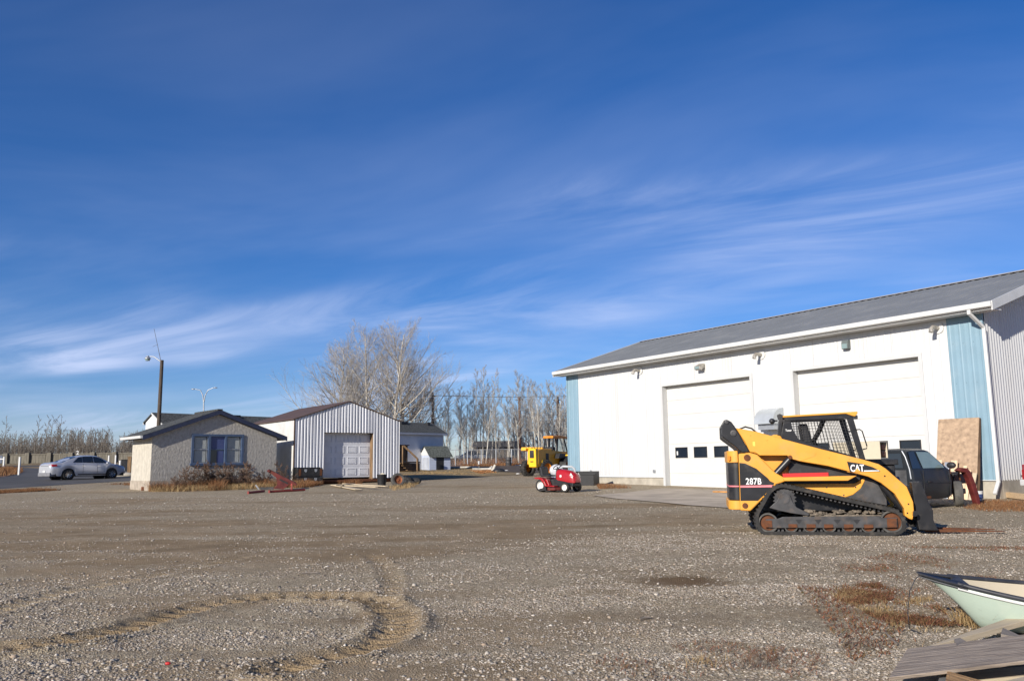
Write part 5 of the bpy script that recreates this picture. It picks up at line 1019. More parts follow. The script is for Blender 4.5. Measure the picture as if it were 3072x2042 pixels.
MB().prism([(-0.95, 0.55), (-1.0, 1.62), (-0.72, 1.62), (-0.70, 0.55)], -0.60, -0.10, 'y').build('rear_panel', M['tele_bright'], te, bevel=0.03)
MB().box(-1.02, -0.985, -0.48, -0.20, 1.08, 1.52).build('rear_grille', M['black_plastic'], te, bevel=.02)
MB().box(-1.01, -0.99, -0.42, -0.22, 0.85, 0.90).build('rear_plate', M['black_plastic'], te)
MB().box(0.1, 0.42, -0.632, -0.622, 0.66, 1.35).build('side_grille', M['black_plastic'], te); MB().lathe([(0.0, -.03), (0.11, -.03), (0.13, 0)], (-0.25, -0.62, 0.85), 'y', 16, False).build('marker_lamp', M['tele_bright'], te)
# boom along the far side
MB().prism([(-0.9, 1.52), (-0.85, 1.72), (0.0, 1.74), (4.6, 1.22), (5.0, 0.9), (4.6, 0.95), (0.0, 1.46)], 0.16, 0.50, 'y').build('boom', M['tele_yellow'], te, bevel=.03)
for i in range(5): MB().cyl((-0.75 + i * .3, -0.2, 1.66), (-0.75 + i * .3, 0.5, 1.66), 0.06, n=10).build('boom_pin', M['tele_yellow'], te, smooth=40)
MB().cyl((-0.1, -0.52, 1.52), (0.9, -0.52, 1.40), 0.085, n=12).build('boom_cylinder', M['black_paint'], te, smooth=40)
mg = MB(); n = 14; o1 = [(2.15 + .66 * math.cos(a), .53 + .66 * math.sin(a)) for a in [math.radians(205 - i * 175 / n) for i in range(n + 1)]]; i1 = [(2.15 + .60 * math.cos(a), .53 + .60 * math.sin(a)) for a in [math.radians(205 - i * 175 / n) for i in range(n + 1)]]
mg.prism(o1 + i1[::-1], -1.16, -0.66, 'y'); mg.build('mudguard', M['black_plastic'], te, smooth=40)
MB().prism([(2.15, 1.28), (2.6, 1.22), (2.95, 0.80), (3.05, 0.60), (2.90, 0.60), (2.7, 0.95), (2.45, 1.13), (2.15, 1.19)], -1.16, -0.62, 'y').build('fender_cover', M['tele_bright'], te, bevel=.02)
MB().prism([(1.05, 1.05), (1.8, 1.05), (1.9, 1.32), (1.2, 1.34)], -0.95, -0.63, 'y').build('fuel_tank', M['black_plastic'], te, bevel=.03)
cabp = [((0.85, 1.50), (1.05, 2.28)), ((1.45, 1.50), (1.55, 2.30)), ((2.65, 1.42), (2.25, 2.30)), ((3.15, 1.38), (2.75, 2.28))]
for ya in (-0.60, 0.0):
    for a, b in cabp: MB().bar((a[0], ya, a[1]), (b[0], ya, b[1]), 0.07, 0.07, (0, 1, 0)).build('cab_post', M['black_paint'], te)
MB().prism([(0.90, 2.26), (0.90, 2.40), (1.7, 2.44), (2.82, 2.36), (2.86, 2.28)], -0.66, 0.05, 'y').build('cab_roof', mat('tele_roof', (0.70, 0.25, 0.02), 0.45), te, bevel=.03)
MB().add([(1.50, -0.6, 1.5), (3.10, -0.6, 1.42), (2.72, -0.6, 2.26), (1.58, -0.6, 2.28)], [(0, 1, 2, 3)]).build('cab_glass', mat('cab_glass', (0.75, 0.85, 0.82), 0.05, 0, 0.02, 2, trans=0.92), te)
MB().box(0.9, 1.45, -0.5, 0.0, 1.42, 1.75).build('seat', M['black_plastic'], te, bevel=.05); MB().box(0.9, 3.1, -0.58, 0.0, 1.30, 1.46).build('cab_floor', M['black_plastic'], te)

# white caravan with blue stripes behind the workshop corner
rvp = thing('caravan', 'white caravan with blue stripes just behind the workshop corner', 'caravan', (5.2, 62, gz(0, 62)), math.radians(28))
MB().prism([(0, 0.55), (0, 1.6), (0.5, 2.35), (5.5, 2.45), (6, 1.5), (6, 0.55)], -1.1, 1.1, 'y').build('shell', M['white_paint'], rvp, bevel=.08)
for z in (0.95, 1.2): MB().box(0.05, 5.9, -1.108, -1.101, z, z + 0.1).build('stripe', mat('stripe_blue', (0.10, 0.20, 0.38), 0.5), rvp)
MB().box(0.9, 2.2, -1.108, -1.101, 1.5, 2.0).build('window', M['dark_glass'], rvp); MB().box(0.3, 5.8, -0.9, 0.9, 0.35, 0.54).build('frame', M['dark_steel'], rvp)
for x in (2.6, 3.4): road_wheel(rvp, x, -1.0, 0.33, 0.2, -1)
# red vehicle cut by the right edge of the picture
rq = gp(3085, 1510); rvx = thing('red_pickup', 'red pickup with white bumper at the right edge of the picture', 'pickup', (rq[0] + 0.62, rq[1] + 0.3, rq[2]), math.radians(8))
st3 = [(x, [(hw * .95, 0.40), (hw, 0.62), (hw, 0.85), (hw * .97, zb), (hw * .6, zb + .02), (0, zb + .03)]) for x, zb, hw in ((0.0, 0.86, 0.72), (0.08, 1.0, 0.80), (0.4, 1.06, 0.85), (1.3, 1.08, 0.87), (2.4, 1.08, 0.87), (4.6, 1.05, 0.87))]
loft(st3).build('body', M['red_paint'], rvx, smooth=40); loft([(x, [(.80, 1.04), (hr, zr - .05), (hr * .8, zr), (0, zr + .01)]) for x, zr, hr in ((1.6, 1.08, .75), (2.3, 1.62, .66), (3.4, 1.66, .66), (3.7, 1.08, .75))]).build('cab', M['red_paint'], rvx, smooth=40)
MB().box(-0.06, 0.12, -0.78, 0.78, 0.42, 0.60).build('bumper', M['white_paint'], rvx, bevel=.04); MB().box(0.03, 0.10, -0.80, 0.80, 0.66, 0.72).build('chrome_strip', M['chrome'], rvx)
for x in (0.85, 3.8):
    for sg in (-1, 1): road_wheel(rvx, x, sg * 0.78, 0.34, 0.22, sg)
# far white pickup behind the chain link fence
wq = gp(1350, 1391.5); fp = thing('far_white_vehicle', 'white vehicle parked far off behind the fence posts', 'car', (wq[0], 108, gz(0, 108)), math.radians(5))
loft([(x, [(.85, .4), (.88, .7), (.85, zb), (0, zb + .03)]) for x, zb in ((0, .75), (.3, .95), (1.4, 1.0), (3.9, 1.0), (4.6, .8))]).build('body', M['white_paint'], fp, smooth=40); loft([(x, [(.8, .98), (.62, zr - .04), (0, zr)]) for x, zr in ((0.9, 1.02), (1.6, 1.5), (2.8, 1.52), (3.5, 1.02))]).build('cabin', M['tint_glass'], fp, smooth=40); MB().box(1.5, 2.9, -.6, .6, 1.5, 1.56).build('roof', M['white_paint'], fp, bevel=.03)
for x in (.8, 3.7):
    for sg in (-1, 1): road_wheel(fp, x, sg * .8, .33, .2, sg)
# white trailer at the far left edge
lt0 = gp(-25, 1403); wt_ = thing('white_trailer', 'small white trailer at the left edge beyond the weedy island', 'trailer', (lt0[0], lt0[1], lt0[2]), math.radians(30))
MB().box(-2, 1.2, -0.7, 0.7, 0.6, 1.7).build('box', M['galv'], wt_, bevel=.05); road_wheel(wt_, -0.5, -0.75, 0.3, 0.2, -1)
# ------------------------------------------------------------ things in the yard
SHOP_O = np.array([6.351, 35.404, SHZ]); SHX = np.array([math.cos(SH_ANG), math.sin(SH_ANG), 0]); SHY = np.array([-math.sin(SH_ANG), math.cos(SH_ANG), 0])
def shop_w(s, y, z): return SHOP_O + SHX * s + SHY * y + np.array([0, 0, z])
def shop_l(u, v, y):
    q = hit(u, v, SHOP_O + SHY * y, SHY) - SHOP_O; return float(np.dot(q, SHX)), float(q[2])
def lean_board(name, label, cat, s0, s1, h, foot, th, m, group=None, head=0.05, lift=-0.03):
    """a board standing on the ground, leaning on the shop's front wall"""
    p = shop_w((s0 + s1) / 2, -foot, 0); zg = gz(p[0], p[1]) + lift; o = thing(name, label, cat, (p[0], p[1], zg), SH_ANG, group)
    run = foot - head; Lb = math.hypot(h, run); a = math.atan2(run, h)
    b = MB().box(-(s1 - s0) / 2, (s1 - s0) / 2, -th, 0, 0, Lb).build('sheet' if s1 - s0 > 0.6 else 'board', m, o, bevel=0.004); b.rotation_euler = (-a, 0, 0); return o
lean_board('plywood_sheet', 'large stained plywood sheet leaning on the blue corner panel', 'plywood', 11.92, 13.14, 2.36, 0.62, 0.018, M['osb'])
lean_board('plywood_sheet', 'dark edged sheet standing behind the stained plywood', 'plywood', 11.98, 13.185, 2.34, 0.52, 0.02, M['wood_dark'])
bl_ = [((2823, 2841), 1375, 'narrow weathered board, leftmost of the boards before the plywood', M['lumber_up']), ((2847, 2861), 1381, 'grey board standing beside the truck mirror', M['galv']), ((2865, 2884), 1376, 'tall wide offcut before the plywood', M['lumber_up']),
       ((2888, 2923), 1404, 'wide pale offcut leaning low on the plywood', M['lumber_up']), ((2899, 2909), 1391, 'slim pale stick rising behind the wide offcut', M['lumber_up']), ((2925, 2937), 1413, 'short pale board, rightmost of the boards before the plywood', M['lumber_pale'])]
for i, ((u0, u1), v, lb, m_) in enumerate(bl_):
    y_ = -0.80 - 0.03 * i; s0, z1 = shop_l(u0, v, y_ + .5); s1, _ = shop_l(u1, v, y_ + .5); lean_board('leaning_board', lb, 'board', s0, s1, z1 + 0.05, -y_, 0.03, m_, 'boards leaning before the plywood', head=0.55)
# bin by the left corner of the shop
q = gp(1757, 1455); bn_ = thing('metal_bin', 'low black steel bin against the workshop wall by its left corner', 'bin', (q[0], q[1] + .25, q[2]), math.radians(-22))
tb2 = MB(); tb2.box(-0.52, 0.52, -0.45, -0.41, 0.0, 0.44); tb2.box(-0.52, 0.52, 0.41, 0.45, 0.0, 0.60); tb2.box(-0.52, 0.52, -0.409, 0.409, 0.0, 0.03)
for x in (-0.52, 0.48): tb2.prism([(-0.409, 0.031), (0.409, 0.031), (0.409, 0.60), (-0.409, 0.44)], x, x + 0.04, 'x')
tb2.build('shell', mat('bin_black', (0.012, 0.012, 0.013), 0.6), bn_); MB().box(-0.54, 0.54, -0.47, -0.40, 0.441, 0.47).build('rim', mat('bin_black', (0.012, 0.012, 0.013), 0.6), bn_, bevel=.006)
# orange plank on the pad
q = gp(2172, 1479); o = thing('orange_plank', 'short orange plank lying on the concrete before the left door', 'plank', (q[0], q[1], q[2] + 0.03), SH_ANG + math.radians(6)); MB().box(-0.42, 0.42, -0.07, 0.07, 0, 0.045).build('board', mat('orange_wood', (0.50, 0.24, 0.07), 0.8, 0, .15, 4), o, bevel=.004)
# tank behind the loader with a cabinet on top
q = at(2622, 1400, 18.2); tn = thing('black_tank', 'black steel tank standing behind the loader under the beige cabinet', 'tank', (q[0], q[1], gz(q[0], q[1])), math.radians(-12))
MB().box(-0.42, 0.36, -0.3, 0.3, 0.0, 1.14).build('body', M['black_paint'], tn, bevel=.02); MB().box(-0.48, 0.42, -0.36, 0.36, 1.14, 1.26).build('lid', M['black_paint'], tn, bevel=.015); MB().prism([(-.36, 1.14), (-.36, .9), (-.30, 1.14)], -0.34, -0.301, 'y').build('bracket', M['dark_steel'], tn)
cb_ = thing('beige_cabinet', 'beige cabinet lying on the black tank with its end open', 'cabinet', (q[0] - 0.02, q[1], gz(q[0], q[1]) + 1.262), math.radians(-42))
sh_ = MB(); sh_.box(-0.75, 0.25, -0.22, -0.19, 0, 0.38); sh_.box(-0.75, 0.25, 0.22, 0.25, 0, 0.38); sh_.box(-0.75, 0.25, -0.189, 0.219, 0, 0.03); sh_.box(-0.75, 0.25, -0.189, 0.219, 0.35, 0.38); sh_.box(-0.75, -0.72, -.189, .219, .031, .349); sh_.build('shell', M['beige'], cb_, bevel=.006)
MB().box(0.05, 0.08, -0.18, 0.21, 0.03, 0.35).build('inner_back', M['wood_dark'], cb_)
for z in (0.06, 0.2): MB().box(0.085, 0.22, -0.02, 0.2, z, z + 0.11).build('drawer', M['shelf_red'], cb_, bevel=.01)
# blue jug on the truck frame
q = at(2683, 1440, 19.6); jg = thing('blue_jug', 'dark blue plastic jug standing behind the pickup cab', 'jug', (q[0], q[1], 0.82), 0.4)
MB().box(-0.08, 0.08, -0.1, 0.1, 0, 0.32).build('body', M['blue_dull'], jg, bevel=.03); MB().cyl((0, 0, .32), (0, 0, .38), .03, n=10).build('cap', M['black_plastic'], jg); MB().box(-0.14, 0.14, -0.2, 0.2, -0.40, 0.0).build('stand', M['dark_steel'], jg, bevel=.02)
# small things along the shop's right corner
q = gp(2938, 1503); bk_ = thing('white_bucket', 'white and blue plastic bucket on the ground by the red fender', 'bucket', (q[0], q[1], q[2]))
MB().lathe([(0.0, 0), (0.085, 0), (0.105, 0.26), (0.112, 0.26), (0.112, 0.28), (0.09, 0.28), (0, .27)], (0, 0, 0), 'z', 20, False).build('pail', M['white_paint'], bk_, smooth=40); MB().lathe([(0.094, 0.08), (0.103, 0.2)], (0, 0, 0), 'z', 20, False).build('label_band', M['blue_dull'], bk_, smooth=40); 
q = gp(3027, 1487); bt_ = thing('blue_tub', 'bright blue plastic tub lying by the downpipe', 'tub', (q[0], q[1], q[2]), 0.2)
MB().lathe([(0.0, 0.0), (0.22, 0.0), (0.26, 0.14), (0.29, 0.15), (0.27, 0.16), (0.24, 0.14), (0.2, 0.03), (0, .03)], (0, 0, 0), 'z', 22, False).build('shell', M['blue_plastic'], bt_, smooth=40); MB().box(-0.10, 0.10, -0.275, -0.245, 0.03, 0.10).build('label_band', M['white_paint'], bt_)
a, b = gp(2968, 1487), gp(3100, 1503); bm3 = thing('timber_beam', 'weathered timber beam lying on the ground beside the workshop corner', 'beam', (a[0], a[1], a[2])); MB().bar((0, 0, 0.10), tuple(b - a + np.array([0, 0, .10])), 0.16, 0.16).build('beam', M['lumber'], bm3, bevel=.01)
hb = gp(2925, 1490); hz = thing('black_hose', 'loose black hose looping beside the white bucket', 'hose', tuple(hb)); MB().tube([(-0.1, 0.05, 0.16), (0.05, 0.0, 0.30), (0.25, 0.0, 0.30), (0.42, 0.02, 0.24), (0.52, 0.04, 0.10), (0.45, 0.06, 0.02), (0.3, 0.2, .02)], 0.018, 8).build('hose', M['black_rubber'], hz, smooth=60); MB().box(-0.08, 0.22, 0.1, 0.35, 0, 0.14).build('coupling', M['black_plastic'], hz, bevel=.03)
rs = random.Random(5)
for i, (u, v, lb, m_) in enumerate(((3040, 1466, 'bent grey sheet scrap leaning by the gable wall', M['galv']), (3058, 1476, 'pale flat scrap beside the bright blue tub', M['lumber_pale']), (3066, 1462, 'dark scrap panel near the red pickup', M['black_plastic']), (3050, 1452, 'small grey pipe scrap against the gable foundation', M['galv']))):
    q = gp(u, v + 10); o = thing('scrap_piece', lb, 'scrap', (q[0], q[1], q[2] + .05), rs.random() * 2, 'scrap by the workshop corner'); p_ = MB().box(-0.35, 0.35, -0.09, 0.09, 0, 0.03).build('piece', m_, o, bevel=.004); p_.rotation_euler = (rs.uniform(.2, .8), rs.uniform(-.4, .4), 0)
# trash can, tyres, boards before the shed
q = gp(1145, 1459); tcn = thing('trash_can', 'black ribbed plastic trash can by the metal shed corner', 'trash can', tuple(q))
cn = MB(); prf = []; n = 36
rows = []
for z, r in ((0, .17), (0.06, .175), (.46, .205), (.50, .225), (.54, .225), (.55, .20)):
    rows.append([((r + (.006 if (i % 2 and .05 < z < .48) else 0)) * math.cos(2 * math.pi * i / n), (r + (.006 if (i % 2 and .05 < z < .48) else 0)) * math.sin(2 * math.pi * i / n), z) for i in range(n + 1)])
cn.grid(rows).build('can', M['black_plastic'], tcn, smooth=30); MB().lathe([(0, .50), (.195, .50)], (0, 0, 0), 'z', 20, False).build('contents', M['galv'], tcn); MB().box(-.05, .12, -.08, .06, .5, .6).build('rubbish', M['beige'], tcn, bevel=.02)
def loose_tyre(name, label, u, v, r, wd, rot, tyre, rim, lift=0.0):
    q = gp(u, v); o = thing(name, label, 'wheel', (q[0], q[1], q[2] + r * abs(math.cos(rot[0])) * 0.97 + lift), 0, None, rot); 
    MB().lathe([(r * .60, wd * .42), (r * .78, wd * .5), (r * .94, wd * .44), (r, wd * .3), (r, -wd * .3), (r * .94, -wd * .44), (r * .78, -wd * .5), (r * .60, -wd * .42)], (0, 0, 0), 'y', 32).build('tyre', tyre, o, smooth=40)
    if rim: MB().lathe([(r * .61, -wd * .43), (r * .54, -wd * .3), (r * .50, -wd * .02), (r * .22, -wd * .05), (r * .18, -wd * .15), (0, -wd * .15)], (0, 0, 0), 'y', 26, False).build('rim', rim, o, smooth=35)
    return o
loose_tyre('discarded_wheel', 'grey tyre with rusty rim propped beside the black trash can', 1193, 1459, 0.31, 0.20, (math.radians(-14), 0, math.radians(28)), M['tyre_dusty'], mat('rust_rim', (0.22, 0.075, 0.03), 0.8, 0, .25, 8))
q = gp(1226, 1452); o = thing('rubber_heap', 'black lump of old tyre pieces behind the rusty rimmed tyre', 'tyre heap', tuple(q)); hm = MB()
for i in range(9): hm.sphere((rs.uniform(-.35, .35), rs.uniform(-.2, .2), rs.uniform(.08, .34)), rs.uniform(.14, .26), rs.uniform(.12, .2), rs.uniform(.1, .18), 9, 6)
hm.build('heap', M['black_rubber'], o)
for i, (u0, v0, u1, v1, w_, lb) in enumerate(((1000, 1457, 1075, 1472, .26, 'wide pale board lying aslant before the garage door'), (1030, 1455, 1160, 1464, .13, 'long pale board behind, pointing at the trash can'), (1022, 1462, 1130, 1469, .12, 'middle pale board of the loose stack before the shed'), (1004, 1465, 1060, 1460, .14, 'short board end sticking out of the weeds by the shed'))):
    a, b = gp(u0, v0), gp(u1, v1); o = thing('loose_board', lb, 'board', (a[0], a[1], a[2] + .03 + .03 * i), 0, 'boards lying before the shed'); MB().bar((0, 0, 0.02), tuple(b - a + np.array([0, 0, .03])), w_, 0.035).build('board', M['lumber_pale'], o)
# red farm implement
q = gp(850, 1468); im = thing('red_implement', 'rusty red tilted conveyor head standing in weeds before the cottage', 'implement', (q[0], q[1], q[2]), math.radians(12))
MB().prism([(-0.68, 0.80), (-0.60, 0.72), (0.50, 0.16), (0.56, 0.20), (0.52, 0.28), (-0.55, 0.84)], -0.16, 0.16, 'y').build('chute', M['old_red'], im, bevel=.01); MB().prism([(-0.62, 0.855), (0.50, 0.285), (0.49, 0.31), (-0.60, 0.88)], -0.15, 0.15, 'y').build('belt', M['black_rubber'], im)
MB().prism([(-0.45, 0.62), (-0.30, 0.52), (-0.25, 0.20), (-0.42, 0.05), (0.0, 0.02), (0.25, 0.20), (0.40, 0.22), (0.42, 0.28), (-0.40, 0.66)], -0.10, 0.10, 'y').build('housing', M['old_red'], im, bevel=.01); MB().prism([(-0.18, 0.40), (0.20, 0.22), (0.18, 0.30), (-0.14, 0.47)], -0.112, -0.101, 'y').build('slot', M['black_plastic'], im)
MB().cyl((-0.62, -0.2, 0.80), (-0.62, 0.2, 0.80), 0.06, n=14).build('roller', M['old_red'], im, smooth=40); MB().box(-0.95, -0.4, -0.05, 0.05, 0.02, 0.12).build('drawbar', M['dark_steel'], im); MB().bar((-1.15, 0, 0.22), (-1.0, 0, 0.03), 0.06, 0.05).build('jack', M['galv'], im)
for (u0, v0, u1, v1, lb, st_) in ((745, 1481, 792, 1476, 'short red steel pipe lying left of the tilted implement', 0), (808, 1478, 914, 1472, 'long red steel bar with an upright stub before the implement', 1)):
    a, b = gp(u0, v0), gp(u1, v1); o = thing('red_pipe', lb, 'pipe', tuple(a)); pp = MB(); e_ = b - a; pp.tube([(0, 0, .05), tuple(e_ + np.array([0, 0, .05]))], 0.045, 10)
    if st_: m_ = e_ * .62; pp.box(m_[0] - .03, m_[0] + .03, m_[1] - .03, m_[1] + .03, 0.02, 0.34)
    pp.box(-.03, .03, -.04, .04, 0, .11); pp.build('bar', mat('pipe_red', (.27, .035, .028), .55, 0, .2, 5, dirt=RUST, dscale=4, damt=.6), o, smooth=40)
for (u0, v0, u1, v1, lb) in ((640, 1451, 812, 1444, 'grey aluminium pole lying in weeds under the cottage window'), (655, 1456, 805, 1449, 'front one of the two grey poles lying under the window')):
    a, b = gp(u0, v0), gp(u1, v1); o = thing('metal_pole', lb, 'pole', (a[0], a[1], a[2]), 0, 'poles lying under the window'); MB().tube([(0, 0, .14), tuple(b - a + np.array([0, 0, .14]))], 0.05, 10).build('pole', M['galv'], o, smooth=40)
q = gp(444, 1470); o = thing('brick_block', 'rusty brown block at the foot of the cottage corner', 'block', tuple(q), .5); MB().box(-.28, .28, -.12, .12, 0, .16).build('block', mat('block_brown', (.20, .085, .045), .9, 0, .25, 8), o, bevel=.02)
# left of the cottage
q = gp(372, 1412); o = thing('black_planter', 'black square planter on the far side of the road by the cottage', 'planter', (q[0] + .4, q[1], q[2]), .3); MB().box(-.6, .6, -.5, .5, 0, 1.05).build('box', M['black_plastic'], o, bevel=.03); MB().box(-.65, .65, -.55, .55, 1.06, 1.12).build('rim', M['black_plastic'], o)
q = gp(388, 1417); o = thing('brown_post', 'brown timber post beside the cottage wall across the road', 'post', tuple(q)); MB().box(-.16, .16, -.12, .12, 0, 1.35).build('post', M['wood_brown'], o, bevel=.02); MB().box(-.2, .2, -.16, .16, 1.36, 1.42).build('cap', M['wood_brown'], o)
q = gp(374, 1428); o = thing('roadside_stone', 'pale stone slab at the road edge beyond the cottage', 'stone', tuple(q)); MB().sphere((0, 0, .08), .75, .4, .22, 12, 8).build('stone', M['concrete'], o, smooth=60)
def white_post(u, v0, v1, lb, y=None, wd=.10, bar=False):
    q = gp(u, v1); h_ = (v1 - v0) / 2500 * q[1]; o = thing('white_post', lb, 'post', tuple(q), 0, 'white posts along the road'); MB().box(-wd / 2, wd / 2, -wd / 2, wd / 2, 0, h_).build('post', M['white_paint'], o)
    if bar: MB().box(-.8, .12, -.03, .03, h_ - .32, h_ - .18).build('sign_bar', M['white_paint'], o)
    MB().box(-wd / 2 - .01, wd / 2 + .01, -wd / 2 - .01, wd / 2 + .01, h_, h_ + .03).build('cap', M['white_paint'], o)
white_post(56, 1372, 1424, 'tall thin white post at the tip of the weedy island', wd=.13)
white_post(10, 1371, 1405, 'white post with a short arm near the left edge', wd=.15, bar=True)
for u, v0, v1, lb in ((325, 1367, 1400, 'white post just above the bonnet of the silver sedan'), (345.5, 1366, 1399, 'black and white post beside the fence beyond the sedan'), (359, 1382, 1404, 'short white post left of the black planter'), (383, 1382, 1402, 'short white post right of the black planter')): white_post(u, v0, v1, lb, wd=.16)
q = gp(346, 1399); 
# utility pole with lamp and aerial behind the cottage
PY = 47.5; b0 = at(475, 1290, PY); up_ = thing('light_pole', 'dark timber pole with bracket lamp and thin aerial behind the stucco cottage', 'light pole', (b0[0], PY, gz(0, PY)), 0)
tp = at(486, 1080, PY); dxp = tp[0] - b0[0]; hp = tp[2] - gz(0, PY)
MB().tube([(-dxp * .3, 0, 0), (dxp, 0, hp)], [.125, .095], 14).build('pole', M['pole_wood'], up_, smooth=40)
lq_ = at(443, 1075, PY) - np.array([b0[0], PY, gz(0, PY)])
MB().tube([(dxp, 0, hp - .12), (lq_[0] + .35, 0, lq_[2] + .10), (lq_[0] + .12, 0, lq_[2] + .12)], [.035, .03, .03], 8).build('bracket', M['galv'], up_, smooth=60)
lh = MB().lathe([(0.0, .16), (.07, .15), (.10, .07), (.17, .02), (.17, -.02), (.0, -.02)], (lq_[0], 0, lq_[2]), 'z', 18, False).build('lamp_head', M['galv'], up_, smooth=40); MB().lathe([(.14, -.02), (.12, -.13), (.0, -.15)], (lq_[0], 0, lq_[2]), 'z', 16, False).build('lamp_glass', M['pale_glass'], lh, smooth=50)
aq = at(462, 985, PY) - np.array([b0[0], PY, gz(0, PY)]); MB().tube([(dxp, 0, hp - .3), tuple(aq)], [.018, .011], 6).build('aerial', M['dark_steel'], up_); am_ = (np.array([dxp, 0, hp]) + aq) / 2; MB().tube([tuple(am_), (am_[0] - .18, 0, am_[2] - .08), (am_[0] - .3, 0, am_[2] - .14)], .008, 5).build('aerial_arm', M['dark_steel'], up_)
# street lights
def street_light(u, vtop, y, arms, lb, hcol):
    b = at(u, 1395, y); t = at(u, vtop, y); zg = gz(0, y); H = t[2] - zg; o = thing('street_light', lb, 'street light', (b[0], y, zg)); dx_ = t[0] - b[0]
    MB().tube([(0, 0, 0), (dx_ * .8, 0, H * .80)], [.14, .09], 10).build('pole', hcol, o, smooth=40)
    for sg in arms:
        w_ = H * .10 * sg; a_ = MB().tube([(dx_ * .8, 0, H * .80), (dx_ * .8 + w_ * .15, 0, H * .90), (dx_ * .8 + w_ * .5, 0, H * .97), (dx_ * .8 + w_ * 1.2, 0, H * (1.0 if sg > 0 else .985))], [.08, .07, .06, .05], 8).build('arm', hcol, o, smooth=60)
        MB().sphere((dx_ * .8 + w_ * 1.45, 0, H * (1.0 if sg > 0 else .985)), H * .03, .15, .08, 10, 6).build('lamp_head', hcol, a_, smooth=60)
street_light(611, 1163, 120, (-1, 1), 'tall grey street light with two curved arms behind the cottage roof', M['galv'])
for u, vt, lb in ((170, 1345, 'low curved street light left of the sedan, beyond the fence'), (228, 1341, 'curved street light above the sedan roof, beyond the fence'), (358, 1334, 'curved street light between sedan and cottage, beyond the fence'), (284, 1297, 'tall dark street light rising out of the far wood')):
    street_light(u, vt, 196, (1,), lb, M['galv'] if u != 284 else M['dark_steel'])
q = at(233, 1361, 176); o = thing('number_sign', 'white figure two on a thin stake above the fence behind the sedan', 'number sign', (q[0], 176, gz(0, 176)))
text_mesh('figure', '2', 1.1, M['white_paint'], o, (-.3, 0, q[2] - gz(0, 176) - .1), (math.pi / 2, 0, 0), .03, .02); MB().cyl((0, .05, 0), (0, .05, q[2] - gz(0, 176) + .3), .04, n=6).build('stake', M['dark_steel'], o)
# timber fence along the far road
fx0, fx1, FY = -112.0, -70.0, 178.0
fc = thing('timber_fence', 'long grey timber fence with square posts across the far road', 'fence', (0, FY, gz(0, FY)), 0); k = 0; x = fx0
while x < fx1:
    MB().box(x - .45, x + .45, -.5, .3, 0, 2.25).build('post', M['fence_wood'], fc); x2 = x + 4.6
    pb = MB(); n = 10
    for i in range(n): xa = x + .46 + (4.6 - .92) * i / n; pb.box(xa, xa + (4.6 - .92) / n - .03, -.02 + .03 * (i % 2), .05 + .03 * (i % 2), .1, 2.0)
    pp_ = pb.build('fence_panel', M['fence_wood'], fc); MB().box(x + .46, x2 - .46, -.12, -.03, 1.85, 2.05).build('rail', M['fence_wood'], pp_); x = x2; k += 1
# chain link fence behind the lawn
CY_ = 88.0; cf = thing('chain_link_fence', 'galvanised chain link fence with round posts before the birch wood', 'fence', (0, CY_, gz(0, CY_)), 0)
px_ = [float(at(u, 1370, CY_)[0]) for u in (1330, 1366, 1402.7, 1444, 1488, 1535, 1582, 1630, 1680)]
for x in px_: MB().cyl((x, 0, 0), (x, 0, 1.72), .045, n=8).build('post', M['galv'], cf, smooth=40)
for a, b in zip(px_[:-1], px_[1:]):
    MB().cyl((a + .05, 0, 1.66), (b - .05, 0, 1.66), .028, n=6).build('top_rail', M['galv'], cf)
    ms = MB(); s_ = .17; n = int((b - a) / s_)
    for i in range(-10, n):
        for sg in (1, -1):
            xa, xb = a + i * s_, a + i * s_ + 1.6
            if sg < 0: xa, xb = xb, xa
            t0, t1 = 0.0, 1.0
            lo, hi = (a - xa) / (xb - xa), (b - xa) / (xb - xa)
            if lo > hi: lo, hi = hi, lo
            t0, t1 = max(0, lo), min(1, hi)
            if t1 > t0 + .02: ms.bar((xa + (xb - xa) * t0, 0, .05 + 1.58 * t0), (xa + (xb - xa) * t1, 0, .05 + 1.58 * t1), .006, .006, (0, 1, 0))
    ms.build('wire_mesh', M['galv'], cf)
# odds and ends on the lawn
q = gp(1526, 1397); o = thing('steel_drum', 'dark ribbed steel drum before the chain link fence', 'drum', tuple(q)); MB().lathe([(0, 0), (.30, 0), (.30, .28), (.315, .30), (.30, .32), (.30, .58), (.315, .60), (.30, .62), (.30, .88), (0, .88)], (0, 0, 0), 'z', 20, False).build('drum', M['dark_steel'], o, smooth=40)
q = gp(1437, 1398); o = thing('white_hydrant', 'small white standpipe at the edge of the lawn', 'standpipe', tuple(q)); MB().cyl((0, 0, 0), (0, 0, .42), .10, n=10).build('pipe', M['white_paint'], o, smooth=40); MB().sphere((0, 0, .44), .14, .14, .09, 10, 6).build('cap', M['white_paint'], o, smooth=60)
for i, (u, v, L_, r_, rz_, rx_, lb) in enumerate(((1446, 1411, 1.5, .10, .1, 0, 'long fallen birch log on the lawn'), (1467, 1410, .7, .09, .6, .5, 'short log leaning on the fallen birch log'), (1480, 1413, .75, .12, .3, 1.1, 'pale log stump standing tilted by the dark heap'), (1380, 1405, 3.4, .09, .04, 0, 'long thin pole lying behind the lawn'))):
    q = gp(u, v); o = thing('cut_log', lb, 'log', (q[0], q[1], q[2] + r_), rz_, 'logs on the lawn', (0, -rx_, rz_)); MB().cyl((-L_ / 2, 0, .02), (L_ / 2, 0, .02), r_, r_ * .9, n=12).build('log', M['bark_pale'], o, smooth=40)
q = gp(1496, 1415); o = thing('dark_heap', 'dark tarpaulin heap on the lawn beside the tilted log', 'tarpaulin', tuple(q)); MB().sphere((0, 0, .06), .45, .35, .22, 14, 8).build('tarp', M['black_plastic'], o, smooth=60)
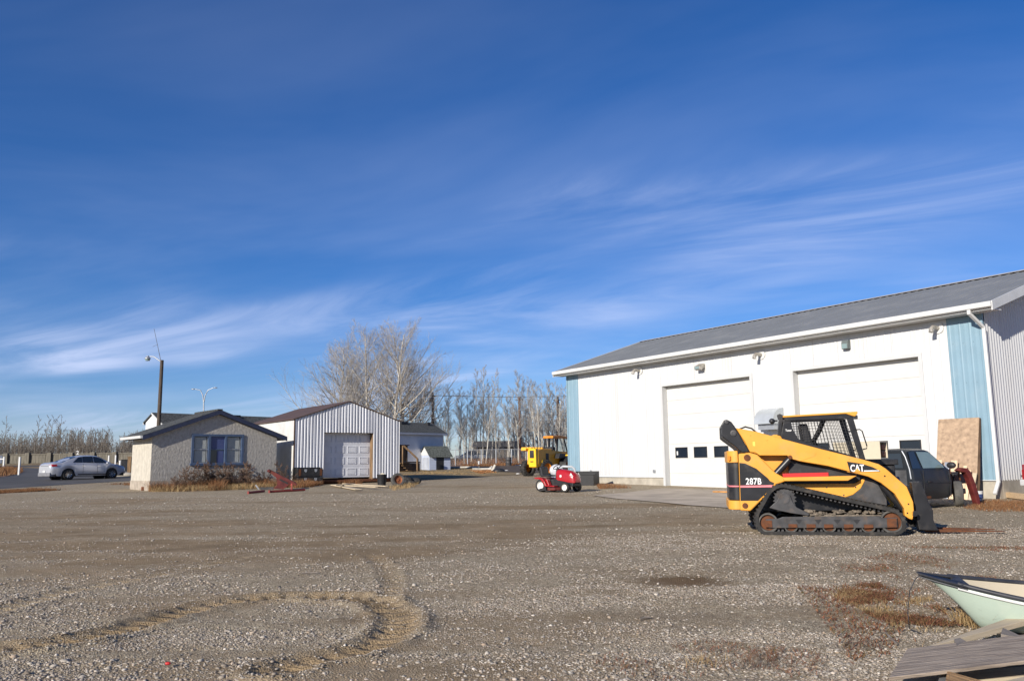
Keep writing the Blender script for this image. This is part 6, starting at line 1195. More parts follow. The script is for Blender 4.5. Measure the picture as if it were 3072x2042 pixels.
for u, v, lb in ((1554, 1422, 'flat white stone slab left of the telehandler wheel'), (1520, 1412, 'small white stone on the bare soil'), (1558, 1396, 'pale slab at the edge of the dark soil heap')):
    q = gp(u, v); o = thing('pale_stone', lb, 'stone', tuple(q), 0, 'pale stones by the telehandler'); MB().sphere((0, 0, .03), .14 if v != 1396 else .5, .1, .05, 10, 6).build('stone', M['white_paint'], o, smooth=60)
# timber utility poles in the birch wood
for u, vt, y, lb, arm in ((1300, 1178, 96, 'utility pole with white lower conduits behind the long white house', 0), (1560, 1190, 98, 'brown utility pole among birches left of the telehandler', 1), (1675, 1190, 98, 'brown utility pole among birches above the telehandler cab', 0)):
    b = at(u, 1392, y); t = at(u - 2, vt, y); zg = gz(0, y); o = thing('utility_pole', lb, 'utility pole', (b[0], y, zg)); H = t[2] - zg; MB().tube([(0, 0, 0), (t[0] - b[0], 0, H)], [.19, .14], 10).build('pole', M['pole_wood'] if u == 1300 else mat('pole_red', (.12, .06, .04), .9), o, smooth=40)
    if u == 1300:
        for s_ in (-.22, .22): MB().cyl((s_, -.1, 0), (s_ * .9, -.1, H * .70), .06, n=8).build('conduit', M['white_paint'], o, smooth=40)
        MB().box(-.5, .0, -.15, .15, H * .87, H * .93).build('transformer', M['dark_steel'], o)
    MB().box(-.45, .45, -.05, .05, H - .42, H - .34).build('cross_arm', M['pole_wood'], o)
for vv, lb in ((1186, 'upper overhead wire strung before the birch tops'),):
    a, b, c = at(1300, vv, 96), at(1500, vv + 5, 97), at(1720, vv + 2, 98); o = thing('overhead_wire', lb, 'wire', tuple(a)); MB().tube([(0, 0, 0), tuple(b - a), tuple(c - a)], .028, 5).build('wire', M['dark_steel'], o)

# ------------------------------------------------------------ canoe
tip = at(2753, 1716, 7.45); CN = math.radians(-11)
cn_ = thing('canoe', 'mint green canoe with cream inside and black gunwales lying on the weeds', 'canoe', (tip[0], tip[1], 0.0), 0, None, (math.radians(7), 0, CN)); zg = gz(*tip[:2]); ZT = tip[2]
CL = 4.6
def half(s): t = min(s, CL - s) / (CL / 2); return 0.46 * (1 - (1 - t) ** 2.7) if t > 0 else 0
def sheer(s): t = abs(s - CL / 2) / (CL / 2); return ZT - 0.25 * (1 - t ** 2.0)
def keel(s): t = abs(s - CL / 2) / (CL / 2); return zg + 0.01 + (0.0 if t < .86 else 0.30 * ((t - .86) / .14) ** 2)
rows_o, rows_i = [], []; S_ = [0.0] + [CL * (0.5 - 0.5 * math.cos(math.pi * i / 46)) for i in range(1, 46)] + [CL]
for s in S_:
    hw, zs, zk = half(s), sheer(s), keel(s); sec = []
    x_shift = 0.10 if s == 0 else 0
    for j in range(15):
        a = -1 + 2 * j / 14; t = abs(a); yy = math.copysign(hw * (1 - (1 - t) ** 2.6) * (1 - .0 * t), a) if t < 1 else math.copysign(hw, a); zz = zk + (zs - zk) * t ** 2.6
        rake = 0.30 * (1 - (zz - zk) / max(.05, zs - zk)) ** 1.3
        xx = s + (rake * max(0, 1 - s / .7) if s < .7 else (-rake * max(0, 1 - (CL - s) / .7) if s > CL - .7 else 0)); sec.append((xx, yy, zz))
    rows_o.append(sec); rows_i.append([(p[0], p[1] * .965 if abs(p[1]) > .02 else p[1], p[2] + .012 * (1 - abs(j / 7 - 1))) for j, p in enumerate(sec)])
MB().grid(rows_o).build('hull', M['mint'], cn_, smooth=60); MB().grid([r for r in rows_i[2:-2]]).build('lining', M['canoe_in'], cn_, smooth=60)
for sd, nm in ((0, 'gunwale'), (-1, 'gunwale')):
    pts = [rows_o[i][sd] for i in range(7, len(S_) - 7)]; sg = -1 if sd == 0 else 1
    MB().tube([(p[0], p[1] + sg * .004, p[2] + .006) for p in pts], 0.019, 8).build(nm, M['canoe_trim'], cn_, smooth=60)
    MB().tube([(p[0], p[1] + sg * .006, p[2] - .030) for p in pts], 0.013, 6).build('rub_strip', M['white_paint'], cn_, smooth=60)
dkm = MB(); nS_ = next(i for i, s in enumerate(S_) if s > .33)
Lr = [rows_o[i][0] for i in range(0, nS_ + 1)]; Rr = [rows_o[i][-1] for i in range(0, nS_ + 1)]
e_ = lambda p, s, o: (p[0] - .02, p[1] + s * o, p[2])
dkm.grid([[e_(p, -1, .02) for p in Lr], [(p[0] - .02, p[1] - .022, p[2] + .010) for p in Lr], [(p[0] - .02, p[1] * .45, p[2] + .018) for p in Lr]]); dkm.grid([[e_(p, 1, .02) for p in Rr], [(p[0] - .02, p[1] + .022, p[2] + .010) for p in Rr], [(p[0] - .02, p[1] * .45, p[2] + .018) for p in Rr]])
half_n = max(2, int(len(Lr) * .5)); dkm.grid([[(p[0] - .02, p[1] * .46, p[2] + .0175) for p in Lr[:half_n]], [(p[0] - .02, -p[1] * .46, p[2] + .0175) for p in Lr[:half_n]]])
pe = Lr[-1]; dkm.box(pe[0] - .07, pe[0] + .0, pe[1], -pe[1], pe[2] - .002, pe[2] + .02)
do_ = dkm.build('bow_deck', M['canoe_trim'], cn_, smooth=40); so2 = do_.modifiers.new('thick', 'SOLIDIFY'); so2.thickness = .012; so2.offset = 0
for sd in (Lr, Rr): MB().tube([(p[0] - .01, p[1] * 1.05, p[2] - .022) for p in sd[1:]], .007, 6).build('deck_skirt', M['canoe_trim'], do_, smooth=60)
MB().tube([(0.0, 0, ZT), (-0.05, -.02, ZT - .05), (-0.10, -.05, ZT - .13), (-0.13, -.07, zg + .16), (-0.13, -.10, zg + .02), (-0.06, -.2, zg + .012)], .004, 6).build('bow_rope', M['canoe_trim'], cn_, smooth=60)

# ------------------------------------------------------------ lumber pile in the lower right corner
def free_board(name, lb, cat, pts, m, th=.02, group='boards in the lower right pile'):
    """flat board through four top corners (pixel u,v with height above ground)"""
    P = [hit(u, v, (0, 0, h_), (0, -SLOPE, 1)) for u, v, h_ in pts]; c = np.mean(P, 0); X = P[1] - P[0]; a = math.atan2(X[1], X[0]); ca, sa = math.cos(-a), math.sin(-a)
    o = thing(name, lb, cat, (c[0], c[1], gz(c[0], c[1])), a, group); loc = [((p - c)[0] * ca - (p - c)[1] * sa, (p - c)[0] * sa + (p - c)[1] * ca, p[2] - gz(c[0], c[1])) for p in P]
    MB().add([l for l in loc] + [(l[0], l[1], l[2] - th) for l in loc], [(0, 1, 2, 3), (7, 6, 5, 4), (0, 4, 5, 1), (1, 5, 6, 2), (2, 6, 7, 3), (3, 7, 4, 0)]).build('board', m, o, bevel=.003); return o
free_board('plywood_strip', 'long grey weathered plywood strip on top of the corner pile', 'plywood', [(2666, 2030, .17), (3140, 1972, .22), (3140, 1893, .22), (2722, 1944, .17)], mat('ply_grey', (.43, .35, .27), .9, 0, .22, 5.0, .9, 9, stretch=(.5, 7, 7), col2=(.215, .17, .13), dirt=(.12, .10, .085), dscale=6, damt=.7), .022)
free_board('pale_board', 'long pale board behind the grey strip, pointing under the canoe', 'board', [(2760, 1945, .10), (3150, 1840, .16), (3150, 1808, .16), (2790, 1934, .10)], M['lumber_pale'], .04)
free_board('pale_board', 'dirty cream board lowest in the corner pile', 'board', [(2690, 2062, .06), (3140, 2020, .07), (3140, 1990, .07), (2690, 2032, .06)], M['lumber_pale'], .04)
free_board('grey_batten', 'grey batten crossing between the pale board and the strip', 'batten', [(2862, 1915, .19), (2880, 1911, .19), (2898, 1921, .19), (2870, 1935, .19)], M['wood_grey'], .05)
free_board('grey_batten', 'wider grey batten slanting down to the right edge of the pile', 'batten', [(3008, 1880, .21), (3062, 1905, .21), (3040, 1908, .21), (3002, 1900, .21)], M['wood_grey'], .05)
free_board('split_timber', 'split orange timber in front at the bottom of the pile', 'timber', [(2842, 2010, .18), (2980, 2050, .16), (2960, 2075, .16), (2836, 2040, .18)], mat('split', (.44, .26, .11), .9, 0, .25, 5, .6, 25, stretch=(.6, 6, 6), dirt=(.16, .08, .035), dscale=4, damt=.8), .08)
free_board('grey_block', 'grey block under the split timber at the bottom edge', 'block', [(2822, 2016, .13), (2846, 2014, .13), (2846, 2052, .13), (2810, 2052, .13)], M['galv'], .1)
free_board('pale_board', 'pale board corner at the bottom right edge of the picture', 'board', [(2990, 2046, .20), (3130, 2014, .22), (3130, 2040, .22), (3010, 2070, .20)], M['lumber_pale'], .03)
free_board('dark_plank', 'dark damp plank deep under the grey strip', 'plank', [(2690, 2058, .03), (3150, 2010, .03), (3150, 1960, .03), (2700, 2010, .03)], M['wood_dark'], .03)
# ------------------------------------------------------------ bare trees
def frusta(P0, P1, R0, R1, n):
    P0, P1 = np.asarray(P0, float), np.asarray(P1, float); R0, R1 = np.asarray(R0, float), np.asarray(R1, float); d = P1 - P0; d /= np.linalg.norm(d, axis=1, keepdims=True) + 1e-9
    ref = np.where(np.abs(d[:, 2:3]) < .9, np.array([[0, 0, 1.]]), np.array([[1., 0, 0]])); a = np.cross(d, ref); a /= np.linalg.norm(a, axis=1, keepdims=True) + 1e-9; b = np.cross(d, a)
    t = 2 * np.pi * np.arange(n) / n; ring = a[:, None, :] * np.cos(t)[None, :, None] + b[:, None, :] * np.sin(t)[None, :, None]
    V = np.concatenate([P0[:, None, :] + ring * R0[:, None, None], P1[:, None, :] + ring * R1[:, None, None]], 1).reshape(-1, 3); k = len(P0); i = np.arange(n); j = (i + 1) % n
    base = (np.arange(k) * 2 * n)[:, None]; Fq = np.stack([base + i, base + j, base + n + j, base + n + i], -1).reshape(-1, 4); return V, Fq
def grow(seed, H, r0, l1, l2, l3, ang, up, clear, lenf, wob=.06, levels=3, rmin=.006, l4=0, NS=(9, 6, 3, 2, 2)):
    """segments of a bare tree: big (trunk, limbs) and fine (twigs)"""
    R = random.Random(seed); big, fine = [], []
    def branch(p, d, Ln, r, lev):
        ns = NS[lev]; q = Vector(p); d = Vector(d); pts = [(q.copy(), r)]
        for i in range(ns):
            d = (d + Vector((R.gauss(0, wob), R.gauss(0, wob), R.gauss(0, wob) + up[min(lev, len(up) - 1)])) ).normalized(); q2 = q + d * (Ln / ns); ra, rb = r * (1 - .82 * i / ns), r * (1 - .82 * (i + 1) / ns)
            (big if lev < 2 else fine).append((tuple(q), tuple(q2), max(ra, rmin), max(rb, rmin * .7))); q = q2; pts.append((q.copy(), rb))
        nxt = (l1, l2, l3, l4)[lev] if lev < levels else 0
        for k in range(nxt):
            t = (clear if lev == 0 else .12) + (1 - (clear if lev == 0 else .12)) * (k + R.random()) / nxt; t = min(t, .985); f_ = t * ns; i = int(f_); pa, pb = pts[i][0], pts[min(i + 1, ns)][0]; pos = pa.lerp(pb, f_ - i); rr = pts[i][1] + (pts[min(i + 1, ns)][1] - pts[i][1]) * (f_ - i)
            dd = (pb - pa).normalized(); side = dd.cross(Vector((R.gauss(0, 1), R.gauss(0, 1), R.gauss(0, 1)))); 
            if side.length < 1e-4: continue
            side.normalize(); an = ang[lev] * R.uniform(.75, 1.25); nd = dd * math.cos(an) + side * math.sin(an)
            if lev == 0: ln = H * lenf * (1.12 - .85 * t) * R.uniform(.75, 1.15)
            else: ln = Ln * (.42 if lev == 1 else .5) * (1.1 - .6 * t) * R.uniform(.7, 1.2)
            branch(pos, nd, ln, max(rmin, min(rr * .55, r * (.42 if lev == 0 else .42))), lev + 1)
    branch((0, 0, -.15), (0, 0, 1), H, r0, 0); return big, fine
def tree_meshes(name, segs, mb_, mt_, nb=6, nf=3):
    out_ = []
    for nm, sg, n, m_ in ((name + '_trunk', segs[0], nb, mb_), (name + '_crown', segs[1], nf, mt_)):
        V, Fq = frusta([s[0] for s in sg], [s[1] for s in sg], [s[2] for s in sg], [s[3] for s in sg], n); o = npmesh(nm, V, Fq, m_, smooth=True); me = o.data; bpy.data.objects.remove(o); out_.append(me)
    return out_
def plant_tree(name, label, cat, x, y, meshes, s=1.0, rz=0.0, lean=(0, 0), group=None, sz=None):
    o = thing(name, label, cat, (x, y, gz(x, y)), 0, group, (lean[0], lean[1], rz)); o.scale = (s, s, sz or s); link('trunk', meshes[0], o); link('crown', meshes[1], o); return o
ORD = ['first', 'second', 'third', 'fourth', 'fifth', 'sixth', 'seventh', 'eighth', 'ninth', 'tenth', 'eleventh', 'twelfth', 'thirteenth', 'fourteenth', 'fifteenth', 'sixteenth', 'seventeenth', 'eighteenth', 'nineteenth', 'twentieth', 'twenty-first', 'twenty-second', 'twenty-third', 'twenty-fourth', 'twenty-fifth', 'twenty-sixth', 'twenty-seventh', 'twenty-eighth', 'twenty-ninth', 'thirtieth', 'thirty-first', 'thirty-second', 'thirty-third', 'thirty-fourth']
bigv = [tree_meshes('poplar%d' % i, grow(100 + i, 14.0, .20, 32, 16, 6, (.88, .60, .62, .6), (.02, .065, .045, .02), .10, .66, .050, 3, .0075), M['bark'], M['twig']) for i in range(3)]
for i, (u, vt, y, lean, v, lb) in enumerate(((1018, 1005, 90, 0, 0, 'spreading bare poplar, leftmost of the big trees behind the shed'), (1056, 1040, 93, .02, 2, 'slimmer bare poplar rising above the shed roof peak'), (1098, 970, 89, -.03, 1, 'tall bare poplar, second big trunk right of the shed peak'),
                                              (1174, 968, 88, 0, 2, 'tall pale poplar with many limbs, middle of the big trees'), (1210, 966, 91, .05, 0, 'bare poplar leaning right, rightmost of the big trees'), (1245, 1090, 92, .10, 1, 'low leaning bare poplar beside the utility pole'))):
    b = at(u, 1392, y); t = at(u, vt, y); H = t[2] - gz(0, y); plant_tree('poplar_tree', lb, 'tree', b[0], y, bigv[v], H / 15.1, i * 1.9 + .4, (0, lean), 'big poplars behind the shed')
bir = [tree_meshes('birch%d' % i, grow(200 + i, 11.0, .070 + .02 * (i % 2), 28, 11, 5, (.66, .6, .6), (.01, .055, .03), .30, .22, .045, 3, .0075), M['bark_pale'], M['twig'], 6, 3) for i in range(5)]
rows = [(95, 310, 170), (65, 180, 380), (118, 250, 300), (250, 262, 330), (276, 300, 420), (318, 330, 380), (350, 345, 400), (432, 385, 330), (405, 430, 500), (495, 470, 120), (522, 485, 260), (560, 575, 60), (602, 640, 110), (650, 690, 300), (668, 775, 330), (735, 760, 380), (890, 870, 450), (925, 905, 320), (985, 860, 380), (1018, 985, 260), (1032, 1010, 330), (1075, 1045, 120), (1118, 1055, 220), (1160, 1110, 250), (1218, 1200, 290), (1252, 1240, 220), (1292, 1290, 260), (1340, 1350, 330), (1376, 1370, 290), (1412, 1400, 270), (1478, 1470, 240), (1545, 1530, 270), (1592, 1600, 300), (1640, 1640, 320)]
rb = random.Random(9)
for i, (xb, xt, yt) in enumerate(rows):
    y = 90.5 + rb.random() * 11; ub, ut, vt = 1320 + xb / 4.355, 1320 + xt / 4.355, 1080 + yt / 4.355; b = at(ub, 1392, y); t = at(ut, vt, y); H = t[2] - gz(0, y)
    plant_tree('birch_tree', 'bare pale birch, %s from the left in the row behind the fence' % ORD[i], 'tree', b[0], y, bir[i % 5], H / 11.2, rb.random() * 6.28, (0, math.atan2(t[0] - b[0], H)), 'birches behind the chain link fence')
# far woods that read as one mass
def wood(name, label, spots, seeds, H, m_t, m_b, lod=(14, 6, 3), rmin=.03):
    var = [grow(s, 1.0 * H, .012 * H, *lod, (.55, .55, .6), (.01, .05, .04), .22, .27, .05, 3, rmin, 0, (6, 4, 2, 1, 1)) for s in seeds]; arr = []
    for k, which in ((0, 4), (1, 3)):
        Vs, Fs, off = [], [], 0; base = [frusta([s[0] for s in v[k]], [s[1] for s in v[k]], [s[2] for s in v[k]], [s[3] for s in v[k]], which) for v in var]
        for x, y, sc, rz_, vi in spots:
            V, Fq = base[vi % len(base)]; c, s = math.cos(rz_), math.sin(rz_); W = V @ np.array([[c, s, 0], [-s, c, 0], [0, 0, 1]]) * sc + np.array([x, y, gz(x, y)]); Vs.append(W); Fs.append(Fq + off); off += len(V)
        arr.append((np.concatenate(Vs), np.concatenate(Fs)))
    o = npmesh(name, np.concatenate([arr[0][0], arr[1][0]]), np.concatenate([arr[0][1], arr[1][1] + len(arr[0][0])]), [m_b, m_t]); mi = np.zeros(len(o.data.polygons), np.int32); mi[len(arr[0][1]):] = 1; o.data.polygons.foreach_set('material_index', mi); tag(o, label, 'wood', None, 'stuff'); return o
sp = []
for i in range(420):
    y = rb.uniform(184, 240); u = rb.uniform(-260, 470); x = (u - 1536) / 2500 * y; sp.append((x, y, rb.uniform(.58, .90) * (y / 210) * (1.12 if 150 < u < 340 else 1.0), rb.random() * 6.28, i))
for u in (22, 117, 143, 156, 178, 182): y = 230; sp.append(((u - 1536) / 2500 * y, y, 1.45, u, 1))
wood('far_wood', 'brown leafless wood behind the far timber fence', sp, (301, 302, 303, 304), 8.8, M['far_twig'], M['far_trunk'], (12, 4, 3), .028)
sp = [((u - 1536) / 2500 * y, y, rb.uniform(.40, .62), rb.random() * 6.28, i) for i in range(320) for y in [rb.uniform(182, 200)] for u in [rb.uniform(-260, 470)]]
wood('fence_thicket', 'dense brown thicket between the far fence and the wood', sp, (331, 332, 333), 8.8, M['far_twig'], M['far_trunk'], (9, 4, 2), .04)
sp = [((rb.uniform(1290, 1740) - 1536) / 2500 * y, y, rb.uniform(.7, 1.1), rb.random() * 6.28, i) for i in range(36) for y in [rb.uniform(104, 124)]] + [((rb.uniform(1540, 1740) - 1536) / 2500 * y, y, rb.uniform(1.0, 1.45), rb.random() * 6.28, i) for i in range(30) for y in [rb.uniform(98, 112)]]
wood('background_wood', 'thin leafless wood far behind the birches', sp, (311, 312, 313), 6.0, M['twig'], M['bark'], (14, 6, 3), .012)
sp = [((rb.uniform(60, 1500) - 1536) / 2500 * y, y, rb.uniform(.5, .8), rb.random() * 6.28, i) for i in range(60) for y in [rb.uniform(230, 270)]]
wood('horizon_wood', 'low line of leafless trees on the horizon behind the houses', sp, (321, 322), 7.0, M['far_twig'], M['far_trunk'], (12, 6, 3), .04)

# ------------------------------------------------------------ weeds and dry grass
def blades(name, label, pts, h, wd, m, seed=1, lean=.5, seg=2, cat='dry weeds'):
    """thin bent blades on a list of ground points; h gives each one's height"""
    rn = np.random.default_rng(seed); P = np.asarray(pts, float); n = len(P); hh = np.asarray(h, float) * rn.uniform(.55, 1.2, n); az = rn.uniform(0, 2 * np.pi, n); ln = rn.normal(0, lean, n); pw = rn.uniform(0, np.pi, n)
    dirv = np.stack([np.cos(az) * ln, np.sin(az) * ln, np.ones(n)], -1); wv = np.stack([np.cos(pw), np.sin(pw), np.zeros(n)], -1) * (np.asarray(wd) * np.ones(n))[:, None]
    mid = P + dirv * hh[:, None] * .5; tipp = mid + (dirv * np.array([1.9, 1.9, .8])) * hh[:, None] * .5
    V = np.stack([P - wv, P + wv, mid + wv * .7, mid - wv * .7, tipp + wv * .15, tipp - wv * .15], 1).reshape(-1, 3); b = np.arange(n)[:, None] * 6
    Fq = np.concatenate([b + np.array([[0, 1, 2, 3]]), b + np.array([[3, 2, 4, 5]])], 0); o = npmesh(name, V, Fq, m); tag(o, label, cat, None, 'stuff'); return o
straw = island_mat('straw', [(.16, .10, .045), (.30, .20, .09), (.42, .31, .16), (.22, .13, .06)])
rusty = island_mat('rusty_weed', [(.10, .045, .022), (.20, .085, .035), (.27, .13, .055), (.14, .075, .035), (.33, .20, .10)])
redw = island_mat('red_weed', [(.085, .035, .022), (.16, .06, .035), (.22, .10, .05), (.12, .07, .03), (.09, .08, .03)])
greyw = island_mat('grey_weed', [(.10, .085, .07), (.17, .14, .11), (.24, .19, .14), (.12, .07, .045)])
def sample_poly(poly, n, seed, clump=0):
    rn = np.random.default_rng(seed); P = np.array([p[:2] for p in poly]); lo, hi = P.min(0), P.max(0); out_ = []
    while len(out_) < n:
        q = rn.uniform(lo, hi, (4 * n, 2)); ins = np.zeros(len(q), bool)
        for a, b in zip(P, np.roll(P, -1, 0)):
            c = (a[1] > q[:, 1]) != (b[1] > q[:, 1]); xx = (b[0] - a[0]) * (q[:, 1] - a[1]) / (b[1] - a[1] + 1e-12) + a[0]; ins ^= c & (q[:, 0] < xx)
        if clump: ins &= fbm(q[:, 0] * clump, q[:, 1] * clump, seed, 3) + rn.normal(0, .04, len(q)) > .52
        out_ += list(q[ins])
    q = np.array(out_[:n]); return np.column_stack([q, [float(gz(a, b)) for a, b in q]])
HX, HY = np.array([math.cos(HA), math.sin(HA)]), np.array([-math.sin(HA), math.cos(HA)]); HO = np.array([-15.76, 36.59])
def hpt(t, o): return tuple(HO + HX * t * .945 - HY * o * .945)
front = [hpt(-.1, .05), hpt(6.3, .05), hpt(7.6, .6), hpt(7.4, 1.6), hpt(5.5, 2.3), hpt(3.0, 2.6), hpt(.9, 2.3), hpt(-.3, 1.4)]
q = sample_poly(front, 5200, 2); q2 = sample_poly(front, 4200, 3, .9); 
blades('weed_bed', 'tangle of dry brown weeds along the cottage front', q2, .30 + .25 * fbm(q2[:, 0], q2[:, 1], 4, 2), .006, rusty, 4, .45); blades('straw_bed', 'straw coloured dry grass along the cottage front', q, .16 + .20 * fbm(q[:, 0] * .8, q[:, 1] * .8, 7, 2), .006, straw, 5, .6, cat='dry grass')
shrub = [tree_meshes('shrub%d' % i, grow(400 + i, 1.0, .011, 16, 6, 4, (.75, .7, .7), (.02, .05, .04), .05, .50, .10, 3, .0065), mat('shrub_stem', (.15, .095, .065), .95, 0, .3, 6), mat('shrub_twig', (.20, .12, .075), .95, 0, .35, 3, col2=(.11, .08, .065)), 4, 3) for i in range(3)]
for i, (t, o_, s, lb) in enumerate(((1.55, .7, .95, 'dry brown shrub under the left end of the cottage window'), (2.35, .55, 1.15, 'tall dry shrub below the left window pane'), (3.05, .75, 1.05, 'bushy dry shrub below the middle of the window'), (3.85, .6, 1.05, 'reddish dry shrub below the right window pane'), (4.6, .6, 1.1, 'grey dry shrub right of the cottage window'), (5.3, .7, .7, 'low dry shrub near the right corner of the cottage'), (1.0, .9, .6, 'small dry shrub near the left corner of the cottage'))):
    for k in range(3):
        p = hpt(t + .22 * (k - 1), o_ + .12 * k)
        if k == 0: plant_tree('dry_shrub', lb, 'shrub', p[0], p[1], shrub[i % 3], s * 1.2, i * 1.3, (0, 0), 'dry shrubs under the cottage window')
        else:
            last = [x_ for x_ in COL.objects if x_.name.startswith('dry_shrub')][-1]; par = list(COL.objects)[-1]
            for nm, me in (('side_stems', shrub[(i + k) % 3][0]), ('side_twigs', shrub[(i + k) % 3][1])):
                c = link(nm, me, SHR); c.location = (.18 * k - .1, -.12 * k + .1, 0); c.rotation_euler = (.15 * (k - 1.5), .2 * (1.5 - k), k * 2.1)
        if k == 0: SHR = [x_ for x_ in bpy.data.objects if x_.get('label') == lb][0]
p = hpt(6.55, .25); plant_tree('dry_shrub', 'tall straw coloured weed stalk in the gap between cottage and shed', 'shrub', p[0], p[1], shrub[1], 1.35, .3, (0, 0), 'dry shrubs under the cottage window')
SX_, SY_ = np.array([math.cos(SA), math.sin(SA)]), np.array([-math.sin(SA), math.cos(SA)]); SO = np.array([-10.66, 40.80])
def spt(t, o): return tuple(SO + SX_ * t * .96 - SY_ * o * .96)
sf = [spt(-.6, .5), spt(3.2, .6), spt(3.0, 2.0), spt(1.0, 4.0), spt(-1.0, 4.4), spt(-1.4, 2.4)]; q = sample_poly(sf, 5200, 12, .8); blades('weed_patch', 'rusty dry weeds before the black box and shed', q, .14 + .22 * fbm(q[:, 0], q[:, 1], 5, 2), .006, rusty, 13, .5)
sf = [gp(u, v) for u, v in ((1165, 1462), (1230, 1450), (1260, 1449), (1240, 1462), (1180, 1472))]; q = sample_poly(sf, 700, 14); blades('straw_patch', 'dry grass round the loose tyre', q, .16, .006, straw, 15, .6, cat='dry grass')
st_ = [gp(u, v) for u, v in ((-120, 1487), (0, 1480), (150, 1472), (300, 1463), (390, 1456), (395, 1451), (300, 1453), (150, 1463), (0, 1473), (-120, 1479))]; q = sample_poly(st_, 7000, 16, .35); blades('verge_weeds', 'rusty weed strip along the near edge of the road', q, .10, .012, rusty, 17, .6)
isl = [gp(u, v) for u, v in ((-300, 1442), (0, 1430), (50, 1423), (68, 1416), (62, 1408), (0, 1407), (-300, 1414))]; q = sample_poly(isl, 9000, 18); blades('island_weeds', 'dense rusty weeds on the traffic island at the left edge', q, .50, .02, rusty, 19, .35)
fgr = [gp(u, v) for u, v in ((2500, 1790), (2560, 1750), (2640, 1755), (2720, 1800), (2790, 1790), (2850, 1850), (2960, 1880), (3050, 1880), (2900, 1935), (2780, 1950), (2660, 1870))]
q = sample_poly(fgr, 3400, 21, 2.2); blades('canoe_weeds', 'red brown dead weeds round the bow of the canoe', q, .025 + .04 * fbm(q[:, 0] * 2, q[:, 1] * 2, 4, 2), .004, redw, 22, 1.3); q = sample_poly(fgr, 1500, 23, 2.6); blades('canoe_straw', 'straw coloured grass tufts beside the canoe', q,   .03 + .05 * fbm(q[:, 0] * 2, q[:, 1] * 2, 6, 2), .0025, straw, 24, 1.4, cat='dry grass')
hullside = [gp(u, v) for u, v in ((2850, 1868), (2960, 1895), (3100, 1880), (3100, 1850), (2900, 1850))]; q = sample_poly(hullside, 1100, 25); blades('hull_weeds', 'thin dry stalks standing against the green hull', q, .19, .0025, straw, 26, .5)
hd_ = q[::6] + np.array([0, 0, .15]); n_ = len(hd_); rn = np.random.default_rng(3); hd_ = hd_ + rn.normal(0, .04, hd_.shape) * np.array([1, 1, .8])
oc = np.array([[1, 0, 0], [-1, 0, 0], [0, 1, 0], [0, -1, 0], [0, 0, 1], [0, 0, -1]], float); of_ = np.array([[0, 2, 4], [2, 1, 4], [1, 3, 4], [3, 0, 4], [2, 0, 5], [1, 2, 5], [3, 1, 5], [0, 3, 5]])
V = (hd_[:, None, :] + oc[None] * .008).reshape(-1, 3); Fq = (np.arange(n_)[:, None, None] * 6 + of_[None]).reshape(-1, 3); o = npmesh('seed_heads', V, Fq, M['wood_dark']); tag(o, 'small dark seed heads against the green hull', 'seed heads', None, 'stuff')
sc_ = [gp(u, v) for u, v in ((2330, 1700), (2420, 1640), (2700, 1640), (3100, 1640), (3100, 1720), (2760, 1770), (2680, 1960), (2560, 1990), (2440, 1820))]; q = sample_poly(sc_, 4200, 27, 1.1); blades('scattered_weeds', 'scattered low red weeds on the gravel before the loader', q, .032, .005, redw, 28, 1.2)
sc_ = [gp(u, v) for u, v in ((1780, 1990), (1830, 1935), (2180, 1920), (2480, 1960), (2460, 2030), (1900, 2042))]; q = sample_poly(sc_, 900, 29, 1.9); blades('foreground_weeds', 'sparse low red weeds at the bottom of the gravel yard', q, .03, .003, redw, 30, 1.2)
cl_ = [(2270, 1995), (2115, 1985), (2290, 1970), (2580, 1935)]
for i, (u, v) in enumerate(cl_):
    c = gp(u, v); rn = np.random.default_rng(40 + i); pp = np.column_stack([c[0] + rn.normal(0, .10, 90), c[1] + rn.normal(0, .07, 90), np.full(90, c[2])]); blades('grass_tuft', ['dry grass tuft with a green heart low in the foreground', 'flat straw tuft left of the green hearted tuft', 'small straw tuft above the green hearted tuft', 'olive tuft left of the corner lumber pile'][i], pp, .065, .0022, (greyw, straw, redw, greyw)[i], 50 + i, 1.1, cat='grass tuft')
rc = [gp(u, v) for u, v in ((2890, 1524), (2960, 1500), (3100, 1500), (3100, 1535), (2960, 1535))]; q = sample_poly(rc, 2600, 31, .8); blades('corner_weeds', 'brown weeds and litter by the workshop corner', q, .09, .006, rusty, 32, .8)
rc = [gp(u, v) for u, v in ((2985, 1470), (3040, 1462), (3100, 1462), (3100, 1485), (3000, 1488))]; q = sample_poly(rc, 900, 33); blades('gable_weeds', 'dry stalks growing along the gable foundation', q, .40, .004, greyw, 34, .35)
rc = [gp(u, v) for u, v in ((1790, 1458), (1880, 1457), (1900, 1466), (1800, 1470))]; q = sample_poly(rc, 900, 35, .8); blades('footing_weeds', 'rusty weeds along the workshop footing', q, .16, .005, rusty, 36, .6)
lw = [(-8.5, 48), (-3.5, 48.5), (-1.0, 53), (.3, 58), (-2.2, 65), (-3.4, 76), (-11, 80), (-20, 66)]; q = sample_poly(lw, 16000, 37, .35); blades('lawn_grass', 'short dry grass of the lawn', q, .07, .012, straw, 38, .7, cat='grass')
br = [(-15, 88.8), (-3.0, 89.5), (2, 90), (10, 89.5), (20, 96), (22, 112), (-24, 112)]; q = sample_poly(br, 15000, 39, .22); blades('brush', 'rusty brown undergrowth among the birch trunks', q, .75, .022, rusty, 41, .35, cat='undergrowth'); 
br = [(-13, 84.0), (-3.0, 83), (1, 86), (3, 87), (3, 88.5), (-15, 88.5)]; q = sample_poly(br, 5000, 43, .3); blades('fence_weeds', 'rusty weeds along the foot of the chain link fence', q, .28, .016, rusty, 44, .5)
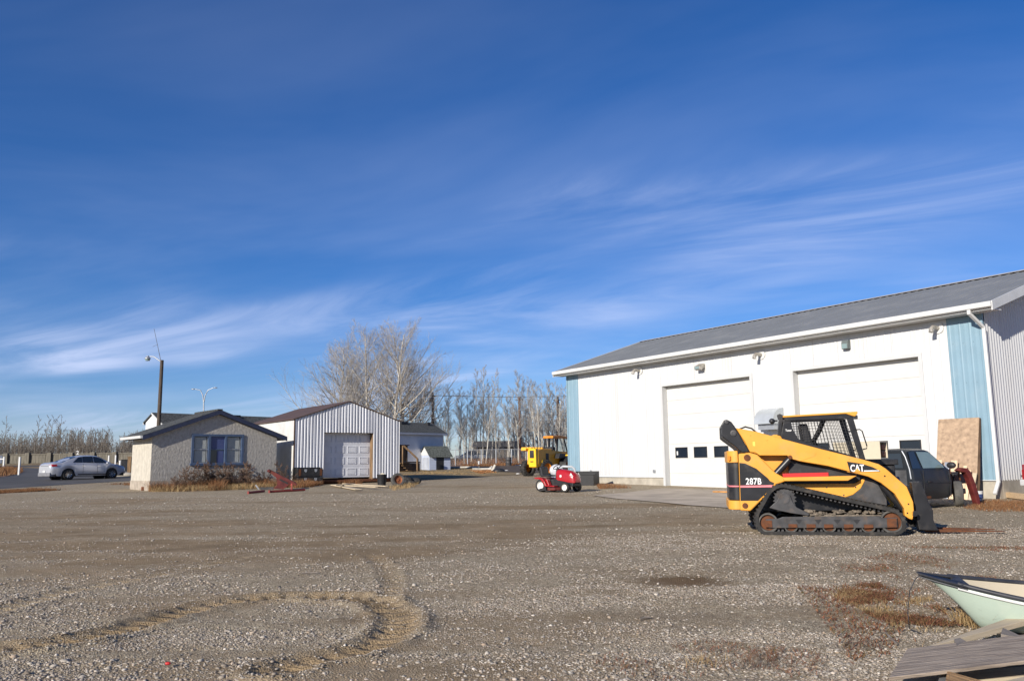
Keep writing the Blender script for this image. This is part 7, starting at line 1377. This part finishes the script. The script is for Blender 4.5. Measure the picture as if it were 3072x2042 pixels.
lf = [gp(u, v) for u, v in ((1412, 1412), (1475, 1408), (1490, 1418), (1440, 1422))]; q = sample_poly(lf, 900, 45); q[:, 2] += .03; blades('leaf_litter', 'orange fallen leaves before the birch log', q, .05, .05, island_mat('leaf', [(.22, .08, .03), (.36, .16, .06), (.45, .26, .12)]), 46, 1.2, cat='leaves')

# ------------------------------------------------------------ gravel: loose stones
def stones(name, label, n, yr, size, seed, ico):
    rn = np.random.default_rng(seed); y = np.sqrt(rn.uniform(yr[0] ** 2, yr[1] ** 2, n * 3)); x = rn.uniform(-.66, .66, n * 3) * y; c_ = gp(2050, 1745); dens = (1 - bare_mask(x, y) * .93) * np.clip(np.hypot((x - c_[0]) / .6, (y - c_[1]) / .45) - .45, .04, 1); patch = np.clip((fbm(x * 1.1, y * 1.6, 61, 3) - .30) * 3.2, .10, 1)
    keep = rn.uniform(0, 1, n * 3) < dens * patch; x, y = x[keep][:n], y[keep][:n]; k = len(x); z = ground_height(x.copy(), y.copy())
    if ico:
        t = (1 + 5 ** .5) / 2; B = np.array([[-1, t, 0], [1, t, 0], [-1, -t, 0], [1, -t, 0], [0, -1, t], [0, 1, t], [0, -1, -t], [0, 1, -t], [t, 0, -1], [t, 0, 1], [-t, 0, -1], [-t, 0, 1]]) / 1.9
        Fs = np.array([[0, 11, 5], [0, 5, 1], [0, 1, 7], [0, 7, 10], [0, 10, 11], [1, 5, 9], [5, 11, 4], [11, 10, 2], [10, 7, 6], [7, 1, 8], [3, 9, 4], [3, 4, 2], [3, 2, 6], [3, 6, 8], [3, 8, 9], [4, 9, 5], [2, 4, 11], [6, 2, 10], [8, 6, 7], [9, 8, 1]])
    else: B, Fs = oc, of_
    s = size * np.exp(rn.normal(0, .55, k)); s = np.minimum(s, size * (3.0 if n > 1000 else 1.5)); az = rn.uniform(0, 2 * np.pi, k); sc = np.stack([s * rn.uniform(.8, 1.5, k), s * rn.uniform(.7, 1.1, k), s * rn.uniform(.35, .75, k)], -1)
    L_ = B[None] * sc[:, None, :] * rn.uniform(.78, 1.18, (k, len(B), 1)); c, s_ = np.cos(az)[:, None], np.sin(az)[:, None]; X = L_[..., 0] * c - L_[..., 1] * s_; Y = L_[..., 0] * s_ + L_[..., 1] * c
    V = np.stack([X + x[:, None], Y + y[:, None], L_[..., 2] + (z + sc[:, 2] * .25)[:, None]], -1).reshape(-1, 3); Fq = (np.arange(k)[:, None, None] * len(B) + Fs[None]).reshape(-1, 3)
    o = npmesh(name, V, Fq, MATS['stone'], smooth=ico); tag(o, label, 'gravel', None, 'stuff'); return o
island_mat('stone', [(.10, .082, .063), (.24, .202, .16), (.32, .278, .23), (.16, .13, .10), (.40, .36, .305), (.26, .236, .205), (.33, .252, .18), (.56, .515, .45)], .85, .3)
stones('near_gravel', 'loose grey and tan stones in the near foreground', 16000, (4.9, 6.7), .0062, 71, True)
stones('near_fines', 'small chips of gravel between the near stones', 26000, (4.9, 7.5), .0052, 76, False)
stones('gravel_bed', 'fine loose gravel between the near stones and the yard', 44000, (7.0, 9.8), .0062, 75, False)
stones('mid_gravel', 'loose pale gravel across the middle of the yard', 50000, (9.5, 16.0), .0074, 72, False)
stones('far_gravel', 'pale gravel across the far part of the yard', 20000, (15.5, 32.0), .0105, 73, False)
st_big = stones('cobbles', 'larger rounded stones scattered on the near gravel', 300, (5.0, 11.0), .019, 74, True)
# a few sticks and a red wrapper
for i, (u0, v0, u1, v1, lb) in enumerate(((1960, 1651, 2028, 1646, 'thin stick on the gravel left of the loader'), (1920, 1860, 1952, 1855, 'short dark stick in the middle foreground'), (905, 1722, 950, 1720, 'pale stick on the gravel at centre left'), (2655, 1900, 2690, 1935, 'bent straw stalk left of the lumber pile'))):
    a, b = gp(u0, v0), gp(u1, v1); o = thing('stick', lb, 'stick', tuple(a), 0, 'sticks on the gravel'); e_ = b - a; MB().tube([(0, 0, .012), tuple(e_ * .5 + np.array([0, .01, .02])), tuple(e_ + np.array([0, 0, .012]))], .009, 6).build('stick', M['wood_grey'], o, smooth=60)
q = gp(503, 1997); o = thing('red_wrapper', 'small red wrapper lying on the near gravel', 'litter', (q[0], q[1], q[2] + .01)); MB().sphere((0, 0, .01), .022, .014, .012, 8, 6).build('wrapper', M['red_bar'], o)
